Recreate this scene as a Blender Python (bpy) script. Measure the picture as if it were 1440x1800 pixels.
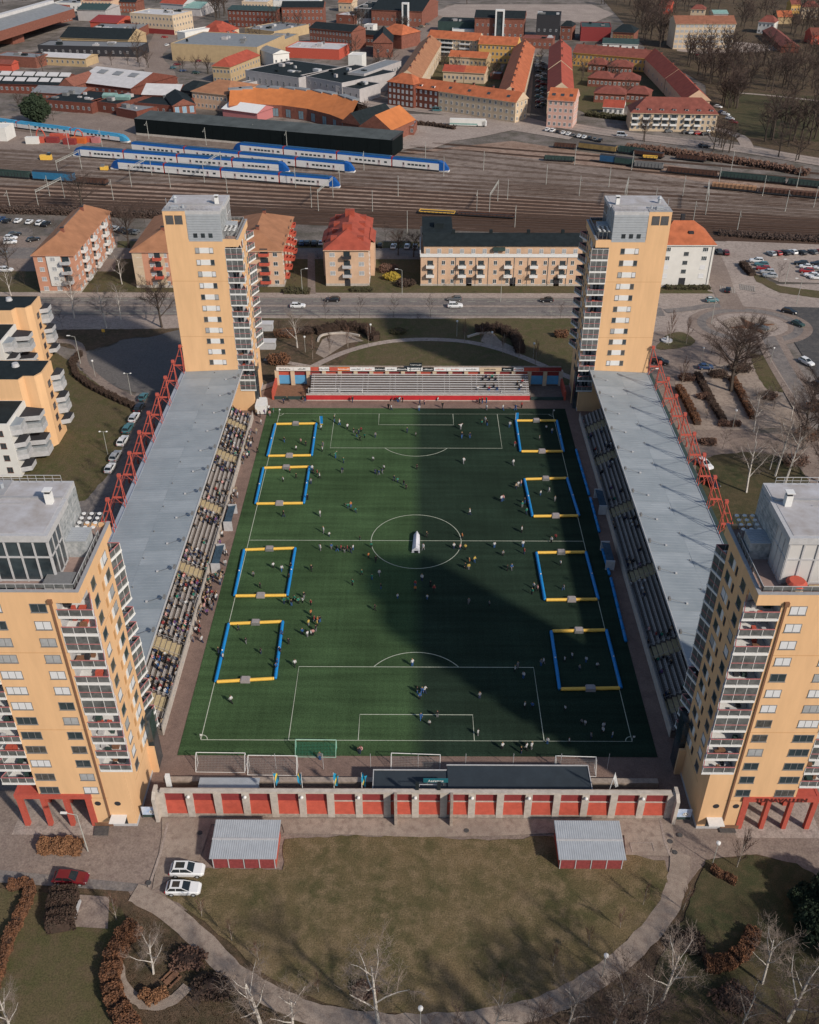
import bpy, bmesh, math, random
from mathutils import Vector, Matrix
random.seed(7)
S=bpy.context.scene
for o in list(bpy.data.objects): bpy.data.objects.remove(o)
# ---------------- camera
CF,CH,CT,CY,CR,CX0,CY0=1683.0,115.93,0.6068034,-0.0052888,-0.00036,-0.519,-156.48
c_,s_=math.cos(CY),math.sin(CY)
FW=Vector((s_*math.cos(CT),c_*math.cos(CT),-math.sin(CT))); RT=Vector((c_,-s_,0)); UP=RT.cross(FW)
cam=bpy.data.cameras.new('camera'); camo=bpy.data.objects.new('camera',cam); S.collection.objects.link(camo)
cam.sensor_fit='VERTICAL'; cam.sensor_height=24; cam.lens=CF/1800*24; cam.clip_start=1; cam.clip_end=6000
mw=Matrix((RT,UP,-FW)).transposed().to_4x4(); mw.translation=Vector((CX0,CY0,CH)); camo.matrix_world=mw
S.camera=camo
# ---------------- sky and sun
SUN_EL,SUN_AZ=math.radians(34),math.radians(133)
W=bpy.data.worlds.new("World"); S.world=W; W.use_nodes=True
nt=W.node_tree; nt.nodes.clear()
sk=nt.nodes.new('ShaderNodeTexSky'); sk.sky_type='NISHITA'; sk.sun_disc=False; sk.sun_elevation=SUN_EL; sk.sun_rotation=SUN_AZ
bg=nt.nodes.new('ShaderNodeBackground'); bg.inputs[1].default_value=0.11
wo=nt.nodes.new('ShaderNodeOutputWorld'); nt.links.new(sk.outputs[0],bg.inputs[0]); nt.links.new(bg.outputs[0],wo.inputs[0])
sl=bpy.data.lights.new('sun','SUN'); sl.energy=4.1; sl.angle=math.radians(2.4); sl.color=(1.0,0.9,0.78)
so=bpy.data.objects.new('sun',sl); S.collection.objects.link(so)
sd=Vector((math.sin(SUN_AZ)*math.cos(SUN_EL),math.cos(SUN_AZ)*math.cos(SUN_EL),math.sin(SUN_EL)))
so.rotation_euler=sd.to_track_quat('Z','Y').to_euler(); so.location=sd*300
S.view_settings.view_transform='Standard'; S.view_settings.look='None'; S.view_settings.gamma=1; S.view_settings.exposure=0
S.view_settings.use_curve_mapping=False
# ---------------- helpers
COL=S.collection
def G(u,v,z=0.0):
    "point of the place at height z that the photograph shows at pixel u,v"
    r=FW*CF+RT*(u-720)-UP*(v-900); t=(z-CH)/r.z
    return Vector((CX0+r.x*t,CY0+r.y*t,z))
MATS={}
def mat(name,col,rough=.85,n=.12,sc=1.5,metal=0.0,bump=0.0,col2=None,det=4,stretch=None,spec=.3,emit=0,wave=None,obj=True):
    if name in MATS: return MATS[name]
    m=bpy.data.materials.new(name); m.use_nodes=True; t=m.node_tree; b=t.nodes['Principled BSDF']
    b.inputs['Roughness'].default_value=rough; b.inputs['Metallic'].default_value=metal
    b.inputs['Specular IOR Level'].default_value=spec
    if emit: b.inputs['Emission Color'].default_value=(*col,1); b.inputs['Emission Strength'].default_value=emit
    if n>0 or col2:
        tc=t.nodes.new('ShaderNodeTexCoord'); mp=t.nodes.new('ShaderNodeMapping'); no=t.nodes.new('ShaderNodeTexNoise')
        t.links.new(tc.outputs['Object'],mp.inputs[0]); t.links.new(mp.outputs[0],no.inputs['Vector'])
        if stretch: mp.inputs['Scale'].default_value=stretch
        no.inputs['Scale'].default_value=sc; no.inputs['Detail'].default_value=det; no.inputs['Roughness'].default_value=.62
        cr=t.nodes.new('ShaderNodeValToRGB'); cr.color_ramp.elements[0].position=.3; cr.color_ramp.elements[1].position=.7
        a=col; c2=col2 or tuple(min(1,c*(1+n)) for c in col); c1=col if col2 else tuple(c*(1-n) for c in col)
        cr.color_ramp.elements[0].color=(*c1,1); cr.color_ramp.elements[1].color=(*c2,1)
        t.links.new(no.outputs[0],cr.inputs[0]); last=cr.outputs[0]
        if wave:
            wv=t.nodes.new('ShaderNodeTexWave'); wv.bands_direction=wave[0]; wv.inputs['Scale'].default_value=wave[1]; wv.inputs['Distortion'].default_value=wave[3] if len(wave)>3 else 0.0
            t.links.new(tc.outputs['Object'],wv.inputs[0]); mx=t.nodes.new('ShaderNodeMix'); mx.data_type='RGBA'; mx.blend_type='MULTIPLY'
            mx.inputs[0].default_value=wave[2]; t.links.new(last,mx.inputs[6]); t.links.new(wv.outputs[0],mx.inputs[7]); last=mx.outputs[2]
        t.links.new(last,b.inputs['Base Color'])
        if bump:
            bp=t.nodes.new('ShaderNodeBump'); bp.inputs['Strength'].default_value=bump; bp.inputs['Distance'].default_value=.1
            t.links.new(no.outputs[0],bp.inputs['Height']); t.links.new(bp.outputs[0],b.inputs['Normal'])
    else: b.inputs['Base Color'].default_value=(*col,1)
    MATS[name]=m; return m
def ground_mat(name,c1,c2,c3,s1=.05,s2=.8,rough=.95,fine=8.0,bump=.3):
    "ground of three tones: broad patches, smaller patches and fine grain"
    if name in MATS: return MATS[name]
    m=bpy.data.materials.new(name); m.use_nodes=True; t=m.node_tree; b=t.nodes['Principled BSDF']; b.inputs['Roughness'].default_value=rough
    b.inputs['Specular IOR Level'].default_value=.15
    tc=t.nodes.new('ShaderNodeTexCoord')
    def noise(sc,de): 
        x=t.nodes.new('ShaderNodeTexNoise'); x.inputs['Scale'].default_value=sc; x.inputs['Detail'].default_value=de; x.inputs['Roughness'].default_value=.65; t.links.new(tc.outputs['Object'],x.inputs['Vector']); return x
    def ramp(src,a,bb,p0,p1):
        x=t.nodes.new('ShaderNodeValToRGB'); x.color_ramp.elements[0].position=p0; x.color_ramp.elements[1].position=p1
        x.color_ramp.elements[0].color=(*a,1); x.color_ramp.elements[1].color=(*bb,1); t.links.new(src.outputs[0],x.inputs[0]); return x
    n1=noise(s1,6); n2=noise(s2,8); n3=noise(fine,4)
    r1=ramp(n1,c1,c2,.38,.62); r2=ramp(n2,(0,0,0),(1,1,1),.45,.68)
    mx=t.nodes.new('ShaderNodeMix'); mx.data_type='RGBA'; t.links.new(r2.outputs[0],mx.inputs[0]); t.links.new(r1.outputs[0],mx.inputs[6]); mx.inputs[7].default_value=(*c3,1)
    r3=ramp(n3,(.45,.45,.45),(1.4,1.4,1.4),.3,.7) if bump>.5 else ramp(n3,(.62,.62,.62),(1.25,1.25,1.25),.3,.7)
    m2=t.nodes.new('ShaderNodeMix'); m2.data_type='RGBA'; m2.blend_type='MULTIPLY'; m2.inputs[0].default_value=.8
    t.links.new(mx.outputs[2],m2.inputs[6]); t.links.new(r3.outputs[0],m2.inputs[7]); t.links.new(m2.outputs[2],b.inputs['Base Color'])
    if bump:
        bp=t.nodes.new('ShaderNodeBump'); bp.inputs['Strength'].default_value=bump; bp.inputs['Distance'].default_value=.15; t.links.new(n3.outputs[0],bp.inputs['Height']); t.links.new(bp.outputs[0],b.inputs['Normal'])
    MATS[name]=m; return m
class MB:
    "collects boxes, prisms, tubes and sheets; build() links them as one mesh object"
    def __init__(s): s.v=[]; s.f=[]; s.m=[]
    def add(s,vs,fs,m=0):
        k=len(s.v); s.v+= [tuple(p) for p in vs]; s.f+=[tuple(i+k for i in f) for f in fs]; s.m+=[m]*len(fs)
    def box(s,x0,y0,z0,x1,y1,z1,m=0):
        if x0>x1:x0,x1=x1,x0
        if y0>y1:y0,y1=y1,y0
        s.add([(x0,y0,z0),(x1,y0,z0),(x1,y1,z0),(x0,y1,z0),(x0,y0,z1),(x1,y0,z1),(x1,y1,z1),(x0,y1,z1)],[(0,3,2,1),(4,5,6,7),(0,1,5,4),(1,2,6,5),(2,3,7,6),(3,0,4,7)],m)
    def prism(s,poly,z0,z1,m=0,mt=None,bottom=True):
        n=len(poly); A=sum(poly[i][0]*poly[(i+1)%n][1]-poly[(i+1)%n][0]*poly[i][1] for i in range(n))
        if A<0: poly=list(poly)[::-1]
        s.add([(p[0],p[1],z0) for p in poly]+[(p[0],p[1],z1) for p in poly],[(i,(i+1)%n,n+(i+1)%n,n+i) for i in range(n)],m)
        s.add([(p[0],p[1],z1) for p in poly],[tuple(range(n))],m if mt is None else mt)
        if bottom: s.add([(p[0],p[1],z0) for p in poly],[tuple(range(n-1,-1,-1))],m)
    def quad(s,a,b,c,d,m=0): s.add([a,b,c,d],[(0,1,2,3)],m)
    def face(s,pts,m=0): s.add(pts,[tuple(range(len(pts)))],m)
    def tube(s,p,q,r,r2=None,n=5,m=0,cap=True):
        p=Vector(p);q=Vector(q); d=q-p
        if d.length<1e-6: return
        d.normalize(); a=d.orthogonal().normalized(); b=d.cross(a); r2=r if r2 is None else r2
        vs=[p+(a*math.cos(2*math.pi*i/n)+b*math.sin(2*math.pi*i/n))*r for i in range(n)]+[q+(a*math.cos(2*math.pi*i/n)+b*math.sin(2*math.pi*i/n))*r2 for i in range(n)]
        fs=[(i,(i+1)%n,n+(i+1)%n,n+i) for i in range(n)]
        if cap: fs+=[tuple(range(n-1,-1,-1)),tuple(range(n,2*n))]
        s.add(vs,fs,m)
    def ball(s,c,r,n=8,k=5,m=0,sz=1.0):
        vs=[(c[0],c[1],c[2]-r*sz)]; fs=[]
        for j in range(1,k):
            t=math.pi*j/k
            for i in range(n): vs.append((c[0]+r*math.sin(t)*math.cos(2*math.pi*i/n),c[1]+r*math.sin(t)*math.sin(2*math.pi*i/n),c[2]-r*sz*math.cos(t)))
        vs.append((c[0],c[1],c[2]+r*sz)); L=len(vs)-1
        for i in range(n): fs.append((0,1+(i+1)%n,1+i))
        for j in range(k-2):
            for i in range(n): a=1+j*n; fs.append((a+i,a+(i+1)%n,a+n+(i+1)%n,a+n+i))
        a=1+(k-2)*n
        for i in range(n): fs.append((a+i,a+(i+1)%n,L))
        s.add(vs,fs,m)
    def mesh(s,name,mats,sx=1,sy=1,org=(0,0,0),smooth=False):
        me=bpy.data.meshes.new(name); ox,oy,oz=org
        flip=sx*sy<0
        me.from_pydata([(x*sx-ox,y*sy-oy,z-oz) for x,y,z in s.v],[],[f[::-1] for f in s.f] if flip else s.f)
        if not isinstance(mats,(list,tuple)): mats=[mats]
        for mm in mats: me.materials.append(mm)
        me.polygons.foreach_set('material_index',s.m)
        if smooth: me.polygons.foreach_set('use_smooth',[True]*len(s.f))
        me.update(); return me
    def build(s,name,mats,parent=None,sx=1,sy=1,org=(0,0,0),loc=(0,0,0),rz=0,smooth=False,**kw):
        return link(name,s.mesh(name,mats,sx,sy,org,smooth),parent,loc,rz,**kw)
def link(name,me,parent=None,loc=(0,0,0),rz=0,label=None,cat=None,group=None,kind=None):
    o=bpy.data.objects.new(name,me); COL.objects.link(o); o.parent=parent; o.location=loc; o.rotation_euler=(0,0,rz)
    if label: o['label']=label
    if cat: o['category']=cat
    if group: o['group']=group
    if kind: o['kind']=kind
    return o
def empty(name,label,cat,loc=(0,0,0),rz=0,group=None,kind=None):
    return link(name,None,None,loc,rz,label,cat,group,kind)
def ordw(n):
    o=['first','second','third','fourth','fifth','sixth','seventh','eighth','ninth','tenth','eleventh','twelfth','thirteenth','fourteenth','fifteenth','sixteenth','seventeenth','eighteenth','nineteenth','twentieth']
    t={2:('twenty','twentieth'),3:('thirty','thirtieth'),4:('forty','fortieth'),5:('fifty','fiftieth'),6:('sixty','sixtieth'),7:('seventy','seventieth')}
    return o[n] if n<20 else (t[(n+1)//10][1] if (n+1)%10==0 else t[(n+1)//10][0]+' '+o[(n+1)%10-1])
KIDS={}
def copy_tree(o,parent=None,loc=None,rz=None,label=None,sc=None,group=None):
    "a thing with copies of its parts and their sub-parts"
    c=o.copy(); COL.objects.link(c); c.parent=parent
    if loc is not None: c.location=loc
    if rz is not None: c.rotation_euler=(0,0,rz)
    if sc is not None: c.scale=(sc,)*3 if not isinstance(sc,tuple) else sc
    if label: c['label']=label
    if group: c['group']=group
    if o not in KIDS: KIDS[o]=list(o.children)
    for ch in KIDS[o]: copy_tree(ch,c)
    return c
def smooth_poly(pts,closed=True,k=5):
    out=[]; n=len(pts)
    for i in range(n if closed else n-1):
        p0,p1,p2,p3=[pts[(i+j)%n] if closed else pts[max(0,min(n-1,i+j))] for j in (-1,0,1,2)]
        for q in range(k):
            t=q/k; out.append(tuple(.5*((2*p1[a])+(-p0[a]+p2[a])*t+(2*p0[a]-5*p1[a]+4*p2[a]-p3[a])*t*t+(-p0[a]+3*p1[a]-3*p2[a]+p3[a])*t**3) for a in range(2)))
    if not closed: out.append(tuple(pts[-1]))
    return out
from mathutils.geometry import tessellate_polygon
SHN=0; RAG={'dry_lawn','green_lawn','leaf_litter'}
def sheet(name,pts,z,m,px=True,smooth=False,kind='structure',thick=0,parent=None,label=None,cat=None):
    "a flat ground sheet; pts in photograph pixels (laid on the ground) or metres"
    global SHN
    SHN+=1; z+=SHN*.00022
    if smooth: pts=smooth_poly(pts)
    w=[(G(u,v).x,G(u,v).y) for u,v in pts] if px else [tuple(p[:2]) for p in pts]
    if m.name in RAG and px:                       # natural borders are ragged, not ruled
        q=[]; rj=random.Random(SHN)
        for i in range(len(w)):
            a,b_=Vector(w[i]),Vector(w[(i+1)%len(w)]); k=max(1,min(40,int((b_-a).length/1.1)))
            if a.y>150: k=1
            for j in range(k): p_=a.lerp(b_,j/k); q.append((p_.x+rj.uniform(-.22,.22),p_.y+rj.uniform(-.22,.22)))
        w=q
    A=sum(w[i][0]*w[(i+1)%len(w)][1]-w[(i+1)%len(w)][0]*w[i][1] for i in range(len(w)))
    if A<0: w=w[::-1]
    tri=tessellate_polygon([[Vector((x,y,0)) for x,y in w]])
    b=MB(); fs=[]
    for t in tri:
        a,bb,c=[Vector(w[i]) for i in t]; fs.append(tuple(t) if (bb-a).cross(c-a)>0 else tuple(t)[::-1])
    b.add([(x,y,z) for x,y in w],fs)
    if thick:
        n=len(w); b.add([(x,y,z-thick) for x,y in w]+[(x,y,z) for x,y in w],[(i,(i+1)%n,n+(i+1)%n,n+i) for i in range(n)])
    return b.build(name,m,parent=parent,kind=kind if not parent else None,label=label,cat=cat)
def ribbon(name,pts,w,z,m,px=True,smooth=True,kind='structure',parent=None,wz=0):
    "a strip of constant width along a line; wz > 0 gives it height"
    global SHN
    SHN+=1; z+=SHN*.00022
    if smooth: pts=smooth_poly(pts,False)
    P=[Vector((G(u,v).x,G(u,v).y)) for u,v in pts] if px else [Vector(p) for p in pts]
    if m.name=='gravel' and smooth: rj=random.Random(SHN); P=[P[0]]+[p+Vector((rj.uniform(-.16,.16),rj.uniform(-.16,.16))) for p in P[1:-1]]+[P[-1]]
    L=[];R=[]
    for i,p in enumerate(P):
        d=(P[min(i+1,len(P)-1)]-P[max(i-1,0)]).normalized(); n=Vector((-d.y,d.x)); L.append(p+n*w/2); R.append(p-n*w/2)
    b=MB(); k=len(P)
    b.add([(p.x,p.y,z) for p in R]+[(p.x,p.y,z) for p in L],[(i,i+1,k+i+1,k+i) for i in range(k-1)])
    if wz:
        for E,fl in ((R,0),(L,1)):
            fs=[(i,i+1,k+i+1,k+i) for i in range(k-1)]
            b.add([(p.x,p.y,z-wz) for p in E]+[(p.x,p.y,z) for p in E],[f[::-1] for f in fs] if fl else fs)
        b.face([(L[0].x,L[0].y,z),(L[0].x,L[0].y,z-wz),(R[0].x,R[0].y,z-wz),(R[0].x,R[0].y,z)]); b.face([(R[-1].x,R[-1].y,z),(R[-1].x,R[-1].y,z-wz),(L[-1].x,L[-1].y,z-wz),(L[-1].x,L[-1].y,z)])
    return b.build(name,m,parent=parent,kind=kind if not parent else None)
# ---------------- materials
Y_=mat('yellow_render',(.66,.415,.225),.85,.07,1.0,bump=.05,stretch=(.8,.8,.12),det=8)
YS=mat('yellow_joint',(.45,.25,.11),.9,0)
CONC=mat('pale_concrete',(.43,.385,.34),.9,.18,1.2,bump=.2,det=8)
CONCD=mat('weathered_concrete',(.31,.255,.215),.95,.3,1.8,bump=.3,det=8)
WHITE=mat('white_paint',(.66,.66,.65),.6,.05,2)
WHD=mat('grey_white_paint',(.42,.42,.43),.7,.1,2)
RED=mat('red_steel',(.42,.085,.06),.55,.1,2)
REDL=mat('red_panel',(.44,.085,.055),.8,.14,1.3)
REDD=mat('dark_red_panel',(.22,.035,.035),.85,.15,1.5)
PINK=mat('pink_rail',(.42,.16,.16),.6,.08,3)
GLASS=mat('window_glass',(.05,.07,.08),.12,.5,.35,spec=.8,col2=(.015,.02,.025))
GLASSL=mat('curtained_glass',(.34,.35,.36),.4,.2,.8,spec=.5)
FRAME=mat('grey_frame',(.17,.17,.17),.6,.1,3)
DARK=mat('dark_recess',(.03,.03,.035),.8,.2,2)
METAL=mat('grey_cladding',(.35,.375,.405),.5,.08,1,metal=.1)
METD=mat('blue_grey_sheet',(.235,.27,.295),.55,.12,.25,metal=.1,col2=(.295,.33,.355),det=8)
BLACK=mat('black_roofing',(.017,.023,.026),.85,.25,.6,spec=.1)
ROOFG=mat('grey_roof_felt',(.46,.46,.49),.85,.3,.35,col2=(.29,.26,.24),det=8)
WOOD=mat('pale_wood',(.40,.31,.18),.8,.2,2)
WOODB=mat('brown_wood',(.19,.10,.06),.8,.25,2)
TILEO=mat('orange_tiles',(.42,.125,.055),.85,.25,.35,det=8,bump=.3,wave=('Y',1.2,.15))
TILER=mat('red_tiles',(.31,.065,.04),.85,.22,.35,det=8,bump=.3)
TILEB=mat('brown_tiles',(.24,.10,.06),.9,.22,.35,det=8,bump=.3)
TILET=mat('tan_tiles',(.34,.16,.085),.9,.2,.3,det=8,bump=.3,wave=('Y',1.2,.15))
TILED=mat('dull_red_tiles',(.19,.06,.045),.9,.25,.4,det=8)
BRICK=mat('red_brick',(.20,.078,.055),.9,.25,.8,det=8)
BRICKD=mat('dark_brick',(.15,.05,.035),.9,.25,.8,det=8)
CREAM=mat('cream_render',(.52,.41,.29),.85,.1,.5)
PEACH=mat('peach_render',(.56,.38,.26),.85,.1,.4)
SALM=mat('salmon_render',(.50,.25,.165),.85,.1,.4)
PINKW=mat('pink_render',(.55,.34,.28),.85,.08,.4)
GREYW=mat('grey_render',(.38,.36,.36),.85,.1,.4)
WHR=mat('white_render',(.62,.61,.58),.85,.06,.4)
OCH=mat('ochre_render',(.42,.31,.18),.85,.1,.4)
YEL2=mat('ochre_yellow_render',(.58,.35,.11),.85,.1,.4)
DGRN=mat('dark_green_sheet',(.035,.06,.055),.6,.2,.5)
TEAL=mat('green_copper',(.2,.33,.3),.7,.2,.5)
PALR=mat('pale_sheet_roof',(.50,.49,.49),.6,.1,.4)
GREYR=mat('grey_sheet_roof',(.20,.21,.22),.6,.15,.4)
BLUE=mat('inflatable_blue',(.012,.20,.50),.45,.05,2)
YIN=mat('inflatable_yellow',(.72,.44,.08),.45,.05,2)
BLUEW=mat('light_blue_wall',(.10,.30,.52),.8,.1,.6)
ASPH=ground_mat('asphalt',(0.143,0.130,0.127),(0.191,0.172,0.164),(0.230,0.202,0.182),.08,.6,fine=3)
ASPD=ground_mat('dark_asphalt',(0.065,0.065,0.068),(0.086,0.082,0.081),(0.108,0.100,0.095),.08,.6,fine=3)
PAVE=ground_mat('paving',(0.215,0.169,0.143),(0.272,0.218,0.186),(0.186,0.143,0.125),.07,.9,fine=4)
PAVL=ground_mat('pale_paving',(0.304,0.251,0.221),(0.381,0.320,0.281),(0.243,0.198,0.175),.07,.9,fine=4)
ASPY=ground_mat('yard_asphalt',(.125,.117,.114),(.145,.134,.129),(.135,.125,.12),.08,.4,fine=3)
GRAV=ground_mat('gravel',(0.264,0.216,0.180),(0.348,0.285,0.237),(0.216,0.167,0.139),.12,1.2,fine=9)
TRACK=ground_mat('brown_track',(0.194,0.132,0.110),(0.230,0.159,0.132),(0.166,0.115,0.098),.06,.5,fine=6)
CITY=ground_mat('town_ground',(0.107,0.092,0.082),(0.246,0.213,0.193),(0.086,0.078,0.061),.022,.12,fine=1.2)
LAWN=ground_mat('dry_lawn',(.165,.122,.066),(.085,.078,.036),(.21,.155,.092),.13,.45,fine=5,bump=1.0)
LAWNG=ground_mat('green_lawn',(0.076,0.076,0.032),(0.104,0.085,0.045),(0.119,0.088,0.054),.08,.5,fine=5,bump=.6)
LEAFL=ground_mat('leaf_litter',(0.100,0.070,0.048),(0.068,0.056,0.032),(0.144,0.096,0.064),.14,.8,fine=7,bump=.9)
BALL=ground_mat('ballast',(0.237,0.160,0.117),(0.339,0.250,0.201),(0.180,0.114,0.084),.03,.3,fine=2.5)
BALG=ground_mat('grey_ballast',(.185,.145,.122),(.26,.21,.18),(.135,.10,.08),.03,.3,fine=2.5)
LAWND=ground_mat('shade_lawn',(.075,.062,.034),(.05,.055,.026),(.10,.078,.045),.1,.6,fine=6,bump=.6); RAG.add('shade_lawn')  # darker lawn tone, with shade put into the colour
def turf_mat(name,c,c2):
    m=bpy.data.materials.new(name); m.use_nodes=True; t=m.node_tree; b=t.nodes['Principled BSDF']; b.inputs['Roughness'].default_value=.9; b.inputs['Specular IOR Level'].default_value=.1
    tc=t.nodes.new('ShaderNodeTexCoord')
    def N(sc,st,de=6):
        mp=t.nodes.new('ShaderNodeMapping'); mp.inputs['Scale'].default_value=st; t.links.new(tc.outputs['Object'],mp.inputs[0])
        x=t.nodes.new('ShaderNodeTexNoise'); x.inputs['Scale'].default_value=sc; x.inputs['Detail'].default_value=de; t.links.new(mp.outputs[0],x.inputs['Vector']); return x
    def R(x,a,bb,p0=.35,p1=.65):
        r=t.nodes.new('ShaderNodeValToRGB'); r.color_ramp.elements[0].position=p0; r.color_ramp.elements[1].position=p1; r.color_ramp.elements[0].color=(a,a,a,1); r.color_ramp.elements[1].color=(bb,bb,bb,1); t.links.new(x.outputs[0],r.inputs[0]); return r
    def X(a,bsock):
        x=t.nodes.new('ShaderNodeMix'); x.data_type='RGBA'; x.blend_type='MULTIPLY'; x.inputs[0].default_value=1
        t.links.new(a,x.inputs[6]); t.links.new(bsock,x.inputs[7]); return x.outputs[2]
    sx_=t.nodes.new('ShaderNodeSeparateXYZ'); t.links.new(tc.outputs['Object'],sx_.inputs[0])
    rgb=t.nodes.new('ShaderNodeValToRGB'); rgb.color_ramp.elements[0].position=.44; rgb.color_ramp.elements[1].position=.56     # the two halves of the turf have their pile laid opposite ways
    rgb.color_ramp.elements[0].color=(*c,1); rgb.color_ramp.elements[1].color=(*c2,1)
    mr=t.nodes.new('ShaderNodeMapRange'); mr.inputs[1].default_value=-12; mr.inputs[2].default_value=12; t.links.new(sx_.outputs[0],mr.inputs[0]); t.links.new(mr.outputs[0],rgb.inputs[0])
    o=X(rgb.outputs[0],R(N(.25,(.15,3,1)),.82,1.15).outputs[0]); o=X(o,R(N(.07,(1,1,1)),.82,1.2).outputs[0]); o=X(o,R(N(5,(1,1,1),3),.75,1.25).outputs[0]); o=X(o,R(N(.5,(3,.1,1)),.93,1.06).outputs[0])
    t.links.new(o,b.inputs['Base Color']); return m
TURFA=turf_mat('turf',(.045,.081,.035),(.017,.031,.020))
DIMW=mat('worn_marking',(.30,.27,.24),.9,.3,2)
LINE=mat('line_paint',(.42,.45,.36),.9,.2,3)
# ---------------- ground
sheet('ground',[(-1350,-240),(1350,-240),(1350,1880),(-1350,1880)],0,CITY,px=False)
E_=.04
# park land and verges
sheet('park_ground',[(-120,-180),(120,-180),(120,-66),(-120,-66)],E_,LEAFL,px=False)
sheet('forecourt',[(-400,1390),(1900,1390),(1900,1600),(1440,1550),(1400,1520),(1330,1502),(1250,1510),(1228,1530),(1190,1580),(1150,1620),(1000,1560),(500,1560),(400,1610),(240,1590),(225,1566),(0,1550),(-400,1530)],2*E_,PAVE)
sheet('forecourt_lane',[(-400,1505),(0,1530),(262,1556),(230,1568),(0,1552),(-400,1535)],3*E_,ASPH)
sheet('lawn',[(500,1478),(600,1470),(740,1472),(860,1478),(975,1470),(980,1500),(1120,1504),(1168,1516),(1180,1545),(1160,1590),(1120,1640),(1060,1690),(1000,1730),(930,1762),(830,1784),(740,1788),(640,1780),(560,1762),(470,1715),(400,1655),(350,1612),(292,1578),(300,1545),(368,1527),(497,1530)],4.6*E_,LAWN)
ribbon('gravel_path',[(235,1570),(290,1600),(350,1650),(410,1710),(480,1755),(560,1785),(660,1800),(750,1803),(850,1795),(940,1775),(1020,1740),(1090,1690),(1150,1630),(1183,1580),(1192,1540),(1198,1500)],2.7,5*E_,GRAV)
sheet('gravel_strip',[(285,1440),(1180,1440),(1185,1475),(1175,1506),(1100,1504),(1097,1470),(976,1466),(860,1471),(740,1473),(600,1468),(500,1466),(496,1450),(372,1450),(345,1530),(300,1546),(268,1566),(285,1472)],5.2*E_,GRAV)
sheet('lawn_west',[(-300,1565),(0,1563),(60,1570),(135,1578),(190,1582),(215,1600),(230,1650),(205,1700),(215,1800),(200,1960),(-500,1960)],4*E_,LAWNG)
sheet('gravel_bay',[(128,1573),(193,1578),(190,1634),(127,1630)],5*E_,PAVE)
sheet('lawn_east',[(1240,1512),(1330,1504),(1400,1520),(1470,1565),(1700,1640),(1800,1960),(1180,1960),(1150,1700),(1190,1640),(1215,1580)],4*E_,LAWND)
ribbon('kerb_line',[(296,1447),(283,1500),(262,1562)],.35,6*E_,PAVL,smooth=False)
ribbon('kerb_line',[(1160,1440),(1168,1480),(1178,1506)],.35,6*E_,PAVL,smooth=False)
ribbon('gravel_ring',[(205,1690),(222,1740),(262,1768),(300,1762),(330,1735)],1.4,5*E_,GRAV)
for k,(u,v) in enumerate(((1178,1481),(1186,1500),(262,1554),(352,1466),(1195,1470),(820,1462),(1045,1464))):
    c=G(u,v); sheet('manhole_cover',[(c.x+.38*math.cos(t),c.y+.38*math.sin(t)) for t in [math.pi*i/6 for i in range(12)]],7*E_,ASPD,px=False)
sheet('paving_patch',[(167,1454),(193,1454),(191,1471),(165,1471)],7*E_,ASPD)
sheet('paving_patch',[(1262,1456),(1290,1456),(1294,1466),(1266,1466)],7*E_,ASPD)
for (a,b_) in (((1107,1484),(1112,1500)),((1146,1483),(1150,1498)),((1107,1484),(1146,1483))): ribbon('faded_line',[a,b_],.15,6.6*E_,PAVL,smooth=False)
# stadium ground
sheet('running_track',[(-44,-66.8),(44,-66.8),(44,69),(-44,69)],2.45*E_,TRACK,px=False)
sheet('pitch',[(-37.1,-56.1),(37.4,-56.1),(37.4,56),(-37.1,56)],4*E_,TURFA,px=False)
def marking(pts,w=.13): ribbon('pitch_marking',pts,w,5.5*E_,LINE,px=False,smooth=False)
HL=53.0
marking([(-34,-HL),(34,-HL),(34,HL),(-34,HL),(-34,-HL)]); marking([(-34,0),(34,0)])
for s in (-1,1):
    marking([(-20.16,s*HL),(-20.16,s*(HL-16.5)),(20.16,s*(HL-16.5)),(20.16,s*HL)]); marking([(-9.16,s*HL),(-9.16,s*(HL-5.5)),(9.16,s*(HL-5.5)),(9.16,s*HL)])
    a0=math.acos(5.5/9.15); marking([(9.15*math.sin(t),s*(HL-11-9.15*math.cos(t))) for t in [a0*(2*i/24-1) for i in range(25)]])
    for q in (-1,1): marking([(q*34-q*1*math.cos(t),s*HL-s*1*math.sin(t)) for t in [math.pi/2*i/6 for i in range(7)]])
marking([(9.15*math.cos(t),9.15*math.sin(t)) for t in [2*math.pi*i/64 for i in range(65)]])
# left and right outside the stands
sheet('street_west',[(-76,-66),(-50,-66),(-50,60),(-72,76)],1.5*E_,ASPH,px=False)
sheet('asphalt_yard',[(137,640),(150,625),(200,607),(215,598),(260,594),(345,592),(345,760),(262,700),(235,690),(200,680),(165,662),(142,648)],3*E_,ASPY,smooth=True)
ribbon('yard_edge_path',[(95,600),(137,606),(150,645),(190,680),(235,702),(262,716)],2.6,3.6*E_,PAVE)
sheet('lawn_north_west',[(0,580),(80,580),(300,578),(345,575),(345,598),(240,592),(200,604),(150,618),(85,604),(0,596)],2.6*E_,LEAFL)
sheet('lawn_west_houses',[(-60,606),(85,612),(130,640),(160,668),(235,708),(246,722),(222,772),(190,835),(150,880),(60,900),(-60,900)],2.6*E_,LAWNG)
sheet('yard_east',[(50,-66),(82,-66),(82,88),(50,88)],1.5*E_,PAVE,px=False)
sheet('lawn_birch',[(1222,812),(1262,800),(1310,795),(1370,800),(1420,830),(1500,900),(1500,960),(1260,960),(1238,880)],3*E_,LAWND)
sheet('garden_east',[(1186,672),(1215,655),(1270,640),(1325,640),(1420,750),(1300,756),(1222,756),(1196,720)],2.6*E_,GRAV)
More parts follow.
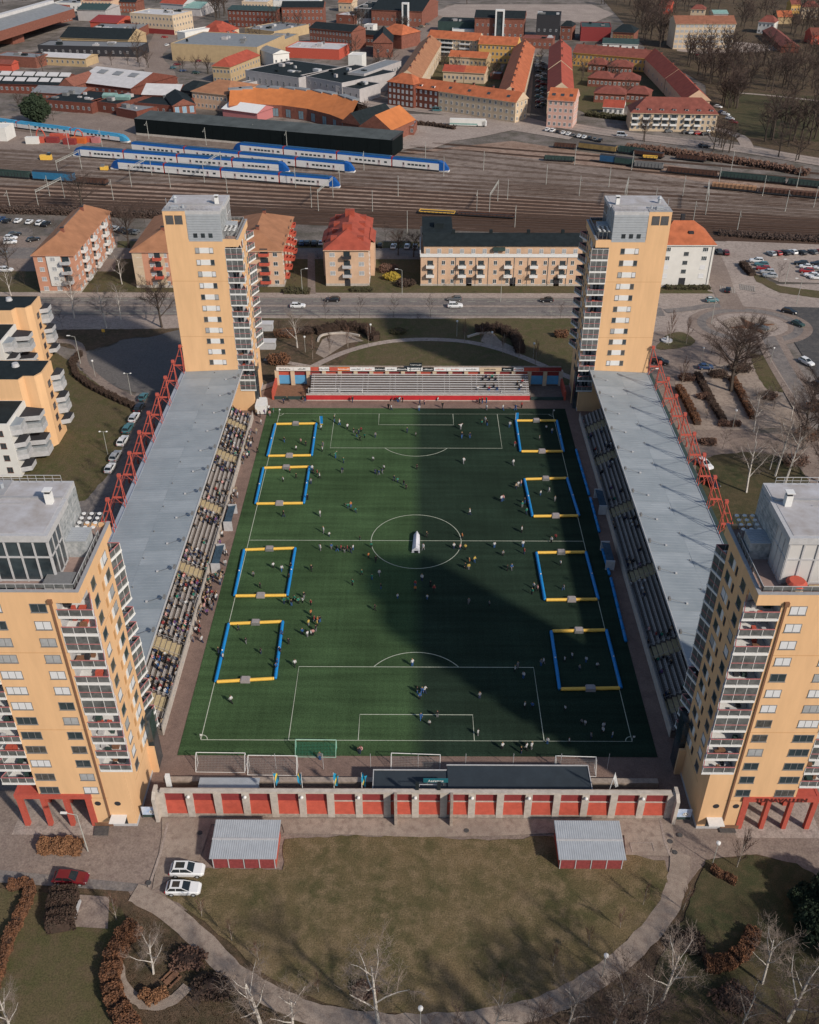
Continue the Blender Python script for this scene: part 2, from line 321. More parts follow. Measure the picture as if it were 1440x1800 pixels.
sheet('verge_east',[(1318,622),(1345,625),(1383,690),(1350,688),(1330,660)],3.2*E_,LAWNG)
sheet('path_east',[(1225,758),(1420,765),(1500,840),(1460,900),(1400,815),(1330,790),(1260,795),(1220,800)],3.1*E_,PAVE)
# park north of the stadium with its curved path
sheet('park_north',[(455,560),(1010,560),(1010,690),(455,690)],2*E_,LAWNG)
sheet('park_north_litter',[(455,562),(560,562),(640,590),(600,640),(455,690)],2.6*E_,LEAFL)
ribbon('curved_path',[(440,690),(500,668),(540,650),(600,622),(660,605),(720,598),(780,598),(830,603),(880,615),(930,633),(980,655),(1020,672)],2.2,3.4*E_,PAVL)
ribbon('side_path',[(465,632),(500,637),(545,645)],1.6,3.2*E_,PAVL)
for a,b_ in (((545,622),(640,602)),((835,600),(920,620))): sheet('sand_bed',[(a[0]+10,a[1]),(a[0]+22,a[1]-25),(b_[0]-40,b_[1]-20),(b_[0],b_[1]-2),(b_[0]-30,b_[1]+2),(a[0]+25,a[1]+8)],3*E_,GRAV)
sheet('lawn_round',[(1155,610),(1170,590),(1200,585),(1220,597),(1218,606),(1190,613),(1160,615)],3*E_,LAWNG,smooth=True)
sheet('plaza_east',[(1010,560),(1260,560),(1330,640),(1200,660),(1150,680),(1010,690)],1.6*E_,PAVE)
# main street
sheet('pavement',[(-700,103),(420,103),(420,140),(-700,140)],1.8*E_,PAVL,px=False)
sheet('road',[(-700,114.2),(75,114.2),(75,120.6),(-700,120.6)],3*E_,ASPH,px=False)
sheet('road',[(-700,122.2),(75,122.2),(75,127.6),(-700,127.6)],3*E_,ASPH,px=False)
for y in (113.9,120.9,121.9,127.9): ribbon('kerb_line',[(-300,y),(72,y)],.25,4*E_,PAVL,px=False,smooth=False)
for y in (115.2,126.8): ribbon('road_marking',[(-300,y),(72,y)],.15,4.4*E_,LINE,px=False,smooth=False)
for s0 in (117.4,124.9):
    b=MB()
    for i in range(60): x=-290+i*6; b.quad((x,s0,4.4*E_),(x+2.4,s0,4.4*E_),(x+2.4,s0+.15,4.4*E_),(x,s0+.15,4.4*E_))
    b.build('road_marking',LINE,kind='structure')
RB=G(1318,572)
sheet('roundabout',[(RB.x+18*math.cos(t),RB.y+14*math.sin(t)) for t in [2*math.pi*i/48 for i in range(48)]],3.6*E_,PAVE,px=False)
ribbon('worn_lane',[(RB.x+14*math.cos(t),RB.y+11*math.sin(t)) for t in [2*math.pi*i/48 for i in range(49)]],2.6,4.1*E_,ASPH,px=False,smooth=False)
ribbon('worn_lane',[(1170,548),(1215,543),(1250,538),(1290,540)],3,4.12*E_,ASPH)
sheet('roundabout_apron',[(RB.x+11*math.cos(t),RB.y+8.6*math.sin(t)) for t in [2*math.pi*i/48 for i in range(48)]],5*E_,PAVL,px=False)
sheet('roundabout_island',[(RB.x+8*math.cos(t),RB.y+6*math.sin(t)) for t in [2*math.pi*i/40 for i in range(40)]],6.2*E_,GRAV,px=False)
ribbon('road',[(1350,592),(1375,640),(1405,690),(1440,750),(1500,860)],8,4.2*E_,PAVE)
ribbon('worn_lane',[(1350,592),(1375,640),(1405,690),(1440,750),(1500,860)],4,4.4*E_,ASPH)
ribbon('kerb_line',[(1340,606),(1362,645),(1400,705),(1440,775)],.3,5*E_,PAVL,smooth=False)
sheet('road',[(1385,540),(1700,548),(1700,700),(1460,700),(1420,640),(1395,600)],3.4*E_,ASPD)
ribbon('road',[(1290,545),(1272,510),(1262,480),(1245,440)],7,4.2*E_,PAVE)
sheet('house_forecourt',[(1246,424),(1292,426),(1330,470),(1345,500),(1300,525),(1244,512)],2.2*E_,PAVL)
sheet('car_park',[(1262,428),(1280,424),(1700,440),(1700,505),(1440,498),(1370,496),(1330,480),(1290,450)],2.4*E_,PAVL)
sheet('verge',[(1320,478),(1345,490),(1370,503),(1440,512),(1700,520),(1700,532),(1440,525),(1370,515),(1330,495)],3.4*E_,LAWNG)
for i in range(7):
    for (u0,v0) in ((1265,503),(1300,500)): sheet('crossing_stripe',[(u0+i*4,v0+i*.6),(u0+i*4+2,v0+i*.6),(u0+i*4+4,v0+10+i*.6),(u0+i*4+1.5,v0+10+i*.6)],5*E_,DIMW)
# ground of the apartment row
sheet('yard_apartments',[(-140,132),(94,132),(94,180),(-140,180)],1.7*E_,LAWNG,px=False)
sheet('back_lane',[(-200,162),(58,162),(58,173),(-200,173)],3*E_,ASPH,px=False)
sheet('parking_apartments',[(-200,150),(-100,150),(-108,185),(-200,185)],2.9*E_,PAVE,px=False)
for u in (545,380): sheet('entry_path',[(u-4,517),(u+10,517),(u+8,445),(u-4,445)],3.3*E_,PAVE)
# railway land, north road and town open spaces
RAILZ=[(-160,300),(0,262),(240,242),(690,270),(900,248),(1440,330),(1700,365),(1700,440),(1440,432),(1260,402),(720,402),(300,375),(-160,372)]
sheet('railway_land',RAILZ,2*E_,BALL)
sheet('railway_yard',[(-200,240),(240,238),(690,276),(800,262),(1100,300),(1440,350),(1440,385),(900,345),(500,320),(-200,330)],3*E_,BALG)
sheet('sand_yard',[(-200,262),(-200,200),(60,205),(240,190),(330,205),(240,215),(240,250),(100,262)],3.4*E_,PAVE)
sheet('pale_yard',[(690,252),(760,262),(820,240),(890,228),(1000,246),(1010,240),(960,222),(860,205),(700,200),(640,215),(690,240)],3.5*E_,PAVL)
ribbon('dirt_track',[(690,264),(760,250),(830,240),(900,226),(950,222)],7,4.5*E_,PAVL)
ribbon('north_road',[(560,170),(640,182),(720,190),(860,206),(960,216),(1100,238),(1300,262),(1440,285),(1700,325)],13,4.2*E_,PAVL)
for off in (-4.5,4.5): ribbon('north_road_edge',[(560,170+off*.6),(720,190+off*.6),(860,206+off*.6),(960,216+off*.6),(1100,238+off*.6),(1300,262+off*.6),(1440,285+off*.6)],.5,5*E_,ASPH)
ribbon('street',[(650,175),(690,120),(730,75),(770,38),(800,10)],14,4*E_,PAVE)
ribbon('street',[(905,208),(925,150),(940,90),(950,60)],10,4*E_,PAVE)
sheet('street_parking',[(932,208),(960,215),(965,100),(940,100)],5*E_,ASPD)
ribbon('street',[(290,155),(280,125),(262,100),(285,75),(300,50),(350,25)],18,4*E_,PAVE)
sheet('depot_yard',[(150,115),(190,92),(240,92),(262,110),(255,122),(190,130)],4*E_,PAVL)
sheet('building_plot',[(760,22),(800,8),(1040,8),(1080,25),(1040,42),(960,35),(880,30),(790,35)],4*E_,PAVL)
sheet('forecourt_far',[(1190,76),(1300,74),(1400,85),(1330,92),(1230,95),(1190,90)],4*E_,PAVL)
sheet('wood_floor',[(1060,0),(1600,-40),(1700,340),(1440,280),(1250,240),(1240,150),(1140,90)],2.5*E_,LEAFL)
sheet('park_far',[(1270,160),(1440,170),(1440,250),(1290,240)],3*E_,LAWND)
ribbon('park_path',[(1285,163),(1350,168),(1440,178)],3,4*E_,PAVL)
ribbon('park_path',[(1250,225),(1300,240),(1315,262)],6,4*E_,PAVL)
sheet('court',[(880,130),(890,110),(910,100),(920,130),(905,160),(870,160)],3*E_,LAWNG)
sheet('courtyard',[(735,150),(760,100),(850,100),(880,110),(885,158),(770,150)],3*E_,LAWNG)
sheet('courtyard',[(985,110),(1130,118),(1180,150),(1190,180),(1110,185),(1030,200),(990,180)],3*E_,LAWNG)
# ---------------- windows
_W={}
def win_mesh(w,h,n=2,frame=None,glass=None,key=''):
    k=(round(w,2),round(h,2),n,frame.name if frame else '',glass.name if glass else '',key)
    if k in _W: return _W[k]
    b=MB(); fr=.07; t=.05                      # lies in the local x-z plane, facing -y
    b.box(-w/2,-t,0,w/2,.0,fr); b.box(-w/2,-t,h-fr,w/2,0,h); b.box(-w/2,-t,fr,-w/2+fr,0,h-fr); b.box(w/2-fr,-t,fr,w/2,0,h-fr)
    for i in range(1,n): x=-w/2+w*i/n; b.box(x-.035,-t+.01,fr,x+.035,0,h-fr)
    b.box(-w/2-.05,-t-.08,-.06,w/2+.05,0,0)
    fme=b.mesh('window',[frame or FRAME])
    g=MB(); g.box(-w/2+fr,-.03,fr,w/2-fr,-.012,h-fr); gme=g.mesh('pane',[glass or GLASS])
    _W[k]=(fme,gme); return _W[k]
_F={}
def far_win(w,h,frame,glass,n=2):
    k=(w,h,frame.name,glass.name,n)
    if k in _F: return _F[k]
    b=MB(); f=.14
    b.box(-w/2,-.06,0,w/2,0,f,0); b.box(-w/2,-.06,h-f,w/2,0,h,0); b.box(-w/2,-.06,f,-w/2+f,0,h-f,0); b.box(w/2-f,-.06,f,w/2,0,h-f,0)
    if n>1: b.box(-.06,-.055,f,.06,0,h-f,0)
    b.box(-w/2+f,-.03,f,w/2-f,-.01,h-f,1)
    _F[k]=b.mesh('window',[frame,glass]); return _F[k]
def put_window(parent,me,x,y,z,rz,near=True):
    if isinstance(me,tuple):
        o=link('window',me[0],parent,(x,y,z),rz); link('pane',me[1],o)
    else: o=link('window',me,parent,(x,y,z),rz)
    return o
def put_balcony(parent,x,y,z,rz,w=3,d=1.3,m=None,h=1.0):
    k=('balc',round(w,1),round(d,1),(m or WHITE).name,h)
    if k not in _F:
        b=MB(); b.box(-w/2,-d,0,w/2,0,.15,0); b.box(-w/2,-d,.15,w/2,-d+.06,h,0); b.box(-w/2,-d+.06,.15,-w/2+.06,0,h,0); b.box(w/2-.06,-d+.06,.15,w/2,0,h,0); b.box(-w/2+.4,-.06,.15,w/2-.4,-.01,2.2,1)
        _F[k]=b.mesh('balcony',[m or WHITE,GLASS])
    return link('balcony',_F[k],parent,(x,y,z),rz)
def roof_mb(w,d,h,kind,rh,ov=.5):
    "roof over the rectangle x -w/2..w/2, y 0..d at eave height h"
    b=MB(); x0,x1,y0,y1=-w/2-ov,w/2+ov,-ov,d+ov; ym=d/2; t=.25
    if kind=='flat':
        b.box(-w/2+.3,.3,h-.1,w/2-.3,d-.3,h+.06,0)
        b.box(-w/2-.05,-.05,h-.1,w/2+.05,.3,h+.35,1); b.box(-w/2-.05,d-.3,h-.1,w/2+.05,d+.05,h+.35,1); b.box(-w/2-.05,.3,h-.1,-w/2+.3,d-.3,h+.35,1); b.box(w/2-.3,.3,h-.1,w/2+.05,d-.3,h+.35,1); return b
    if kind in('gabx','hipx'):
        i=0 if kind=='gabx' else min(d*.5,w*.35)
        A,B,C,D=(x0,y0,h),(x1,y0,h),(x1,y1,h),(x0,y1,h); E,F=(x0+i,ym,h+rh),(x1-i,ym,h+rh)
        b.quad(A,B,F,E); b.quad(C,D,E,F); b.face([B,C,F],0 if i else 1); b.face([D,A,E],0 if i else 1)
    elif kind in('gaby','hipy'):
        i=0 if kind=='gaby' else min(w*.5,d*.35)
        A,B,C,D=(x0,y0,h),(x1,y0,h),(x1,y1,h),(x0,y1,h); E,F=(0,y0+i,h+rh),(0,y1-i,h+rh)
        b.quad(B,C,F,E); b.quad(D,A,E,F); b.face([A,B,E],0 if i else 1); b.face([C,D,F],0 if i else 1)
    elif kind=='shed':   # rises to the back
        A,B,C,D=(x0,y0,h),(x1,y0,h),(x1,y1,h+rh),(x0,y1,h+rh)
        b.quad(A,B,C,D); b.quad((x0,y1,h),(x0,y1,h+rh),(x1,y1,h+rh),(x1,y1,h),1); b.face([B,(x1,y1,h),C],1); b.face([A,D,(x0,y1,h)],1)
    b.face([(x0,y0,h-.02),(x0,y1,h-.02),(x1,y1,h-.02),(x1,y0,h-.02)],1)
    b.box(x0,y0-.03,h-t,x1,y0+.1,h-.03,1); b.box(x0,y1-.1,h-t,x1,y1+.03,h-.03,1)
    return b
def house(name,label,cat,A,B,h,depth,wall,roof,rk='gabx',rh=3,fl=0,nx=0,wf=None,wg=None,ww=1.2,wh=1.5,side=None,ns=0,group=None,px=True,chim=0,balc=None,near=False,z0=0,base=None,fh=None,trim=None,dorm=0,roofwin=0,plinth=None,skip=(),woff=1.0,backside=False):
    "A and B: the front corners at eave height (photograph pixels) or on the ground in metres; C depth in metres away from the viewer"
    a=G(A[0],A[1],h) if px else Vector((A[0],A[1],0)); b_=G(B[0],B[1],h) if px else Vector((B[0],B[1],0))
    a.z=b_.z=0; w=(b_-a).length; ang=math.atan2(b_.y-a.y,b_.x-a.x)
    if isinstance(depth,tuple):
        c=G(depth[0],depth[1],h); c.z=0; nrm=Vector((-math.sin(ang),math.cos(ang),0)); depth=max(4,(c-b_).dot(nrm))
    mid=(a+b_)/2
    root=empty(name,label,cat,mid,ang,group)
    m=MB(); m.box(-w/2,0,z0,w/2,depth,h-.03)
    m.build('wall',wall,root)
    if plinth: p=MB(); p.box(-w/2-.06,-.06,0,w/2+.06,depth+.06,.9); p.build('plinth',plinth,root)
    r=roof_mb(w,depth,h,rk,rh).build('roof',[roof,trim or wall],root)
    wf=wf or WHD; wg=wg or GLASS
    fh=fh or (h/fl if fl else 3)
    me=win_mesh(ww,wh,2,wf,wg) if near else far_win(ww,wh,wf,wg)
    for f in range(fl):
        z=f*fh+woff if fl>1 or fh<4 else h*.35
        for i in range(nx):
            if (f,i) in skip: continue
            put_window(root,me,-w/2+w*(i+.5)/nx,-.002,z,0)
        ns_=ns or (max(1,int(depth/3.5)) if side else 0)
        if side:
            for i in range(ns_):
                y=depth*(i+.5)/ns_
                if side in('r','b'): put_window(root,me,w/2+.002,y,z,math.pi/2)
                if side in('l','b'): put_window(root,me,-w/2-.002,y,z,-math.pi/2)
        if balc:
            bw,xs=balc[0],balc[1]
            if f>0:
                for x in xs: put_balcony(root,-w/2+w*x,-.01,z-1.0,0,bw,1.3,balc[2] if len(balc)>2 else WHITE)
    if chim:
        k=('chim',chim>0)
        if k not in _F: c=MB(); c.box(-.5,-.4,0,.5,.4,1.8); c.box(-.6,-.5,1.8,.6,.5,2.0,1); _F[k]=c.mesh('chimney',[BRICK,DARK])
        for i in range(chim):
            if rk in('gaby','hipy'): link('chimney',_F[k],root,(.6,depth*(i+.5)/chim,h+rh*.75))
            else: link('chimney',_F[k],root,(-w/2+w*(i+.5)/chim,depth/2+.6,h+rh*.75))
    if dorm:
        k=('dorm',roof.name,wf.name)
        if k not in _F: c=MB(); c.box(-.8,0,0,.8,2.2,1.5,0); c.box(-.95,-.15,1.5,.95,2.3,1.65,1); c.box(-.55,-.03,.35,.55,-.0,1.3,2); _F[k]=c.mesh('dormer',[wf,roof,GLASS])
        for i in range(dorm): link('dormer',_F[k],root,(-w/2+w*(i+.5)/dorm,1.0,h+.35))
    if roofwin:
        k=('rw',)
        if k not in _F: c=MB(); c.box(-.9,0,0,.9,1.6,.25); _F[k]=c.mesh('roof_window',[GLASS])
        for i in range(roofwin):
            o=link('roof_window',_F[k],root,(-w/2+w*(i+.5)/roofwin,depth*.16,h+rh*.32)); o.rotation_euler=(math.atan2(rh,depth/2),0,0)
    root['w']=w; root['d']=depth
    return root
# ---------------- the four corner towers; a = distance from the long axis, b = distance from the halfway line
A0,A1,B0,B1=40.2,56.3,54.8,69.1
ZD=43.0; FH=2.77
BAL_RAIL=PINK; rt_=random.Random(3)
def tower(sx,sy,label):
    org=(sx*(A0+A1)/2,sy*(B0+B1)/2,0)
    root=empty('tower_block',label,'tower',org,0,'residential towers at the stadium corners')
    near=sy<0
    def put(b,name,mats,**k): return b.build(name,mats,root,sx,sy,org,**k)
    # walls: plan polygons with loggia notches
    N_out=[(A0,B1-3.2),(A0+3.1,B1-3.2),(A0+3.1,B1)]          # outer corner towards the pitch axis
    N_oo=[(A1-3.4,B1),(A1-3.4,B1-3.2),(A1,B1-3.2)]           # outer corner away from it
    N_in=[(A1,B0),(A0+3.1,B0),(A0+3.1,B0+2.4),(A0,B0+2.4)]   # inner corner
    b=MB()
    por=B1-5.2
    b.prism([(A0,B0),(A0,B1),(46.4,B1),(46.4,por),(A1,por),(A1,B0)],0,5.4)
    b.prism([(A0,B0+2.4),(A0,B1),(46.4,B1),(46.4,por),(A1,por)]+N_in[:3],5.4,7)
    b.prism([(A0,B0+2.4),(A0,B1)]+N_oo+N_in[:3],7,12)
    b.prism([(A0,B0+2.4)]+N_out+N_oo+N_in[:3],12,41.9)
    b.prism([(A0,B0),(A0,B1),(A1,B1),(A1,B0)],41.9,ZD)
    put(b,'wall',[Y_])
    # facade joints
    for z in (6.15,20.0,33.8):
        for q in ((A0+3.2,B0-.015,A1,B0),(A0+3.1,B1,52.9,B1+.015),(A0-.015,B0+2.4,A0,B1-3.2)):
            b=MB(); b.box(q[0],q[1],z,q[2],q[3],z+.07); put(b,'facade_joint',[YS])
    # interior walls of the loggias: grey white panels
    b=MB()
    for (x0,y0,x1,y1,z0,z1) in ((A0+3.06,B1-3.2,A0+3.12,B1-.25,12,41.9),(A0+.25,B1-3.26,A0+3.1,B1-3.18,12,41.9),(A1-3.46,B1-3.2,A1-3.38,B1-.25,7,41.9),(A1-3.4,B1-3.26,A1-.25,B1-3.18,7,41.9),(A0+3.06,B0+.25,A0+3.16,B0+2.4,5.6,41.9),(A0+.25,B0+2.36,A0+3.1,B0+2.46,5.6,41.9)):
        b.box(x0,y0,z0,x1,y1,z1)
    put(b,'loggia_lining',[WHD])
    # loggias floor by floor
    def loggia(ac,at,yf,yb,z,i,glazed):
        "slab from the inner wall ac to the tip at, front yf; the free side slants back to the house corner"
        sg=1 if at>ac else -1; ao=at-sg*1.25 if abs(yf-yb)>2.6 else at-sg*.8; yo=yb
        poly=[(ac,yf),(at,yf),(ao,yo),(ac,yo)]
        b=MB(); b.prism(poly,z-.30,z,0); h=1.05
        def side(p,q):
            d=Vector((q[0]-p[0],q[1]-p[1],0)); L=d.length; n=max(2,int(L/1.1)); w=Vector((-d.y,d.x,0)).normalized()*.045
            for k in range(n+1):
                c=Vector((p[0],p[1],z))+d*(k/n); b.box(c.x-.03,c.y-.03,z,c.x+.03,c.y+.03,z+(2.42 if glazed else h),0)
            def wall(z0,z1,t,m):
                u=w*t/.045; A_=[(p[0]-u.x,p[1]-u.y),(q[0]-u.x,q[1]-u.y),(q[0]+u.x,q[1]+u.y),(p[0]+u.x,p[1]+u.y)]; b.prism(A_,z0,z1,m)
            wall(z+h,z+h+.09,.05,1); wall(z+.12,z+h-.02,.012,2)
            if glazed: wall(z+h+.1,z+2.38,.012,3); wall(z+2.38,z+2.46,.05,0)
        e=.07*(1 if yf>yb else -1)
        side((ac,yf-e),(at-sg*.1,yf-e)); side((at-sg*.12,yf-e*2),(ao-sg*.1,yo))
        bl=put(b,'balcony',[WHITE,PINK,GLASSM,GLASSM])
        for k in range(3):
            f=MB(); x=ac+sg*(.5+rt_.random()*2.2); y=min(yf,yb)+.5+rt_.random()*(abs(yf-yb)-1.0); q=.2+rt_.random()*.25
            f.box(x-q,y-q,z,x+q,y+q,z+.35+rt_.random()*.5); f.build('balcony_furniture',rt_.choice([WOODB,DARK,WHD,DGRN,REDL]),bl,sx,sy,org)
    n=0
    for k in range(11):
        z=12.1+k*FH
        loggia(A0+3.12,38.9,B1+.1,B1-3.2,z,k,rt_.random()<.2)
        loggia(A1-3.4,A1+1.2,B1+.1,B1-3.2,z,k,rt_.random()<.2)
    loggia(A1-3.4,A1+1.2,B1+.1,B1-3.2,12.1-FH,0,False)
    for k in range(13):
        z=5.9+k*FH
        loggia(A0+3.12,39.4,B0-.1,B0+2.4,z,k,rt_.random()<.35)
    # loggia doors and inner windows
    dm=far_win(1.7,2.1,WHD,GLASS)
    for k in range(11):
        z=12.15+k*FH
        for (x,y,ry) in ((A0+1.6,B1-3.14,1),(A1-1.6,B1-3.14,1)):
            o=link('loggia_door',dm,root,(sx*x-org[0],sy*y-org[1],z+.05),math.pi if sy>0 else 0)
    for k in range(13):
        o=link('loggia_door',dm,root,(sx*(A0+1.6)-org[0],sy*(B0+2.33)-org[1],5.95+k*FH+.05),0 if sy>0 else math.pi)
    # windows
    def W(me,a,bb,z,axis):   # axis: 'o' outer face, 'i' inner face, 's' side face towards the pitch, 'e' far side
        if axis=='o': rz=0 if sy<0 else math.pi
        elif axis=='i': rz=math.pi if sy<0 else 0
        elif axis=='s': rz=math.pi/2 if sx<0 else -math.pi/2
        else: rz=-math.pi/2 if sx<0 else math.pi/2
        put_window(root,me,sx*a-org[0],sy*bb-org[1],z,rz)
    for k in range(13):
        z=40.45-k*FH
        g=lambda: rt_.choice((GLASS,GLASS,GLASS,GLASSD,BLIND,BLIND,BLIND,GLASSL))
        W(win_mesh(2.0,1.35,2,FRAME,g()),45.4,B1,z,'o')
        W(win_mesh(2.7,1.35,3,FRAME,g()),51.2,B1,z,'o')
        # inner face: a white panel between two square windows
        if k<11:
            for a,ww,gl in ((46.45,.9,g()),(49.65,.9,g())): W(win_mesh(ww,1.25,1,FRAME,gl),a,B0,z,'i')
            p=MB(); p.box(46.95,B0-.06,z,49.15,B0,z+1.25); put(p,'white_panel',[WHITE])
        # side face
        W(win_mesh(1.5,1.45,1,FRAME,g()),A0,64.3,z-.1,'s'); W(win_mesh(1.5,1.45,1,FRAME,g()),A0,59.1,z-.1,'s')
        if k%1==0: p=MB(); p.box(A0-.05,61.2,z-.1,A0,61.75,z+1.3); put(p,'stair_slit',[DARK] if not sx<0 else [YS])
        p=MB(); p.box(A0-.06,59.95,z-.5+.4,A0,60.7,z+1.35); put(p,'white_panel',[WHITE])
        W(win_mesh(1.5,1.45,1,FRAME,g()),A1,61.5,z-.1,'e'); W(win_mesh(1.5,1.45,1,FRAME,g()),A1,57.5,z-.1,'e')
    # downpipe, portholes, canopy
    b=MB(); b.box(43.65,B1,1.9,43.9,B1+.16,42.1); b.box(43.5,B1,41.9,44.05,B1+.35,42.5); put(b,'downpipe',[PIPE])
    for a in (42.2,45.0):
        b=MB(); b.tube((a,B1-.02,5.0),(a,B1+.03,5.0),.45,n=16); put(b,'porthole',[DARK])
    b=MB(); b.box(41.3,B1,2.4,43.5,B1+1.5,2.55); b.box(41.4,B1,0,43.4,B1+.05,2.3,1); put(b,'entrance_canopy',[WHITE,GLASS])
    b=MB(); b.box(A0-.05,B1,0,46.4,B1+.06,.6); b.box(A0-.06,B0,0,A0,B1,.6); put(b,'plinth',[WHD])
    b=MB(); b.box(43.6,B1+.06,0,46.2,B1+.12,.9); put(b,'basement_grille',[WOODB])
    # red portal with columns and its name board
    b=MB(); b.box(45.6,B1-.2,6.2,A1+.1,B1+.25,7.05); b.box(46.4,por,6.6,A1,B1-.2,7.0-.02)
    b.box(A1-.3,por,6.2,A1+.1,B1-.2,7.04); put(b,'portal_beam',[RED])
    for a,w in ((A1-.3,.35),(52.7,.3),(49.5,.3),(46.2,.45)):
        b=MB(); b.box(a-w,B1-.55,0,a+w,B1+.1,6.2); put(b,'portal_column',[RED])
    for a in (54.2,51.0):
        b=MB(); b.box(a-.3,por+.6,0,a+.3,por+1.2,6.6); put(b,'portal_column',[RED])
    b=MB(); b.box(46.4,por-.06,0,A1,por,6.6); put(b,'entrance_glass_wall',[GLASS])
    b=MB(); b.box(45.6,por,.02,A1+1.5,B1+1.6,.09); put(b,'entrance_paving',[PAVL])
    # glazed stair strip at ground on the pitch side
    b=MB(); b.box(A0-.9,56.2,0,A0,58.6,10.5); put(b,'glass_stair_bay',[GLASS])
    b=MB(); b.box(A0-1.0,59.0,0,A0,59.4,5.5); b.face([(A0,59.2,5.5),(A0,63.0,7.8),(A0-.02,63,0)],0); put(b,'yellow_fin',[Y_])
    # roof deck, parapet, railing
    b=MB(); b.box(A0+.35,B0+.35,ZD,A1-.35,B1-.35,ZD+.04); put(b,'roof_deck',[DECK])
    b=MB()
    for q in ((A0,B0,A0+.35,B1),(A1-.35,B0,A1,B1),(A0+.35,B1-.35,A1-.35,B1),(A0+.35,B0,A1-.35,B0+.35)): b.box(q[0],q[1],ZD,q[2],q[3],ZD+.6)
    b.box(A0-.08,B0-.08,ZD+.6,A0+.4,B1+.08,ZD+.68,1); b.box(A0+.4,B1-.4,ZD+.6,A1+.08,B1+.08,ZD+.68,1)
    put(b,'parapet',[Y_,GREYC])
    b=MB(); y=B1-.6
    for i in range(14): a=A0+.6+i*1.15; b.box(a-.025,y-.025,ZD,a+.025,y+.025,ZD+1.3)
    b.box(A0+.6,y-.03,ZD+1.3,A1-.4,y+.03,ZD+1.36); b.box(A0+.6,y-.01,ZD+.72,A1-.4,y+.01,ZD+1.25,1)
    for i in range(10): bb=B1-.6-i*1.2; b.box(A0+.575,bb-.025,ZD,A0+.625,bb+.025,ZD+1.3)
    b.box(A0+.57,B1-.6-10.8,ZD+1.3,A0+.63,B1-.6,ZD+1.36); b.box(A0+.59,B1-.6-10.8,ZD+.72,A0+.61,B1-.6,ZD+1.25,1)
    put(b,'deck_railing',[WHD,GLASSM])
    # penthouse: grey cladding boards, glass front, flat roof with white edge
    PA,PB=43.6,66.4; ZT=50.0
    b=MB(); b.box(PA,B0+.05,ZD+.04,A1-.1,PB-.2,ZT-.9); put(b,'penthouse_wall',[METAL])
    m=MB()
    for i in range(11):
        z=ZD+.15+i*.56
        m=MB(); m.box(PA+.05,B0-.03,z,51.2,B0+.05,z+.5); put(m,'cladding_board',[METAL])
        m=MB(); m.box(PA-.08,B0+.1,z,PA,62.2,z+.5); put(m,'cladding_board',[STONE])
    for a in (49.6,47.9,46.2):
        m=MB(); m.box(a-.45,B0-.07,44.0,a+.45,B0-.02,45.0); put(m,'penthouse_window',[GLASS])
    b=MB(); b.box(A0+.9,58.9,ZD,PA-.1,61.6,ZD+2.5,0); b.box(A0+.8,58.8,ZD+2.5,PA-.1,61.7,ZD+2.62,1)
    put(b,'terrace_annex',[STONE,METAL]); 
    for i in range(7): m=MB(); m.box(A0+.8,58.85+i*.4,ZD+2.62,PA-.1,58.97+i*.4,ZD+2.68); put(m,'roof_batten',[METAL])
    # glazed corner
    g=MB(); g.box(PA-.05,PB-.2,ZD+.1,A1-2.5,PB-.05,ZT-.95,1); g.box(PA-.12,62.3,ZD+.1,PA-.02,PB-.1,ZT-.95,1)
    for i in range(7):
        a=PA+i*1.7; g.box(a-.1,PB-.1,ZD+.04,a+.1,PB+.08,ZT-.9,0)
    for z in (ZD+.1,46.6,ZT-1.1): g.box(PA-.1,PB-.08,z,PA+10.3,PB+.06,z+.22,0); g.box(PA-.2,62.3,z,PA-.03,PB,z+.22,0)
    for i in range(4): bb=62.3+i*1.35; g.box(PA-.2,bb-.08,ZD+.04,PA-.03,bb+.08,ZT-.9,0)
    put(g,'conservatory',[WHD,GLASS if sx<0 else (PANELW if near else GLASS)])
    b=MB(); b.box(PA-.35,B0+4,ZT-.9,A1,PB+.25,ZT); b.box(PA,B0,ZT-.9,51.3,B0+4,ZT-.02); put(b,'roof_edge',[WHD])
    b=MB(); b.box(PA+.2,B0+.5,ZT,A1-.5,PB-.3,ZT+.04); put(b,'penthouse_roof',[ROOFG])
    b=MB(); b.box(PA+.2,B0+3.9,ZT+.04,A1-.5,B0+4.2,ZT+.25); b.box(48,60,ZT+.04,53,60.08,ZT+.14); put(b,'roof_upstand',[GREYC])
    # stair core
    b=MB(); b.box(51.3,B0-.02,ZD,A1,B0+3.4,ZT-.05); put(b,'stair_core',[Y_])
    b=MB(); b.box(51.25,B0-.06,ZT-.05,A1+.05,B0+3.5,ZT+.12); put(b,'stair_core_coping',[GREYC])
    for a in (52.9,54.9):
        m=MB(); m.box(a-.85,B0-.07,47.0,a+.85,B0-.02,49.0,1)
        for i in range(8): m.box(a-.85,B0-.11,47.05+i*.24,a+.85,B0-.06,47.13+i*.24,0)
        put(m,'louvre',[FRAME,DARK])
    b=MB(); b.prism([(44.6,B0+4.6),(45.4,B0+4.6),(45.4,B0+5.4),(44.6,B0+5.4)],ZT,ZT+1.5); b.box(44.7,B0+4.7,ZT+1.5,45.3,B0+5.3,ZT+1.9,1); b.box(44.5,B0+4.5,ZT+1.9,45.5,B0+5.5,ZT+2.0); put(b,'chimney',[WHITE,DARK])
    b=MB(); b.tube((54.6,B0+6,ZT),(54.6,B0+6,ZT+1.1),.35,n=10); b.tube((54.6,B0+6,ZT+1.1),(54.6,B0+6,ZT+1.6),.6,.2,n=10); put(b,'roof_vent',[METAL])
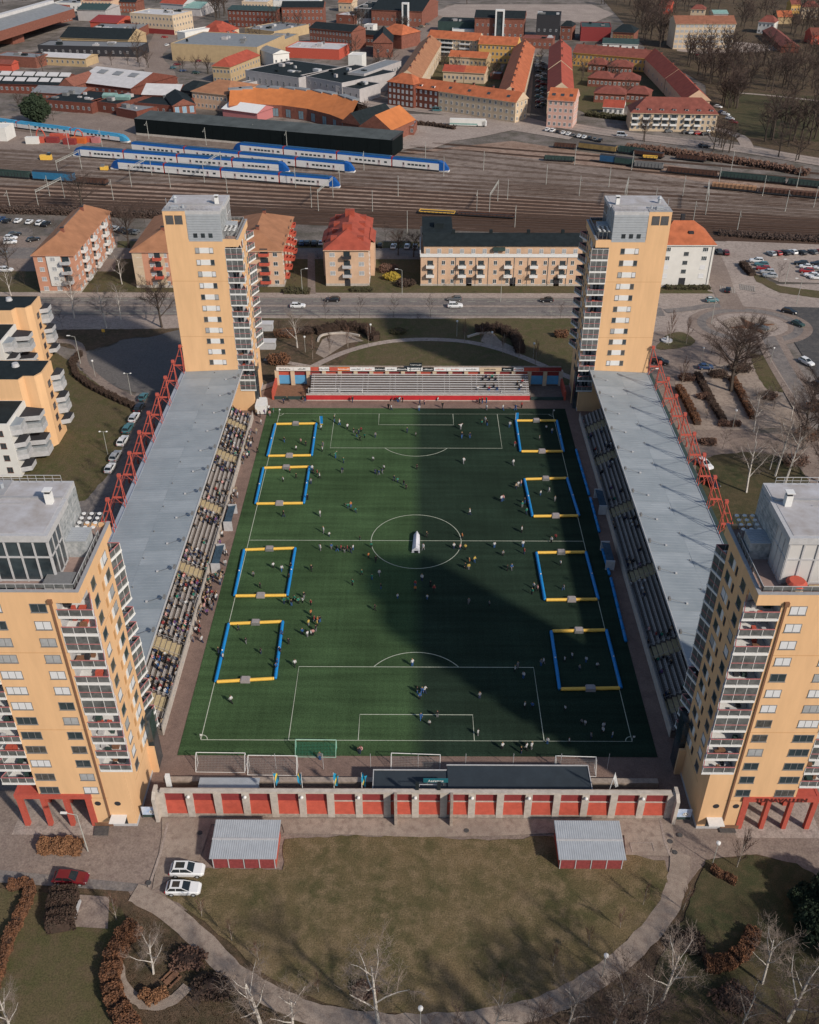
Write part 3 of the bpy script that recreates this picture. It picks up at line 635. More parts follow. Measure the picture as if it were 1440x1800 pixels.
    b=MB(); b.tube((52.0,B0+1.8,ZT),(52.0,B0+1.8,ZT+.8),.25,n=8); b.box(53,B0+1,ZT,54.5,B0+2,ZT+.7); b.tube((55.3,B0+.8,ZT),(55.3,B0+.8,ZT+2.6),.05,n=4); put(b,'roof_equipment',[METAL])
    b=MB()
    for i in range(11): a=45+i*1.05; b.box(a-.02,B0+.3,ZT,a+.02,B0+.34,ZT+1.0)
    b.box(45,B0+.29,ZT+1,55.5,B0+.35,ZT+1.05); b.box(45,B0+.29,ZT+.5,55.5,B0+.33,ZT+.54); put(b,'roof_railing',[WHD])
    # steel frame with white discs at the inner corner of the deck
    b=MB()
    for i in range(4):
        a=A0+.5+i*.95
        for z in (ZD+2.2,): b.box(a-.04,B0+.3,z,a+.04,B0+4.2,z+.08)
        for bb in (B0+.35,B0+4.1): b.box(a-.04,bb-.04,ZD,a+.04,bb+.04,ZD+2.2)
    b.box(A0+.45,B0+.3,ZD+2.28,A0+3.4,B0+.36,ZD+2.34); b.box(A0+.45,B0+4.1,ZD+2.28,A0+3.4,B0+4.16,ZD+2.34); put(b,'pergola',[FRAME])
    for i in range(3):
        for j in range(4):
            b=MB(); b.tube((A0+.8+i*1.0,B0+.7+j*1.0,ZD+2.4),(A0+.8+i*1.0,B0+.7+j*1.0,ZD+2.5),.27,n=10); put(b,'pergola_disc',[WHITE])
    return root,put
GLASSM=mat('railing_glass',(.15,.155,.155),.3,.35,1.2,spec=.5,col2=(.06,.065,.065)); BLIND=mat('white_blind',(.6,.61,.63),.6,.05,2)
GLASSD=mat('dark_pane',(.03,.035,.035),.15,.6,2,spec=.8,col2=(.12,.11,.10)); CURT=mat('patterned_curtain',(.16,.15,.14),.5,.6,4,col2=(.4,.39,.38)); STONE=mat('mottled_stone',(.42,.43,.44),.8,.5,1.6,col2=(.17,.19,.20),det=8,bump=.3); PIPE=mat('brown_pipe',(.19,.10,.06),.6,0); GREYC=mat('grey_coping',(.3,.3,.31),.6,.1,2); PANELW=mat('white_wall_panel',(.50,.49,.48),.7,.05,.5)
DECK=mat('pink_deck_paving',(.28,.20,.175),.9,.2,.8,det=6)
LT={(-1,-1):'yellow tower block in the left foreground with a glass walled rooftop flat',
    (1,-1):'yellow tower block in the right foreground with a white panelled rooftop flat',
    (-1,1):'yellow tower block at the far left corner of the pitch beside the car park',
    (1,1):'yellow tower block at the far right corner of the pitch near the roundabout'}
TW={}
for sx in (-1,1):
    for sy in (-1,1): TW[sx,sy]=tower(sx,sy,LT[sx,sy])
# name board TUNAVALLEN on the right foreground portal
def text_part(txt,size,loc,rot,m,parent=None,name='lettering',depth=.03,bold=0,sxy=None,**kw):
    cu=bpy.data.curves.new(name,'FONT'); cu.body=txt; cu.size=size; cu.extrude=depth; cu.align_x='CENTER'; cu.align_y='CENTER'; cu.offset=bold; cu.resolution_u=2
    t=bpy.data.objects.new('tmp',cu); COL.objects.link(t); dg=bpy.context.evaluated_depsgraph_get(); me=bpy.data.meshes.new_from_object(t.evaluated_get(dg)); bpy.data.objects.remove(t)
    me.materials.clear(); me.materials.append(m); o=link(name,me,parent,loc,0,**kw); o.rotation_euler=rot
    if sxy: o.scale=sxy
    return o
LETR=mat('dark_lettering',(.10,.025,.02),.6,0)
root,put=TW[1,-1]
o=text_part('TUNAVALLEN',1.0,(50.95-(A0+A1)/2,-(B1+.3)+(B0+B1)/2,6.62),(math.pi/2,0,0),LETR,root,bold=.03,sxy=(1.15,1,1))
# rooftop terrace things
def thing_mb(b,name,mats,label,cat,loc,rz=0,group=None,smooth=False): return b.build(name,mats,None,loc=loc,rz=rz,label=label,cat=cat,group=group,smooth=smooth)
b=MB(); b.box(-1.6,-1.1,0,1.6,1.1,.9); b.box(-1.7,-1.2,.9,1.7,1.2,1.05,1); thing_mb(b,'hot_tub',[WHD,FRAME],'grey covered hot tub on the left foreground tower terrace','hot tub',(-42.9,-67.1,43.05))
b=MB(); b.box(-1,-.5,0,1,.5,.06); thing_mb(b,'black_mat',[BLACK],'black mat lying on the left tower terrace','mat',(-49.3,-68.2,43.06))
b=MB(); b.tube((0,0,0),(0,0,1.0),.95,1.05,n=14); b.tube((0,0,1.0),(0,0,1.35),1.25,.9,n=14,m=1); thing_mb(b,'round_tub',[CREAM,REDL],'round tub with red cover on the right tower terrace','tub',(45.1,-67.4,43.05))
b=MB(); b.box(-.8,-.5,0,.8,.5,1.2); thing_mb(b,'blue_box',[BLUEW],'blue and white box behind the round tub on the terrace','box',(44.7,-64.9,43.05))
for i in range(3):
    b=MB(); b.box(-.9,-.3,.4,.9,.3,.48); b.box(-.8,-.25,0,-.7,.25,.4); b.box(.7,-.25,0,.8,.25,.4); thing_mb(b,'terrace_bench',[WOOD],['pale wooden bench left of the row on the right tower terrace','pale wooden bench in the middle of the right tower terrace row','pale wooden bench right of the row on the right tower terrace'][i],'bench',(47.6+i*2.4,-67.5,43.05),group='benches on the right tower terrace')
# ---------------- side stands: seating rows, stairs, roof, steel pylons
SEAT=mat('grey_seats',(.33,.305,.29),.8,.25,2,det=6); SEATL=mat('seat_shell',(.42,.39,.37),.6,.25,5)
STEP=mat('stand_step',(.15,.125,.11),.9,.25,1.5,det=6); RAILC=mat('rail_tube',(.35,.33,.32),.5,0)
YSTEP=mat('pale_board',(.46,.37,.22),.8,.18,2); METG=mat('pale_blue_edge',(.33,.37,.42),.5,.1,.5,metal=.2)
NR_=13; RW=.80; RX0=40.2; Z0=.9; RH=.44
def row_z(i): return Z0+RH*i
stairs_y=[43.2,29.0,8.5,-13.0,-34.0,-46.5]
SEAT_SPOTS={-1:[],1:[]}
METE=mat('paler_roof_sheet',(.27,.305,.33),.55,.12,.3,metal=.1,col2=(.33,.365,.39),det=8)
def stand(sx,label):
    org=(sx*46,0,0); root=empty('covered_stand',label,'stand',org)
    def put(b,n,m,**k): return b.build(n,m,root,sx,1,org,**k)
    ya,yb=-52.0,50.5
    # stepped base
    b=MB()
    for i in range(NR_): b.box(RX0+RW*i,ya,0,RX0+RW*(i+1),yb,row_z(i))
    b.box(RX0+RW*NR_,ya,0,55.6,yb,row_z(NR_-1)+.2); put(b,'terrace',[STEP])
    b=MB(); b.box(RX0-.14,ya,0,RX0,yb,1.0+.9); put(b,'front_wall',[CONC])
    b=MB()
    for i in range(52): y=ya+i*2; b.box(RX0-.1,y,1.9,RX0-.05,y+.05,2.35)
    b.box(RX0-.11,ya,2.33,RX0-.04,yb,2.4); put(b,'front_rail',[RAILC])
    # stairs of pale boards, each step a part
    for ys in stairs_y:
        hw=1.55
        for i in range(NR_):
            st=MB(); st.box(RX0+RW*i+.02,ys-hw,row_z(i)+.004,RX0+RW*(i+1)-.03,ys+hw,row_z(i)+.1); put(st,'stair_board',[YSTEP])
        for q in (-hw,hw):
            st=MB(); st.tube((RX0+.2,ys+q,row_z(0)+.9),(RX0+RW*NR_-.3,ys+q,row_z(NR_-1)+.9),.03,n=4)
            for i in range(0,NR_,2): st.box(RX0+RW*i+.45,ys+q-.03,row_z(i),RX0+RW*i+.51,ys+q+.03,row_z(i)+.92)
            put(st,'stair_rail',[RAILC])
    # seat rows: single seats joined per row and section
    sec=[]; ed=[yb]+stairs_y+[ya]
    for k in range(len(ed)-1):
        t,bm=ed[k]-(1.6 if k else .3),ed[k+1]+(1.6 if k<len(ed)-2 else .3)
        if t-bm<2: continue
        for i in range(NR_):
            s=MB(); n=int((t-bm)/.5); x=RX0+RW*i+.42
            for j in range(n):
                y=bm+.25+j*.5
                s.box(x-.16,y-.19,row_z(i)+.34,x+.16,y+.19,row_z(i)+.40); s.box(x+.14,y-.19,row_z(i)+.40,x+.19,y+.19,row_z(i)+.70,1)
            o=put(s,'seat_row',[SEAT,SEATL]); o['kind']='stuff'
            SEAT_SPOTS[sx].append((k,i,sx*x,bm,t,row_z(i)+.40))
    # back wall and posts
    b=MB(); b.box(55.7,ya,0,56.0,yb,10.4); put(b,'back_wall',[DGRN])
    for j in range(13):
        y=-49.5+8.2*j; b=MB(); b.box(55.2,y-.15,0,55.6,y+.15,10.6); b.tube((55.4,y,10.5),(43.4,y,11.0),.14,n=4); put(b,'roof_girder',[RED])
    # roof sheets: two bays deep, each sheet field a part
    XO,XI=56.3,42.35; zo,zi=10.8,11.45; yr0,yr1=-54.75,54.75
    xs=[XI,(XI+XO)/2,XO]; ns=27
    for j in range(ns):
        y0=yr0+(yr1-yr0)*j/ns; y1=yr0+(yr1-yr0)*(j+1)/ns-.03
        for q in range(2):
            xa,xb=xs[q],xs[q+1]-.02
            za=zi+(zo-zi)*(xa-XI)/(XO-XI)+.012*((j*7+q*3)%4); zb=zi+(zo-zi)*(xb-XI)/(XO-XI)+.012*((j*7+q*3)%4)
            s=MB(); s.add([(xa,y0,za),(xb,y0,zb),(xb,y1,zb),(xa,y1,za),(xa,y0,za-.12),(xb,y0,zb-.12),(xb,y1,zb-.12),(xa,y1,za-.12)],[(0,1,2,3),(7,6,5,4),(4,5,1,0),(6,7,3,2),(5,6,2,1),(7,4,0,3)])
            for g in range(1,5):                                   # standing seams
                yy=y0+(y1-y0)*g/5; s.add([(xa,yy-.012,za),(xb,yy-.012,zb),(xb,yy+.012,zb),(xa,yy+.012,za),(xa,yy,za+.022),(xb,yy,zb+.022)],[(0,1,5,4),(3,4,5,2)])
            put(s,'roof_sheet',[METD if (j*5+q*3)%4 else METE])
    b=MB(); b.box(XO+.0,yr0,zo-.35,XO+1.0,yr1,zo-.05,0); b.box(XO-.05,yr0,zo-.1,XO+.12,yr1,zo+.12,1); put(b,'gutter',[METG if sx<0 else DGRN,METG])
    b=MB(); b.box(XI-.12,yr0,zi-.45,XI,yr1,zi+.1); put(b,'roof_fascia',[WHD])
    # floodlights on the roof edge
    for j in range(13):
        y=49.3-8.2*j
        if abs(y)>52: continue
        b=MB(); b.tube((XI+3.2,y,zi-.1),(XI+.1,y-.1,zi+1.15),.035,n=4); b.box(XI+3.0,y-.16,zi-.05,XI+3.35,y+.16,zi+.16,1)
        b.box(XI-.15,y-.4,zi+.85,XI+.2,y+.35,zi+1.35,2); put(b,'roof_lamp',[FRAME,WHD,FRAME])
        b=MB(); b.tube((XI+6.5,y+4,zi-.3),(XI+6.5,y+4,zi+.0),.1,n=6); put(b,'roof_vent',[FRAME])
    # steel pylons behind the roof
    for j in range(14):
        y=-52.4+8.2*j
        if y>55.5: continue
        ap=(56.6,y,17.8); r=.085
        b=MB()
        b.tube((56.35,y-.7,10.6),ap,r,n=5); b.tube((56.35,y+.7,10.6),ap,r,n=5)
        b.tube((63.6,y+.0,1.2),ap,r*1.2,n=5); b.tube((63.6,y,0),(63.6,y,1.2),.22,n=6)
        b.box(56.3,y-.3,17.5,56.95,y+.3,18.1)
        def out(z): t=(z-1.2)/(16.6); return 63.6-(63.6-56.6)*t
        for z in (15.2,12.9): b.tube((56.45,y,z),(out(z),y,z),.075,n=4)
        b.box(56.6,y-.1,12.6,out(12.8),y+.1,12.95)
        b.tube((56.45,y,10.6),(out(12.9)-.2,y,12.9),.06,n=4)
        b.tube((55.9,y,17.7),(56.5,y,17.8),.05,n=4)
        put(b,'pylon',[RED])
        if j<13:
            b=MB(); b.tube((56.6,y,17.3),(56.4,y+8.2,11.6),.045,n=3); b.tube((out(9),y,9),(out(9),y+8.2,9),.06,n=4); put(b,'pylon_tie',[RED])
    # vomitory mouths
    for y in (-.8,-24,19): b=MB(); b.box(46,y-1,row_z(5),47.2,y+1,row_z(5)+2.1); put(b,'entrance_mouth',[DARK])
    return root
stand(-1,'sunny covered stand left of the pitch, full of spectators, with blue grey roof')
stand(1,'shaded covered stand right of the pitch under a long grey sheet roof')
# ---------------- south wall: pale concrete frame with sloping red panels
SY=-67.5
root=empty('stadium_wall','long pale concrete wall with red panels closing the near end of the stadium','wall',(0,SY,0))
def sp(b,n,m,**k): return b.build(n,m,root,org=(0,SY,0),**k)
x0,x1=-36.6,36.3; nb=18; bw=(x1-x0)/nb
b=MB(); b.box(x0,SY,5.28,x1,SY+.6,5.62); sp(b,'top_beam',[CONC])
b=MB(); b.box(x0,SY+.6,0,x1,SY+.75,5.6); sp(b,'back_wall',[CONCD])
for i in range(nb+1):
    x=x0+bw*i; w=.5
    b=MB(); b.box(x-w,SY-.02,0,x+w,SY+.59,5.28); sp(b,'column',[CONC])
    if i%2==1 and 0<i<nb: b=MB(); b.ball((x,SY-.22,4.75),.26,8,6); b.box(x-.05,SY-.1,4.5,x+.05,SY,4.6,1); sp(b,'wall_lamp',[WHITE,FRAME])
for i in range(nb):
    xa=x0+bw*i+.5; xb=xa+bw-1.0
    b=MB(); b.box(xa,SY+.02,0,xb,SY+.59,.7); sp(b,'sill',[CONCD])
    b=MB(); b.add([(xa,SY+.12,.7),(xb,SY+.12,.7),(xb,SY+.40,3.25),(xa,SY+.40,3.25),(xa,SY+.55,.7),(xb,SY+.55,.7),(xb,SY+.55,3.25),(xa,SY+.55,3.25)],[(0,1,2,3),(3,2,6,7),(1,5,6,2),(4,0,3,7)]); sp(b,'sloping_panel',[REDL])
    b=MB(); b.box(xa,SY+.46,3.25,xb,SY+.59,5.28); sp(b,'shaded_upper_panel',[REDD])  # darker red stands in for the shade under the top beam
    if 6<=i: b=MB(); b.box(xa,SY+.3,3.25,xb,SY+.45,3.37); sp(b,'panel_ledge',[CONC])
for x in (x0-.75,x1+.75):
    s=-1 if x<0 else 1
    b=MB(); b.box(x-.25,SY-1.0,0,x+.25,SY+1.2,5.0); b.add([(x-.25,SY-1,5),(x+.25,SY-1,5),(x+.25,SY+1.2,5),(x-.25,SY+1.2,5),(x-.25,SY-.1,5.7),(x+.25,SY-.1,5.7),(x+.25,SY+1.2,5.7),(x-.25,SY+1.2,5.7)],[(0,1,5,4),(4,5,6,7),(1,2,6,5),(3,0,4,7)]); sp(b,'end_fin',[CONC])
for x in (-2.95,5.0):
    b=MB(); b.box(x-.2,SY-1.5,0,x+.2,SY-.02,5.72); sp(b,'buttress',[CONCD])
b=MB(); b.box(-36.0,SY+1.6,0,-35.4,SY+2.2,6.9); sp(b,'chimney_post',[WHITE])
# low wall, roofs behind the south wall
b=MB(); b.box(-37.2,-61.9,0,-5,-61.0,1.1); thing_mb(b,'low_wall',[CONCD],'low weathered concrete wall behind the row of flags','wall',(0,0,0))
b=MB(); b.box(25.9,-61.9,0,36.2,-61.0,1.1); thing_mb(b,'low_wall',[CONCD],'low weathered concrete wall behind the white flag in the near right corner','wall',(0,0,0))
r=empty('flat_roofed_clubhouse','black flat roofed clubhouse behind the middle of the red panel wall','building',(9,-63.4,0))
b=MB(); b.box(-6.1,-66.1,0,4.6,-61.7,3.1); b.box(4.6,-66.1,0,25.3,-60.9,3.3); b.build('wall',DGRN,r,org=(9,-63.4,0))
b=MB(); b.box(-6.3,-66.2,3.1,4.6,-61.5,3.22); b.box(4.6,-66.2,3.3,25.5,-60.7,3.42); b.build('roof',mat('black_felt',(.03,.04,.05),.7,.15,.5),r,org=(9,-63.4,0))
b=MB(); b.box(-6.42,-61.5,3.1,4.5,-61.36,3.34); b.box(4.5,-60.7,3.3,25.6,-60.56,3.54); b.box(-6.42,-66.2,3.1,-6.3,-61.5,3.34); b.box(25.5,-66.2,3.3,25.62,-60.7,3.54); b.build('roof_edge',WHD,r,org=(9,-63.4,0))
b=MB(); b.box(1.0,-64.35,4.0,4.6,-64.2,4.75); 
sg=b.build('sign_board',mat('teal_sign',(.02,.14,.17),.5,0),None,label='small teal sign above the black clubhouse roof',cat='sign')
text_part('Assistans',.62,(2.8,-64.37,4.36),(math.pi/2,0,0),WHITE,sg)
for x in (1.6,4.0): b=MB(); b.box(x-.04,-64.3,3.2,x+.04,-64.22,4.0); b.build('sign_post',FRAME,sg)
b=MB(); b.box(-31.9,-66.1,0,-23.4,-62.6,2.4); b.box(-32.1,-66.2,2.4,-23.2,-62.4,2.55,1); thing_mb(b,'low_shed',[GREYW,METAL],'low shed with pale grey roof just behind the left part of the red panel wall','shed',(0,0,0))
for x,l in ((-2.4,'left'),(-.6,'middle'),(1.4,'right')): pass
for x,t in ((.1,'left'),(3.2,'right')):
    b=MB(); b.box(-.25,-.15,0,.25,.15,1.5); thing_mb(b,'loudspeaker',[BLACK],'%s of two black loudspeaker boxes on top of the red panel wall'%t,'loudspeaker',(x,SY+.6,5.62))
b=MB(); b.box(.4,-66.5,6.1,3.0,-66.44,6.2); b.box(.4,-66.5,5.72,.46,-66.44,6.1); b.box(2.94,-66.5,5.72,3.0,-66.44,6.1); thing_mb(b,'handrail',[WHD],'short pale handrail between the two loudspeakers on the wall','handrail',(0,0,0))
# football banners between wall and towers
BN=mat('banner_sky',(.25,.38,.62),.7,.35,.8,col2=(.6,.65,.72))
for s in (-1,1):
    xx=38.45*s; b=MB(); b.box(-1.15,-.05,.4,1.15,.05,2.6,0); b.box(-1.15,-.055,.4,1.15,.055,.95,1); b.tube((.3,-.07,1.6),(.3,-.1,1.6),.42,n=12,m=2)
    for k in range(5): a=k*1.256; b.tube((.3+.25*math.cos(a),-.1,1.6+.25*math.sin(a)),(.3+.25*math.cos(a),-.112,1.6+.25*math.sin(a)),.1,n=5,m=3)
    b.box(-1.2,-.04,0,-1.12,.04,2.7,4); b.box(1.12,-.04,0,1.2,.04,2.7,4)
    thing_mb(b,'football_banner',[BN,DGRN,WHITE,BLACK,FRAME],'gate banner with a football picture beside the %s foreground tower'%('left' if s<0 else 'right'),'banner',(xx,SY-.3,0))
# ---------------- north stand
r=empty('open_stand','open bench stand with red front and advertising boards at the far end of the pitch','stand',(0,64,0))
def npb(b,n,m,**k): return b.build(n,m,r,org=(0,64,0),**k)
ALU=mat('bench_metal',(.50,.49,.49),.5,.1,1)
xa,xb=-27.0,28.9; nrow=9
b=MB()
for i in range(nrow): b.box(xa,60.9+.75*i,0,xb,60.9+.75*(i+1),1.25+.29*i)
npb(b,'terrace',[STEP])
for i in range(nrow):
    for k in range(8):
        X0=xa+(xb-xa)*k/8+.02; X1=xa+(xb-xa)*(k+1)/8-.02
        b=MB(); b.box(X0,61.1+.75*i,1.6+.29*i,X1,61.48+.75*i,1.66+.29*i); b.box(X0+.6,61.2+.75*i,1.25+.29*i,X0+.7,61.4+.75*i,1.6+.29*i); b.box(X1-.7,61.2+.75*i,1.25+.29*i,X1-.6,61.4+.75*i,1.6+.29*i); npb(b,'bench',[ALU])
b=MB(); b.box(xa-.9,60.0,.35,xb,60.15,1.65); npb(b,'red_front_wall',[mat('bright_red_board',(.45,.03,.035),.7,.1,.6)])
b=MB(); b.box(xa-.9,59.98,0,xb,60.16,.35); b.box(xa-.9,60.0,1.65,xb,60.9,1.75); npb(b,'front_kerb',[CONC])
b=MB()
for i in range(29): x=xa+i*(xb-xa)/28; b.box(x-.03,60.1,1.75,x+.03,60.16,2.5)
b.box(xa,60.1,2.45,xb,60.16,2.52); npb(b,'front_rail',[ALU])
bx0,bx1=-36.2,37.6; nbn=18; w=(bx1-bx0)/nbn
b=MB(); b.box(bx0,69.0,0,bx1,69.3,5.4); npb(b,'back_wall',[CONCD])
for i in range(nbn+1): x=bx0+w*i; b=MB(); b.box(x-.5,68.0,0,x+.5,69.0,4.5); npb(b,'column',[CREAM if i<18 else CONC])
for i in range(nbn):
    X0=bx0+w*i+.5; X1=bx0+w*(i+1)-.5
    b=MB(); b.box(X0,68.5,3.05,X1,69.0,4.45); npb(b,'red_panel',[REDD if i%3 else REDL])
    b=MB(); b.box(X0,68.45,.6,X1,69.0,3.05); npb(b,'blue_panel',[BLUEW])
b=MB(); b.box(bx0,68.0,4.45,bx1,69.0,4.55); npb(b,'wall_beam',[CONC])
b=MB(); b.box(bx0-.5,60.5,0,bx0,69.3,2.5); b.box(bx1,60.5,0,bx1+.5,69.3,2.5); npb(b,'end_wall',[REDL])
for s,(X0,X1) in ((-1,(bx0,xa-1)),(1,(xb+.4,bx1))):
    b=MB(); b.box(X0,61.2,0,X1,61.6,.5,0); b.box(X0,62,0,X1,68,.35,1); b.box(X0,60.6,0,X1,60.9,.9,2); npb(b,'side_terrace',[CONC,WOODB if s<0 else STEP,DGRN])
# advertising boards
AD=[('white',2.0,'Sparbanken'),('white',2.0,''),('red',1.0,''),('white',1.2,'STIHL'),('red',1.0,''),('orange',1.4,''),('white',1.5,''),('white',1.4,''),('black',1.2,'ONOFF'),('white',1.4,''),('black',1.2,'Nordea'),('white',1.8,''),('black',1.3,''),('white',1.5,'Reko'),('white',2.0,''),('white',1.8,''),('cream',2.6,''),('black',1.4,'Sport'),('white',1.2,'Elit'),('red',1.8,''),('darkred',2.6,'')]
ac={'white':WHITE,'red':REDL,'orange':mat('ad_orange',(.6,.14,.03),.6,.05,1),'black':BLACK,'cream':CREAM,'darkred':REDD}
tot=sum(a[1] for a in AD); x=bx0
rr=random.Random(11)
for i,(c,wd,tx) in enumerate(AD):
    ww=wd/tot*(bx1-bx0); b=MB(); b.box(x+.03,67.9,4.6,x+ww-.03,68.0,5.6)
    o=b.build('advertising_board',ac[c],None,label='%s advertising board %s on the far stand'%({'darkred':'dark red'}.get(c,c),['at the left end','second from the left end','third from the left end','just left of the left grey roof end','below the left grey roof end','bright beside the red ones','right of the orange one','fifth left of the scoreboard','fourth left of the scoreboard','third left of the scoreboard','nearest left of the scoreboard','below the scoreboard','just right of the scoreboard','second right of the scoreboard','third right of the scoreboard','fourth right of the scoreboard','widest of the cream ones','left of the two lettered ones on the right','right of the two lettered ones on the right','before the last one on the right','at the right end'][i]),cat='advertising board',group='advertising boards above the far stand')
    # flat print: blocks standing for lettering too small to read
    lm=WHITE if c in('red','black','orange','darkred') else (REDL if rr.random()<.4 else BLACK)
    if c!='red' and c!='darkred':
        k=rr.randint(5,9); q=MB(); lx=x+ww/2-k*.17
        for j in range(k): q.box(lx+j*.34,67.885,4.9,lx+j*.34+.2,67.899,5.1+rr.random()*.2)
        q.build('print',lm,o)
    x+=ww
b=MB(); b.box(-1.7,67.6,5.75,1.5,67.8,7.0,0); b.box(-1.5,67.8,4.6,-1.4,67.9,5.75,1); b.box(1.2,67.8,4.6,1.3,67.9,5.75,1)
sb=b.build('scoreboard',[BLACK,FRAME],None,label='black scoreboard standing above the middle of the far stand',cat='scoreboard')
text_part('TUNAVALLEN',.46,(-.1,67.59,6.45),(math.pi/2,0,0),WHITE,sb)
for s,xc,t in ((-1,-23,'left'),(1,24.5,'right')):
    b=MB(); b.box(-5,0,0,5,3.2,2.6,0); b.box(-5.1,-.1,2.6,5.1,3.4,2.75,1); thing_mb(b,'kiosk_shed',[GREYW,METAL],'grey roofed shed behind the %s end of the far stand'%t,'shed',(xc,69.6,0))
# two sheds in front of the south wall
def bike_shed(x,y,label):
    r=empty('storage_shed',label,'shed',(x,y,0),0,'grey roofed sheds before the red panel wall')
    W2,D=4.35,5.3
    b=MB(); b.box(-W2,0,0,-.12,.12,2.5); b.box(.12,0,0,W2,.12,2.5); b.box(-W2,D-.12,0,W2,D,3.1); b.build('wall',mat('red_boards',(.30,.06,.06),.8,.25,2,wave=('X',2.2,.5)),r)
    for i in range(5): 
        c=MB(); xx=-W2+.1+i*(2*W2-.2)/4; c.box(xx-.06,-.05,0,xx+.06,.0,2.5); c.build('post',WHD,r)
    c=MB(); c.box(W2-.1,.2,0,W2,D-.2,2.6); c.box(-W2,.2,0,-W2+.1,D-.2,2.6); c.build('gable_wall',REDL,r)
    c=MB(); c.box(W2,.4,1.0,W2+.05,2.9,2.4); c.build('red_board',REDL,r)
    n=30
    for k in range(2):
        y0,y1,z0,z1=((-.35,2.6,2.68,2.95),(2.6,D+.3,2.98,3.25))[k]
        c=MB(); st=(2*W2+.5)/n
        for i in range(n):
            xx=-W2-.25+i*st; c.add([(xx,y0,z0),(xx+st*.5,y0,z0+.035),(xx+st,y0,z0),(xx,y1,z1),(xx+st*.5,y1,z1+.035),(xx+st,y1,z1)],[(0,1,4,3),(1,2,5,4)])
        c.box(-W2-.25,y0,z0-.1,W2+.25,y0+.05,z0); c.box(-W2-.25,y1-.05,z1-.1,W2+.25,y1,z1)
        c.face([(-W2-.25,y0,z0-.1),(-W2-.25,y1,z1-.1),(W2+.25,y1,z1-.1),(W2+.25,y0,z0-.1)]); c.build('corrugated_roof',METAL,r)
    c=MB(); c.box(-W2-.26,2.45,2.98,W2+.26,2.72,3.08); c.build('roof_lap',WHD,r)
bike_shed(-23.7,-76.0,'grey roofed red shed beside the two parked white cars')
bike_shed(24.0,-75.9,'grey roofed red shed on the right with no cars beside it')
# ---------------- apartment houses along the main street (metres: front corners on the ground)
def H(name,label,cat,x0,x1,y0,h,d,*a,**k): return house(name,label,cat,(x0,y0),(x1,y0),h,d,*a,px=False,**k)
r=H('apartment_house','salmon apartment house with tan hipped roof, furthest left on the main street','house',-118.6,-106,131.2,12.5,43,SALM,TILET,rk='hipy',rh=4.2,fl=4,nx=3,wf=WHITE,wg=GLASSL,near=True,side='r',ns=12,plinth=CONC,chim=2,ww=1.5,wh=1.3,skip=[(0,2)])
b=MB(); b.box(-2.2,-.35,2.6,2.2,0,12.4); b.build('pale_bay',WHR,r)
me=win_mesh(1.5,1.3,2,WHITE,GLASSL)
for k in range(3): put_window(r,me,-.2,-.36,4.4+k*3.1,0); put_balcony(r,3.6,0,3.6+k*3.1,0,3.0,1.6,WHD)
for q in (9,20,33):
    for k in range(4): put_balcony(r,6.3,q,1.4+k*3.0,math.pi/2,3.2,1.4,WHITE)
b=MB(); b.box(-.5,8,16.1,.1,38,16.5); b.build('ridge_walkway',FRAME,r)
r=H('apartment_house','red and cream apartment house with tan hipped roof, left of the far left tower','house',-89.3,-73,136,12,34,SALM,TILET,rk='hipy',rh=4.2,fl=4,nx=4,wf=WHITE,wg=GLASSL,near=True,plinth=CONC,chim=2,ww=1.6,wh=1.3,side='l',ns=6)
b=MB(); b.box(-8.1,-.06,.9,-5.0,0,11.9); b.build('cream_strip',CREAM,r); b=MB(); b.box(-1.2,-.06,.9,1.9,0,11.9); b.build('cream_strip',CREAM,r)
for k in range(3): put_balcony(r,-.2,-.06,3.4+k*3,0,2.6,1.5,REDL)
r=H('apartment_house','peach apartment house with tan roof and red balcony screens, right behind the far left tower','house',-60,-42.2,137,12,33,PEACH,TILET,rk='hipy',rh=4.2,fl=4,nx=4,wf=WHITE,wg=GLASS,near=True,side='r',ns=9,plinth=CONC,chim=2,ww=1.4,wh=1.3)
for k in range(4): put_balcony(r,3.2,-.01,1.4+k*3,0,3.2,1.4,REDL); 
for q in (5,13,21,28):
    for k in range(4): put_balcony(r,8.9,q,1.4+k*3,math.pi/2,3.0,1.3,REDL)
r=H('apartment_house','small peach apartment house with bright orange hipped roof and dark door, alone in the row','house',-28.8,-15,137.8,12,31,PEACH,TILER,rk='hipy',rh=4.5,fl=4,nx=3,wf=WHITE,wg=GLASSL,near=True,side='b',ns=8,plinth=CONC,ww=1.7,wh=1.35,fh=3.0,skip=[(0,1),(0,0),(0,2)],chim=0,woff=.7)
for k in range(1,4): put_balcony(r,0,-.01,.3+k*3,0,2.8,1.4,DARK if k==3 else WHD)
b=MB(); b.box(-.9,-.08,0,.9,-.02,2.4); b.build('door',DARK,r)
for q,m_ in ((8,REDL),(22,REDL)): b=MB(); b.box(-1.5,q-1,13.5,1.5,q+1,17.8); b.build('chimney',TILER,r)
for q in (5,12,19,26):
    for s in (-1,1): b=MB(); b.box(s*4.2-1,q-1,13.2,s*4.2+1,q+1,14.6); b.build('dormer',TILER,r)
for s in (-1,1):
    b=MB(); b.box(s*7.0,9,0.0,s*8.3,20,11.2); b.build('side_bay',PEACH,r)
    b=MB(); b.face([(s*6.9,8.7,12.6),(s*8.7,8.7,11.2),(s*8.7,20.3,11.2),(s*6.9,20.3,12.6)]); b.build('bay_roof',TILER,r)
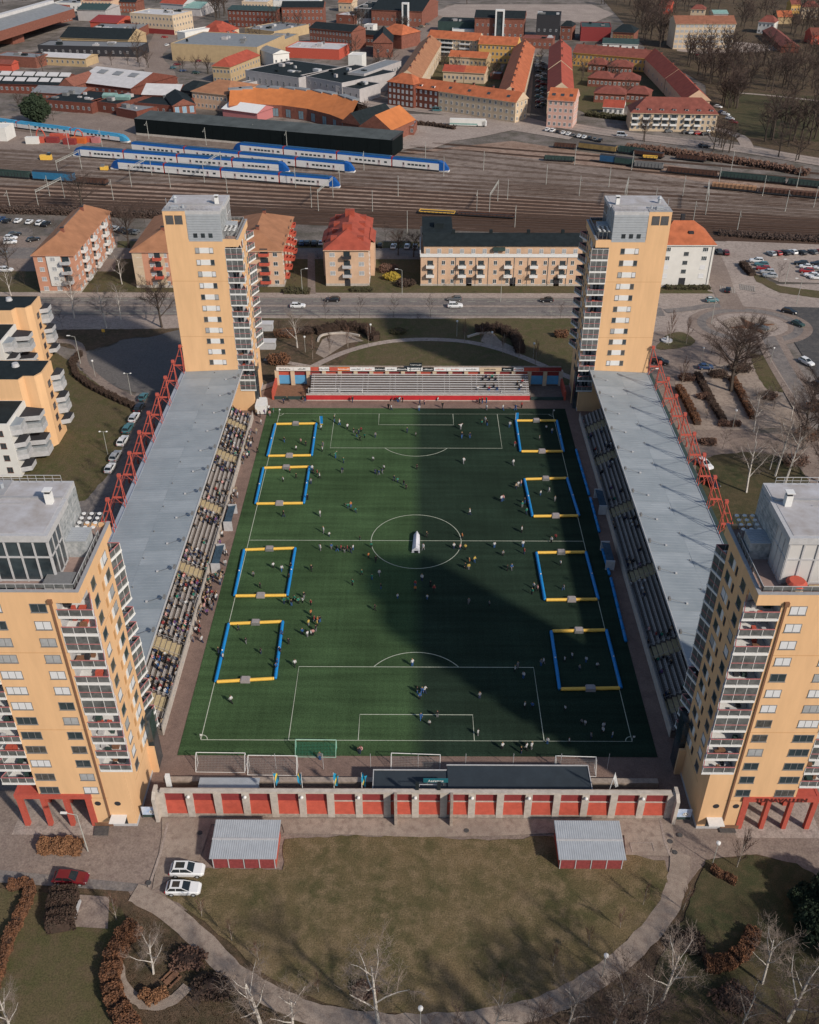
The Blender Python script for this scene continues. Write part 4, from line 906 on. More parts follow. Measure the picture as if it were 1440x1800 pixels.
# long cream house with terrace storey and black roof
r=empty('apartment_house','long cream apartment house with black roof and white terrace edge on the main street','house',(27,138.2,0))
def lp(b,n,m): return b.build(n,m,r,org=(27,138.2,0))
b=MB(); b.box(1.5,138.2,0,52.8,153,9.6); lp(b,'wall',PEACH)
b=MB(); b.box(2.5,140.6,9.6,52.8,153,12.3); b.box(1.5,153,0,8.5,168,9.6); lp(b,'top_storey',PEACH)
b=MB(); b.box(1.3,137.9,9.6,52.9,138.2,10.6); b.box(1.2,138.2,9.6,1.5,154,10.6); b.box(1.5,138.2,9.55,52.8,140.6,9.65,1); lp(b,'terrace_edge',[WHITE,BLACK])
b=MB()
b.add([(2.2,140.2,12.3),(53,140.2,12.3),(53,153.4,12.3),(2.2,153.4,12.3),(2.2,146.8,14.4),(53,146.8,14.4)],[(0,1,5,4),(2,3,4,5),(1,2,5),(3,0,4),(0,3,2,1)]); lp(b,'roof',BLACK)
b=MB(); b.box(2.0,151,12.3,12,168,13.0); b.box(6,156,13,9,160,14.4); lp(b,'rear_wing',[BLACK])
for i in range(14):
    b=MB(); x=4+i*3.5; 
    if i in (6,): b.box(x-.6,139.6,11.0,x+3.2,141.5,11.9); lp(b,'dark_awning',DGRN)
me=win_mesh(1.1,1.4,2,WHITE,GLASS); me2=win_mesh(1.3,1.5,2,WHITE,GLASSL)
bx=[4.5,14.6,20.6,29.2,37.4,46.5]; wx=[8.7,11.6,17.4,25.2,33.2,41,43.6,49.6]
for k in range(3):
    z=.9+k*3.05
    for x in wx: put_window(r,me,x-27,-.002,z,0)
    for x in bx:
        put_window(r,me,x-27,-.002,z,0)
        if k: put_balcony(r,x-27,-.01,z-.8,0,2.6,1.3,WHITE)
for i in range(14): put_window(r,me2,-23.2+i*3.6,2.398,9.9,0)
for x in (17.0,31.0,45.0): b=MB(); b.box(x-.9,138.1,0,x+.9,138.18,2.9); lp(b,'door',DARK)
for x in (7,12.6,19,23,31.2,35.5,42,48): b=MB(); b.box(x-.06,138.05,0,x+.06,138.19,9.5); lp(b,'downpipe',FRAME)
b=MB(); b.box(1.4,138.1,0,52.9,138.2,.7); lp(b,'plinth',CONC)
for x in (12,24,36,47): b=MB(); b.box(x-.5,146.4,14,x+.5,147.4,15.4); lp(b,'chimney',BLACK)
r=H('apartment_house','white apartment house with orange hipped roof beside the roundabout','house',75.5,93.5,137.3,14,15,WHR,TILEO,rk='hipx',rh=5.2,fl=4,nx=0,plinth=CONC,near=True,side='r',ns=4)
for k in range(4):
    for x,w_ in ((-5.5,1.7),(6.2,1.7)): put_window(r,win_mesh(w_,1.4,3,WHITE,BLIND if k<2 else GLASS),x,-.002,3.2+k*2.85,0)
    if k: put_window(r,win_mesh(1.5,1.2,3,FRAME,GLASS),.4,-.002,1.9+k*2.85,0)
b=MB(); b.box(-.6,-.1,0,1.4,-.02,3.2); b.build('door',DARK,r)
b=MB(); b.box(-8.6,-.1,0,-8.4,0,14); b.box(8.2,-.1,0,8.4,0,14); b.build('downpipe',FRAME,r)
b=MB(); b.box(1,3,15.2,2.6,5.6,17.0); b.build('dormer',DARK,r); b=MB(); b.box(-.5,9,18.2,.7,10,20.5); b.build('chimney',DARK,r)
# stepped yellow and white blocks at the left edge
BW=mat('brown_window_frame',(.13,.06,.045),.7,.1,2)
def wblock(xe,yf,depth,h,wall,label,steps,grp='stepped houses at the left edge'):
    r=empty('stepped_apartment_house',label,'house',(xe,yf,0),0,grp)
    def q(b,n,m): return b.build(n,m,r,org=(xe,yf,0))
    b=MB(); b.prism([(xe,yf),(xe,yf+depth),(xe-60,yf+depth),(xe-60,yf-3.6),(xe-4.2,yf-3.6),(xe-3.6,yf-1.8),(xe-1.2,yf-1.8)] if steps else [(xe,yf),(xe,yf+depth),(xe-60,yf+depth),(xe-60,yf)],0,h); q(b,'wall',wall)
    b=MB(); b.prism([(xe-.4,yf+.6),(xe-.4,yf+depth-.4),(xe-60,yf+depth-.4),(xe-60,yf-3.2),(xe-4.4,yf-3.2),(xe-3.8,yf-1.4),(xe-1.4,yf-1.4)] if steps else [(xe-.4,yf+.4),(xe-.4,yf+depth-.4),(xe-60,yf+depth-.4),(xe-60,yf+.4)],h,h+.12); q(b,'roof',BLACK)
    b=MB(); b.tube((xe-7,yf+3.2,h+.1),(xe-7,yf+3.2,h+.9),.9,.7,n=12); q(b,'roof_light',WHD)
    return r,q
def bigbalc(q,x,y0,z,dx,dy,gl):
    b=MB(); b.prism([(x,y0),(x+dx,y0+.8),(x+dx,y0+dy-.8),(x,y0+dy)],z,z+1.15,0,mt=1 if not gl else 0); b.prism([(x,y0+.1),(x+dx-.1,y0+.9),(x+dx-.1,y0+dy-.9),(x,y0+dy-.1)],z+1.15,z+2.35 if gl else z+1.16,2 if gl else 1,mt=1); q(b,'balcony',[WHD,DARK if not gl else METD,GLASSL if gl else GLASS])
for (xe,yf,h,nm) in ((-100.9,80.2,17.2,'upper'),(-84.4,38.2,18.6,'lower')):
    r,q=wblock(xe,yf,6.5,h,Y_,'%s yellow stepped apartment house with black roof at the left edge'%nm,True)
    for k in range(5):
        z=h-4.6-k*2.9; put_window(r,win_mesh(1.6,1.5,2,BW,GLASS),.002,2.6,z-.0,math.pi/2)
        if z>0: bigbalc(q,xe,yf+4.2,z+.6,1.9,4.6,k%2)
    r,q=wblock(xe-3.8,yf-14.6,10.9,13.6,WHR,'%s white stepped apartment house with corner balconies at the left edge'%nm,False)
    for k in range(4):
        z=13.6-3.3-k*3.1
        for i in range(4): put_window(r,win_mesh(1.3,1.4,2,BW,GLASS),-2.2-i*3.2,-.002,z+.3,0)
        bigbalc(q,xe-3.8,yf-14.2,z+.2,2.2,4.6,(k+1)%2); bigbalc(q,xe-3.8,yf-8.6,z+.6,4.3,4.9,k%2)
# ---------------- the town beyond the railway (front corners at eave height in photograph pixels)
T=house
def cl(x): return x
TL=[
# workshop rows at the left
('long_workshop','long dark roofed brick workshop with white roof lights at the left edge','workshop',(-40,146),(108,150),5,26,BRICKD,BLACK,dict(rk='gabx',rh=4,fl=1,nx=16,skl=7)),
('white_roofed_hall','white roofed brick hall with three dark roof panels','hall',(132,143),(230,155),6,(250,127),BRICKD,PALR,dict(rk='gabx',rh=5,fl=1,nx=9,panels=3)),
('brick_workshop','red gabled brick end building between dark and white roofs','workshop',(105,150),(130,152),6,22,BRICK,BRICK,dict(rk='gaby',rh=4)),
('brick_workshop','low dark roofed brick workshop before the white roofed hall','workshop',(56,162),(140,166),5,18,BRICK,GREYR,dict(rk='gabx',rh=2,fl=1,nx=8)),
('brick_workshop','wide dark flat roofed brick workshop facing the sidings','workshop',(74,176),(160,183),5,28,BRICKD,BLACK,dict(rk='flat',rh=2,fl=1,nx=9)),
('brick_workshop','dark roofed workshop with a blue door and slanted roof light','workshop',(160,178),(205,184),5,24,BRICKD,BLACK,dict(rk='flat',rh=2,fl=1,nx=3,rl=2)),
('brick_workshop','low dark roofed workshop beside the black train shed','workshop',(203,190),(240,197),4,18,BRICKD,GREYR,dict(rk='flat',rh=1)),
('brick_gable_house','orange brick gable house with blue doors','house',(304,186),(343,183),6,26,BRICK,BLACK,dict(rk='gaby',rh=3,fl=1,nx=3,wg=mat('blue_door',(.2,.32,.42),.6,.1,1),ww=2.2,wh=3.2)),
('brick_workshop','long dark flat roofed brick workshop behind the black train shed','workshop',(236,181),(304,187),5,24,BRICKD,BLACK,dict(rk='flat',rh=1,fl=1,nx=6)),
('white_roofed_hall','small white roofed brick hall with a round gable window','hall',(250,166),(312,168),6,18,BRICK,PALR,dict(rk='gabx',rh=4,fl=1,nx=5)),
('black_house','small black hipped house between white roofs and the peach house','house',(312,157),(340,160),8,22,DARK,BLACK,dict(rk='hipx',rh=3,fl=1,nx=4,wf=WHD)),
('red_shed','long thin dark red roofed shed below the depot yard','shed',(240,135),(302,140),3,6,BRICKD,TILED,dict(rk='gabx',rh=1.5)),
('yellow_hall','white roofed ochre hall in the middle of the depot yard','hall',(68,99),(150,103),5,(180,96),OCH,PALR,dict(rk='gabx',rh=1.5,fl=1,nx=9,wf=WHD)),
('brick_row','low brick row left of the white roofed ochre hall','hall',(-10,98),(62,102),6,14,BRICK,GREYR,dict(rk='flat',rh=1)),
('depot_canopy','long dark depot canopy with open front','canopy',(66,80),(242,84),6,20,DARK,FRAME,dict(rk='flat',rh=1,fl=1,nx=14,wg=DARK)),
('yellow_hall','dark roofed ochre hall above the depot canopy','hall',(106,66),(225,70),6,30,OCH,BLACK,dict(rk='gabx',rh=5,fl=1,nx=14)),
('grey_roofed_hall','grey roofed hall behind the dark roofed ochre hall','hall',(150,54),(238,55),6,35,BRICK,GREYR,dict(rk='flat',rh=1)),
('red_roofed_hall','red painted hall with stepped roof','hall',(158,38),(206,40),7,30,REDL,REDD,dict(rk='gabx',rh=3)),
('cream_office','long cream office house with dark red ground floor','office',(228,23),(303,28),13,26,CREAM,PALR,dict(rk='flat',rh=1,fl=3,nx=12,red=1,side='r')),
('brick_block','red brick block with flat dark roof at the upper left','house',(33,15),(80,18),11,30,BRICK,REDD,dict(rk='flat',rh=1,fl=3,nx=9,side='r')),
('brick_block','plain brick block cut by the left edge','house',(-30,34),(27,36),10,24,BRICK,TEAL,dict(rk='flat',rh=1)),
('black_roofed_hall','dark green roofed hall beyond the cream office','hall',(135,17),(185,18),8,30,GREYW,DGRN,dict(rk='gabx',rh=3)),
('ochre_block','long ochre warehouse with grey flat roof beside the curved street','warehouse',(300,77),(452,84),10,50,OCH,GREYR,dict(rk='flat',rh=1,side='r')),
('white_silo_house','small white boxy house behind the ochre warehouse','house',(311,56),(325,58),9,30,WHR,WHR,dict(rk='flat',rh=1)),
('red_roofed_house','red roofed manor house with two hipped roofs','house',(352,55),(385,58),7,24,CREAM,TILER,dict(rk='hipx',rh=6,fl=1,nx=5)),
('red_roofed_house','bright red roofed house with white dormers','house',(390,63),(418,58),6,20,WHR,TILER,dict(rk='hipx',rh=6,fl=1,nx=3,dorm=3)),
('mustard_house','mustard house with red hipped roof','house',(373,116),(404,118),9,(436,96),OCH,TILER,dict(rk='hipy',rh=4,fl=2,nx=5,side='r',wf=WHD)),
('ochre_low_house','low ochre house with flat roof and round tank','house',(430,50),(482,56),6,40,OCH,GREYR,dict(rk='flat',rh=1,fl=1,nx=6)),
('brick_office','wide brick office with white top row of windows','office',(400,17),(485,20),12,22,BRICKD,DGRN,dict(rk='gabx',rh=2,fl=3,nx=12,wf=WHD)),
('peach_house','peach house with brown hipped roof beside the roundhouse','house',(337,160),(399,167),8.5,(421,145),PEACH,TILET,dict(rk='hipx',rh=4,fl=2,nx=9,wf=WHITE)),
('tent_hall','pale red storage hall with a white vaulted roof','hall',(391,191),(452,199),4.5,15,PINK,WHITE,dict(rk='gabx',rh=2.5)),
('white_factory','white factory front with tall dark windows','factory',(431,124),(525,138),9,40,GREYW,BLACK,dict(rk='flat',rh=1,fl=1,nx=9,woff=1.5,wh=3)),
('white_factory','white factory wing with black flat roof and arched windows','factory',(528,133),(601,147),9,44,GREYW,BLACK,dict(rk='flat',rh=1,fl=2,nx=7)),
('white_factory','low white factory corner house at the crossroads','factory',(590,152),(632,158),7,20,GREYW,BLACK,dict(rk='flat',rh=1,fl=1,nx=4,wh=2.5)),
('white_factory','long white factory wing with grey roof along the street','factory',(611,128),(640,131),10,(672,105),GREYW,GREYR,dict(rk='flat',rh=1,side='r',ns=14,fl=2)),
('grey_tower_house','small light grey roof tower on the factory','roof tower',(612,97),(636,98),14,10,WHR,WHR,dict(rk='flat',rh=1)),
('red_low_hall','red hall with white flat roof behind the factory','hall',(502,84),(596,88),6,25,REDL,PALR,dict(rk='flat',rh=1)),
('ochre_house','cream house cut between the warehouse and the factory','house',(455,70),(497,72),7,30,OCH,GREYR,dict(rk='flat',rh=1,fl=1,nx=5)),
('white_house','white gabled house left of the red hall','house',(480,95),(508,92),8,20,WHR,GREYR,dict(rk='gaby',rh=2,fl=1,nx=3)),
('long_brick_school','long red brick house with black roof and three rows of windows','house',(544,49),(618,56),12,18,BRICK,BLACK,dict(rk='gabx',rh=3,fl=3,nx=13,wf=WHD)),
('brick_hall','brick gable house with dark roof and arched door','house',(656,75),(690,75),9,30,BRICK,BLACK,dict(rk='gaby',rh=6,fl=1,nx=2)),
('brick_hall','low brick link with dark roof beside the gable house','house',(628,60),(662,62),7,14,BRICKD,BLACK,dict(rk='gabx',rh=2,fl=1,nx=6)),
('orange_roofed_house','orange roofed brick house behind the gable house','house',(665,57),(706,62),9,22,BRICK,TILEO,dict(rk='hipx',rh=5)),
('brick_mansion','wide brick house with black roof near the top edge','house',(495,13),(568,13),14,25,BRICK,BLACK,dict(rk='gabx',rh=3,fl=3,nx=10)),
('small_brick_shed','small brick shed with flat pale roof','shed',(591,26),(622,28),6,14,BRICK,PALR,dict(rk='flat',rh=1,fl=1,nx=2)),
('school_hall','glass fronted hall with dark roof at the top','hall',(624,14),(652,15),11,40,WHD,BLACK,dict(rk='flat',rh=1,fl=1,nx=4,ww=5,wh=7)),
('school_hall','long brick hall with black roof and white entrance frame','hall',(653,17),(742,20),11,60,BRICK,BLACK,dict(rk='gabx',rh=6,fl=1,nx=11,frame=(.62,.75))),
('dark_office','dark flat office behind the orange roofed block','office',(770,38),(838,40),8,22,DGRN,BLACK,dict(rk='flat',rh=1)),
('brick_museum','brick house with black roof and tall white gate frame','museum',(835,31),(922,33),13,20,BRICK,BLACK,dict(rk='gabx',rh=4,fl=2,nx=9,frame=(.42,.6))),
('blue_roofed_low_house','low white house with light blue roof strip','house',(795,52),(868,53),4,12,WHR,MATS['light_blue_wall'] if 0 else METG,dict(rk='flat',rh=1)),
('black_cube_house','black office cube with a white flagpole','office',(944,27),(985,28),16,22,DARK,BLACK,dict(rk='flat',rh=1,fl=1,nx=4,wf=WHD)),
('brick_shop_row','long low brick row with red roof strip behind the orange roofed block','shop row',(918,68),(972,70),6,16,BRICK,TILED,dict(rk='flat',rh=1,fl=1,nx=6)),
('small_brick_house','small brick house right of the black cube','house',(986,46),(1006,47),9,14,BRICK,BLACK,dict(rk='hipx',rh=3,fl=2,nx=2,wf=WHD)),
('dark_red_hall','dark red hall with low white front','hall',(1022,48),(1075,49),9,25,REDD,DGRN,dict(rk='flat',rh=1,red=0)),
('brick_villa','brick villa with dark mansard roof among trees','villa',(1078,56),(1115,58),9,20,BRICK,BLACK,dict(rk='hipx',rh=4,fl=2,nx=6,wf=YEL2)),
('shop_house','dark roofed shop house with white front behind the yellow wing','shop',(1060,76),(1122,78),5,14,WHR,DGRN,dict(rk='gabx',rh=2.5,fl=1,nx=5)),
('office_slab','broad beige office slab with rows of narrow windows in the trees','office',(1189,42),(1294,42),16,20,CREAM,TILEB,dict(rk='gabx',rh=4,fl=5,nx=13,wf=WHD,wg=GLASSL,ww=2.4)),
('white_villa','white villa between tree trunks at the upper right','villa',(1334,38),(1362,40),8,14,WHR,TILED,dict(rk='hipx',rh=4,fl=2,nx=4)),
('long_red_roof_barn','long low barn with red roof at the upper right','barn','wing',((1390,82),(1356,54),12),4,0,BRICKD,TILED,dict(rk='gaby',rh=3)),
('orange_roofed_house','orange roofed cottage far away at the upper right','cottage',(1368,30),(1393,30),5,12,OCH,TILEO,dict(rk='gabx',rh=4)),
('red_cottage','red cottage at the right edge near the top','cottage',(1428,62),(1460,62),6,14,REDL,BRICKD,dict(rk='gabx',rh=4,fl=1,nx=2)),
('cream_villa','cream villa with tall windows at the top right corner','villa',(1410,12),(1440,13),9,12,CREAM,TILED,dict(rk='hipx',rh=4,fl=2,nx=4)),
('green_pavilion','low pale green roofed pavilion at the top right','pavilion',(1255,24),(1280,24),4,14,GREYW,TEAL,dict(rk='gabx',rh=2)),
('far_shop','white fronted shop with flat roof at the top left edge','shop',(95,5),(140,6),6,25,WHR,GREYR,dict(rk='flat',rh=1,fl=1,nx=6)),
('far_block','salmon block with dark windows at the top edge','house',(142,2),(195,3),10,18,PEACH,TILED,dict(rk='flat',rh=1,fl=3,nx=9)),
('far_hall','brick hall with three gables at the top edge','hall',(196,3),(238,4),8,18,BRICK,BLACK,dict(rk='gabx',rh=3,fl=2,nx=7)),
('far_house','red roofed house at the far top edge left of the dark trees','house',(282,5),(322,8),8,18,WHD,TILER,dict(rk='gabx',rh=4,fl=1,nx=5)),
('far_hall','grey hall with teal roof strip at the top left','hall',(322,14),(352,15),6,35,GREYW,TEAL,dict(rk='gabx',rh=3)),
('far_house','pale house above the wide brick office','house',(425,3),(470,4),9,16,CREAM,PALR,dict(rk='flat',rh=1,fl=2,nx=8)),
('far_hall','white roofed hall at the top edge right of the brick mansion','hall',(480,2),(560,3),6,20,WHR,PALR,dict(rk='flat',rh=1)),
('far_house','orange roofed house at the top edge left of the school','house',(595,4),(618,5),7,14,CREAM,TILEO,dict(rk='gabx',rh=4,fl=1,nx=3)),
('red_shed','small red shed at the left edge above the workshops','shed',(-5,112),(20,113),4,8,REDL,TILED,dict(rk='gabx',rh=2)),
('brick_house','low brick house left of the dark roofed ochre hall','house',(-20,60),(20,62),6,14,BRICK,GREYR,dict(rk='flat',rh=1)),
('grey_shed','grey flat shed between factory and roundhouse','shed',(420,146),(432,148),4,10,GREYW,GREYR,dict(rk='flat',rh=1)),
('kiosk','white kiosk on the school yard','kiosk',(640,44),(656,45),4,8,WHR,PALR,dict(rk='flat',rh=1,fl=1,nx=2)),
('garage_row','low garage row right of the courtyard houses','garages',(862,130),(880,131),3,8,BRICK,GREYR,dict(rk='flat',rh=1)),
('villa','villa with dark roof in the wood at the top right','villa',(1215,16),(1240,17),7,12,CREAM,TILED,dict(rk='hipx',rh=3,fl=2,nx=3)),
('villa','red villa in the wood at the top right','villa',(1160,8),(1180,9),7,12,REDL,BRICKD,dict(rk='gabx',rh=3,fl=1,nx=3)),
('villa','yellow villa at the top right between orange roofs','villa',(1392,8),(1408,8),7,12,YEL2,TILED,dict(rk='gabx',rh=3,fl=1,nx=3)),
# orange roofed block
('brick_apartment_house','dark brick corner house of the orange roofed block','house',(682,143),(727,149),12,12,BRICKD,TILEO,dict(rk='hipx',rh=4,fl=4,nx=6,wf=WHITE,wg=GLASSL)),
('brick_apartment_house','lower dark brick house with orange roof and dormers next to the brick corner','house',(727,154),(771,160),10,12,BRICKD,TILEO,dict(rk='gabx',rh=4,fl=3,nx=5,wf=WHITE,wg=GLASSL,dorm=2)),
('cream_apartment_house','long cream front of the orange roofed block with roof windows','house',(771,160),(907,180),10,12,CREAM,TILEO,dict(rk='gabx',rh=4,fl=3,nx=14,wf=WHITE,roofwin=4,chim=4,side='r')),
('right_wing_house','right wing of the orange roofed block with steep tiled roof','house','wing',((896,170),(922,84),13),10,0,CREAM,TILEO,dict(rk='gaby',rh=5,chim=8,side='b',ns=20,fl=2,wf=WHITE)),
('left_wing_house','left wing of the orange roofed block along the diagonal street','house','wing',((716,140),(757,76),14),10,0,CREAM,TILET,dict(rk='gaby',rh=5,side='b',ns=14,fl=2,wf=WHITE,chim=6)),
('balcony_house','rear left house of the orange roofed block with rows of white balconies','house',(752,66),(840,72),11,12,CREAM,TILEO,dict(rk='gabx',rh=4,fl=4,nx=12,wf=WHITE,balc=(3.5,[.12,.3,.38,.46,.7,.8]))),
('yellow_rear_house','rear right yellow house of the orange roofed block','house',(842,77),(908,80),11,14,YEL2,TILEO,dict(rk='gabx',rh=4,fl=3,nx=9,wf=WHD)),
('courtyard_house','left back courtyard house with orange roof inside the block','house',(790,99),(826,101),6,10,CREAM,TILEO,dict(rk='gabx',rh=3,fl=1,nx=5)),
('courtyard_house','right back courtyard house with orange roof inside the block','house',(826,101),(855,103),6,10,OCH,TILEO,dict(rk='gabx',rh=3,fl=1,nx=4)),
('courtyard_house','left front courtyard house with dull red roof inside the block','house',(779,125),(815,127),6,10,CREAM,TILER,dict(rk='gabx',rh=3,fl=1,nx=5)),
('courtyard_house','right front courtyard house with orange roof inside the block','house',(816,127),(852,129),6,10,CREAM,TILEO,dict(rk='gabx',rh=3,fl=1,nx=5)),
# second block
('pink_apartment_house','pink four storey end house with orange tiled roof at the north road','house',(964,175),(1010,178),13,14,PINKW,TILEO,dict(rk='gabx',rh=4.5,fl=4,nx=5,wf=WHITE,roofwin=3,side='r')),
('terraced_wing_house','middle house with bright red roof behind the pink end house','house','wing',((986,163),(985,124),13),12,0,CREAM,TILER,dict(rk='gaby',rh=5,side='b',ns=7,fl=3,wf=WHITE)),
('terraced_wing_house','furthest house with red roof behind the pink end house','house','wing',((985,122),(985,84),13),12,0,CREAM,TILER,dict(rk='gaby',rh=5,side='b',ns=7,fl=3,wf=WHITE,chim=3)),
('yellow_terrace','long ochre terrace with dull red roof at the back of the second block','house',(1008,92),(1138,103),8,14,YEL2,TILED,dict(rk='gabx',rh=4,fl=2,nx=18,wf=WHD,chim=6)),
('diagonal_terrace','left half of the diagonal terrace with bright red roof','house','wing',((1190,138),(1150,100),13),8,0,PEACH,TILER,dict(rk='gaby',rh=5,chim=2,side='l',ns=5,fl=1)),
('diagonal_terrace','right half of the diagonal terrace with bright red roof','house','wing',((1226,176),(1191,139),13),8,0,PEACH,TILER,dict(rk='gaby',rh=5,chim=2,side='l',ns=5,fl=1)),
('garden_house','brown roofed garden house, back right in the second block','house',(1068,116),(1112,118),5,12,BRICK,TILED,dict(rk='hipx',rh=3,fl=1,nx=6,wf=WHITE)),
('garden_house','brown roofed garden house, back left in the second block','house',(1034,112),(1066,114),5,10,BRICK,TILED,dict(rk='hipx',rh=3,fl=1,nx=4,wf=WHITE)),
('garden_house','brown roofed garden house, middle left in the second block','house',(1034,136),(1077,139),5,12,BRICK,TILED,dict(rk='hipx',rh=3,fl=1,nx=6,wf=WHITE)),
('garden_house','brown roofed garden house, middle right in the second block','house',(1078,139),(1125,141),5,12,BRICK,TILED,dict(rk='hipx',rh=3,fl=1,nx=6,wf=WHITE)),
('garden_house','brown roofed garden house, front left in the second block','house',(1045,163),(1100,166),5,13,BRICK,TILED,dict(rk='hipx',rh=3,fl=1,nx=6,wf=WHITE)),
('garden_house','brown roofed garden house, front right in the second block','house',(1101,163),(1141,166),5,12,BRICK,TILED,dict(rk='hipx',rh=3,fl=1,nx=5,wf=WHITE)),
('mansard_house','cream house with brown mansard roof, dormers and many balconies at the north road','house',(1110,198),(1262,201),8.5,16,CREAM,TILED,dict(rk='hipx',rh=6,fl=3,nx=16,wf=WHD,dorm=7,balc=(3.2,[.05,.18,.3,.4,.5,.66,.78]))),
('white_cottage','small white cottage with orange roof beside the mansard house','cottage',(1061,188),(1096,190),4,9,WHR,TILER,dict(rk='gabx',rh=3,fl=1,nx=4)),
('brick_kiosk','low brick kiosk with pale blue roof right of the roundhouse','kiosk',(697,222),(728,223),4,12,BRICK,METD,dict(rk='flat',rh=1,fl=1,nx=4)),
]
_TP=[]
for (n_,lb,ct,A,B,h,d,wa,ro,kw) in TL:
    px_=True
    if A=='wing':
        n0,n1,ww_=B; n0=G(*n0,h); n1=G(*n1,h); dv=(n1-n0); d=dv.length; dv.normalize(); pr=Vector((dv.y,-dv.x,0)); A=n0-pr*ww_/2; B=n0+pr*ww_/2; px_=False
    kw=dict(kw); ex={k:kw.pop(k) for k in('skl','panels','rl','red','frame') if k in kw}
    kw.setdefault('ww',1.3); kw.setdefault('wh',1.7)
    if kw.get('fl',0)==1: kw.setdefault('fh',4); kw.setdefault('woff',1.2)
    r=house(n_,lb,ct,A,B,h,d,wa,ro,trim=wa if kw['rk'] in('gaby',) else None,px=px_,**kw)
    w,dd=r['w'],r['d']; _TP.append((r.location.x,r.location.y,max(w,dd)*.55))
    if kw['rk']=='flat' and w>12 and dd>8:
        rq=random.Random(int(w*10)+len(lb))
        for i in range(min(7,int(w*dd/140)+1)):
            cx_,cy_=rq.uniform(-w*.4,w*.4),rq.uniform(dd*.2,dd*.8); b=MB(); a_=rq.uniform(.6,2.2); b.box(cx_-a_,cy_-a_*.7,h,cx_+a_,cy_+a_*.7,h+rq.uniform(.6,1.8)); b.build('roof_vent_box',rq.choice([GREYW,WHD,FRAME,BLACK]),r)
    if 'skl' in ex:
        for i in range(ex['skl']):
            for q in (0,1):
                b=MB(); b.box(-3,0,0,3,4.5,.5); o=b.build('roof_light',PALR,r,loc=(-w/2+w*(i+.35+.4*q)/ex['skl'],dd*(.12+.22*q),h+.6+2*q)); o.rotation_euler=(math.atan2(4,13),0,0)
    if 'panels' in ex:
        for i in range(ex['panels']):
            b=MB(); b.box(-2.7,0,0,2.7,4.5,.3); o=b.build('roof_panel',GREYR,r,loc=(-w/2+w*(i+.8)/3.6,dd*.3,h+3.1)); o.rotation_euler=(math.atan2(5,dd/2),0,0)
    if 'rl' in ex:
        for i in range(ex['rl']): b=MB(); b.box(-4,0,0,4,3,1.6); o=b.build('roof_light',TEAL,r,loc=(-w/4+i*w/2,dd*.4,h+.1)); o.rotation_euler=(.3,0,.4)
    if 'red' in ex and ex['red']: b=MB(); b.box(-w/2-.1,-.12,0,w/2+.1,-.06,3.6); b.build('ground_floor_band',REDD,r)
    if 'frame' in ex:
        fx0,fx1=[(-.5+t)*w for t in ex['frame']]; b=MB(); H_=h+6
        b.box(fx0,-3,0,fx0+1,-.2,H_,0); b.box(fx1-1,-3,0,fx1,-.2,H_,0); b.box(fx0+1,-3,H_-1.2,fx1-1,-.2,H_,0); b.box(fx0+1,-2.4,0,fx1-1,-.2,H_-1.2,1); b.build('entrance_frame',[WHITE,GLASS],r)
# roundhouse with orange roof
r=empty('roundhouse','long curved railway shed with bright orange roof, gabled at its right end','railway shed',G(520,205))
o0=r.location; OR=mat('bright_orange_roof',(.46,.155,.05),.8,.15,.2,det=6)
F=[G(u,v,6) for u,v in ((402,186),(450,183),(495,185),(540,191),(580,201),(612,214))]; K=[G(u,v,6) for u,v in ((410,170),(455,165),(505,165),(560,169),(610,176),(645,186))]
for i in range(5):
    f0,f1,k0,k1=F[i],F[i+1],K[i],K[i+1]
    m0,m1=f0*.45+k0*.55,f1*.45+k1*.55
    b=MB(); T0=lambda p,z:(p.x-o0.x,p.y-o0.y,z)
    b.quad(T0(f0,0),T0(f1,0),T0(f1,6),T0(f0,6)); b.quad(T0(k1,0),T0(k0,0),T0(k0,6),T0(k1,6)); b.build('wall',BRICK,r)
    b=MB(); b.quad(T0(f0,6),T0(f1,6),T0(m1,11.5),T0(m0,11.5)); b.build('orange_roof',OR,r)
    b=MB(); b.quad(T0(m0,11.5),T0(m1,11.5),T0(k1,6.5),T0(k0,6.5)); b.build('black_roof',BLACK,r)
    d=(f1-f0); a=math.atan2(d.y,d.x)
    gm=far_win(3.2,4.2,BW,mat('pale_blue_door',(.16,.24,.28),.6,.2,1))
    for t in (.25,.75): p=f0+d*t; link('depot_door',gm,r,(p.x-o0.x,p.y-o0.y-.01,.3),a)
    for t in (.2,.6,):
        p=m0+(m1-m0)*t; b=MB(); b.box(-3.5,-.8,0,3.5,3.2,.9); q=b.build('roof_light',GREYR,r,loc=(p.x-o0.x,p.y-o0.y,10.9),rz=a)
r=house('roundhouse_gable','left gable of the twin gabled end of the orange roofed railway shed','railway shed',(602,214),(634,220),6,26,BRICK,BLACK,rk='gaby',rh=5,fl=1,nx=4,ww=1.3,wh=3,trim=BRICK,woff=1,fh=3)
r=house('roundhouse_gable','right gable with orange roof side at the end of the railway shed','railway shed',(633,222),(688,229),6,24,BRICK,OR,rk='gaby',rh=6,fl=1,nx=6,ww=1.3,wh=3,trim=BRICK,woff=1,fh=3)
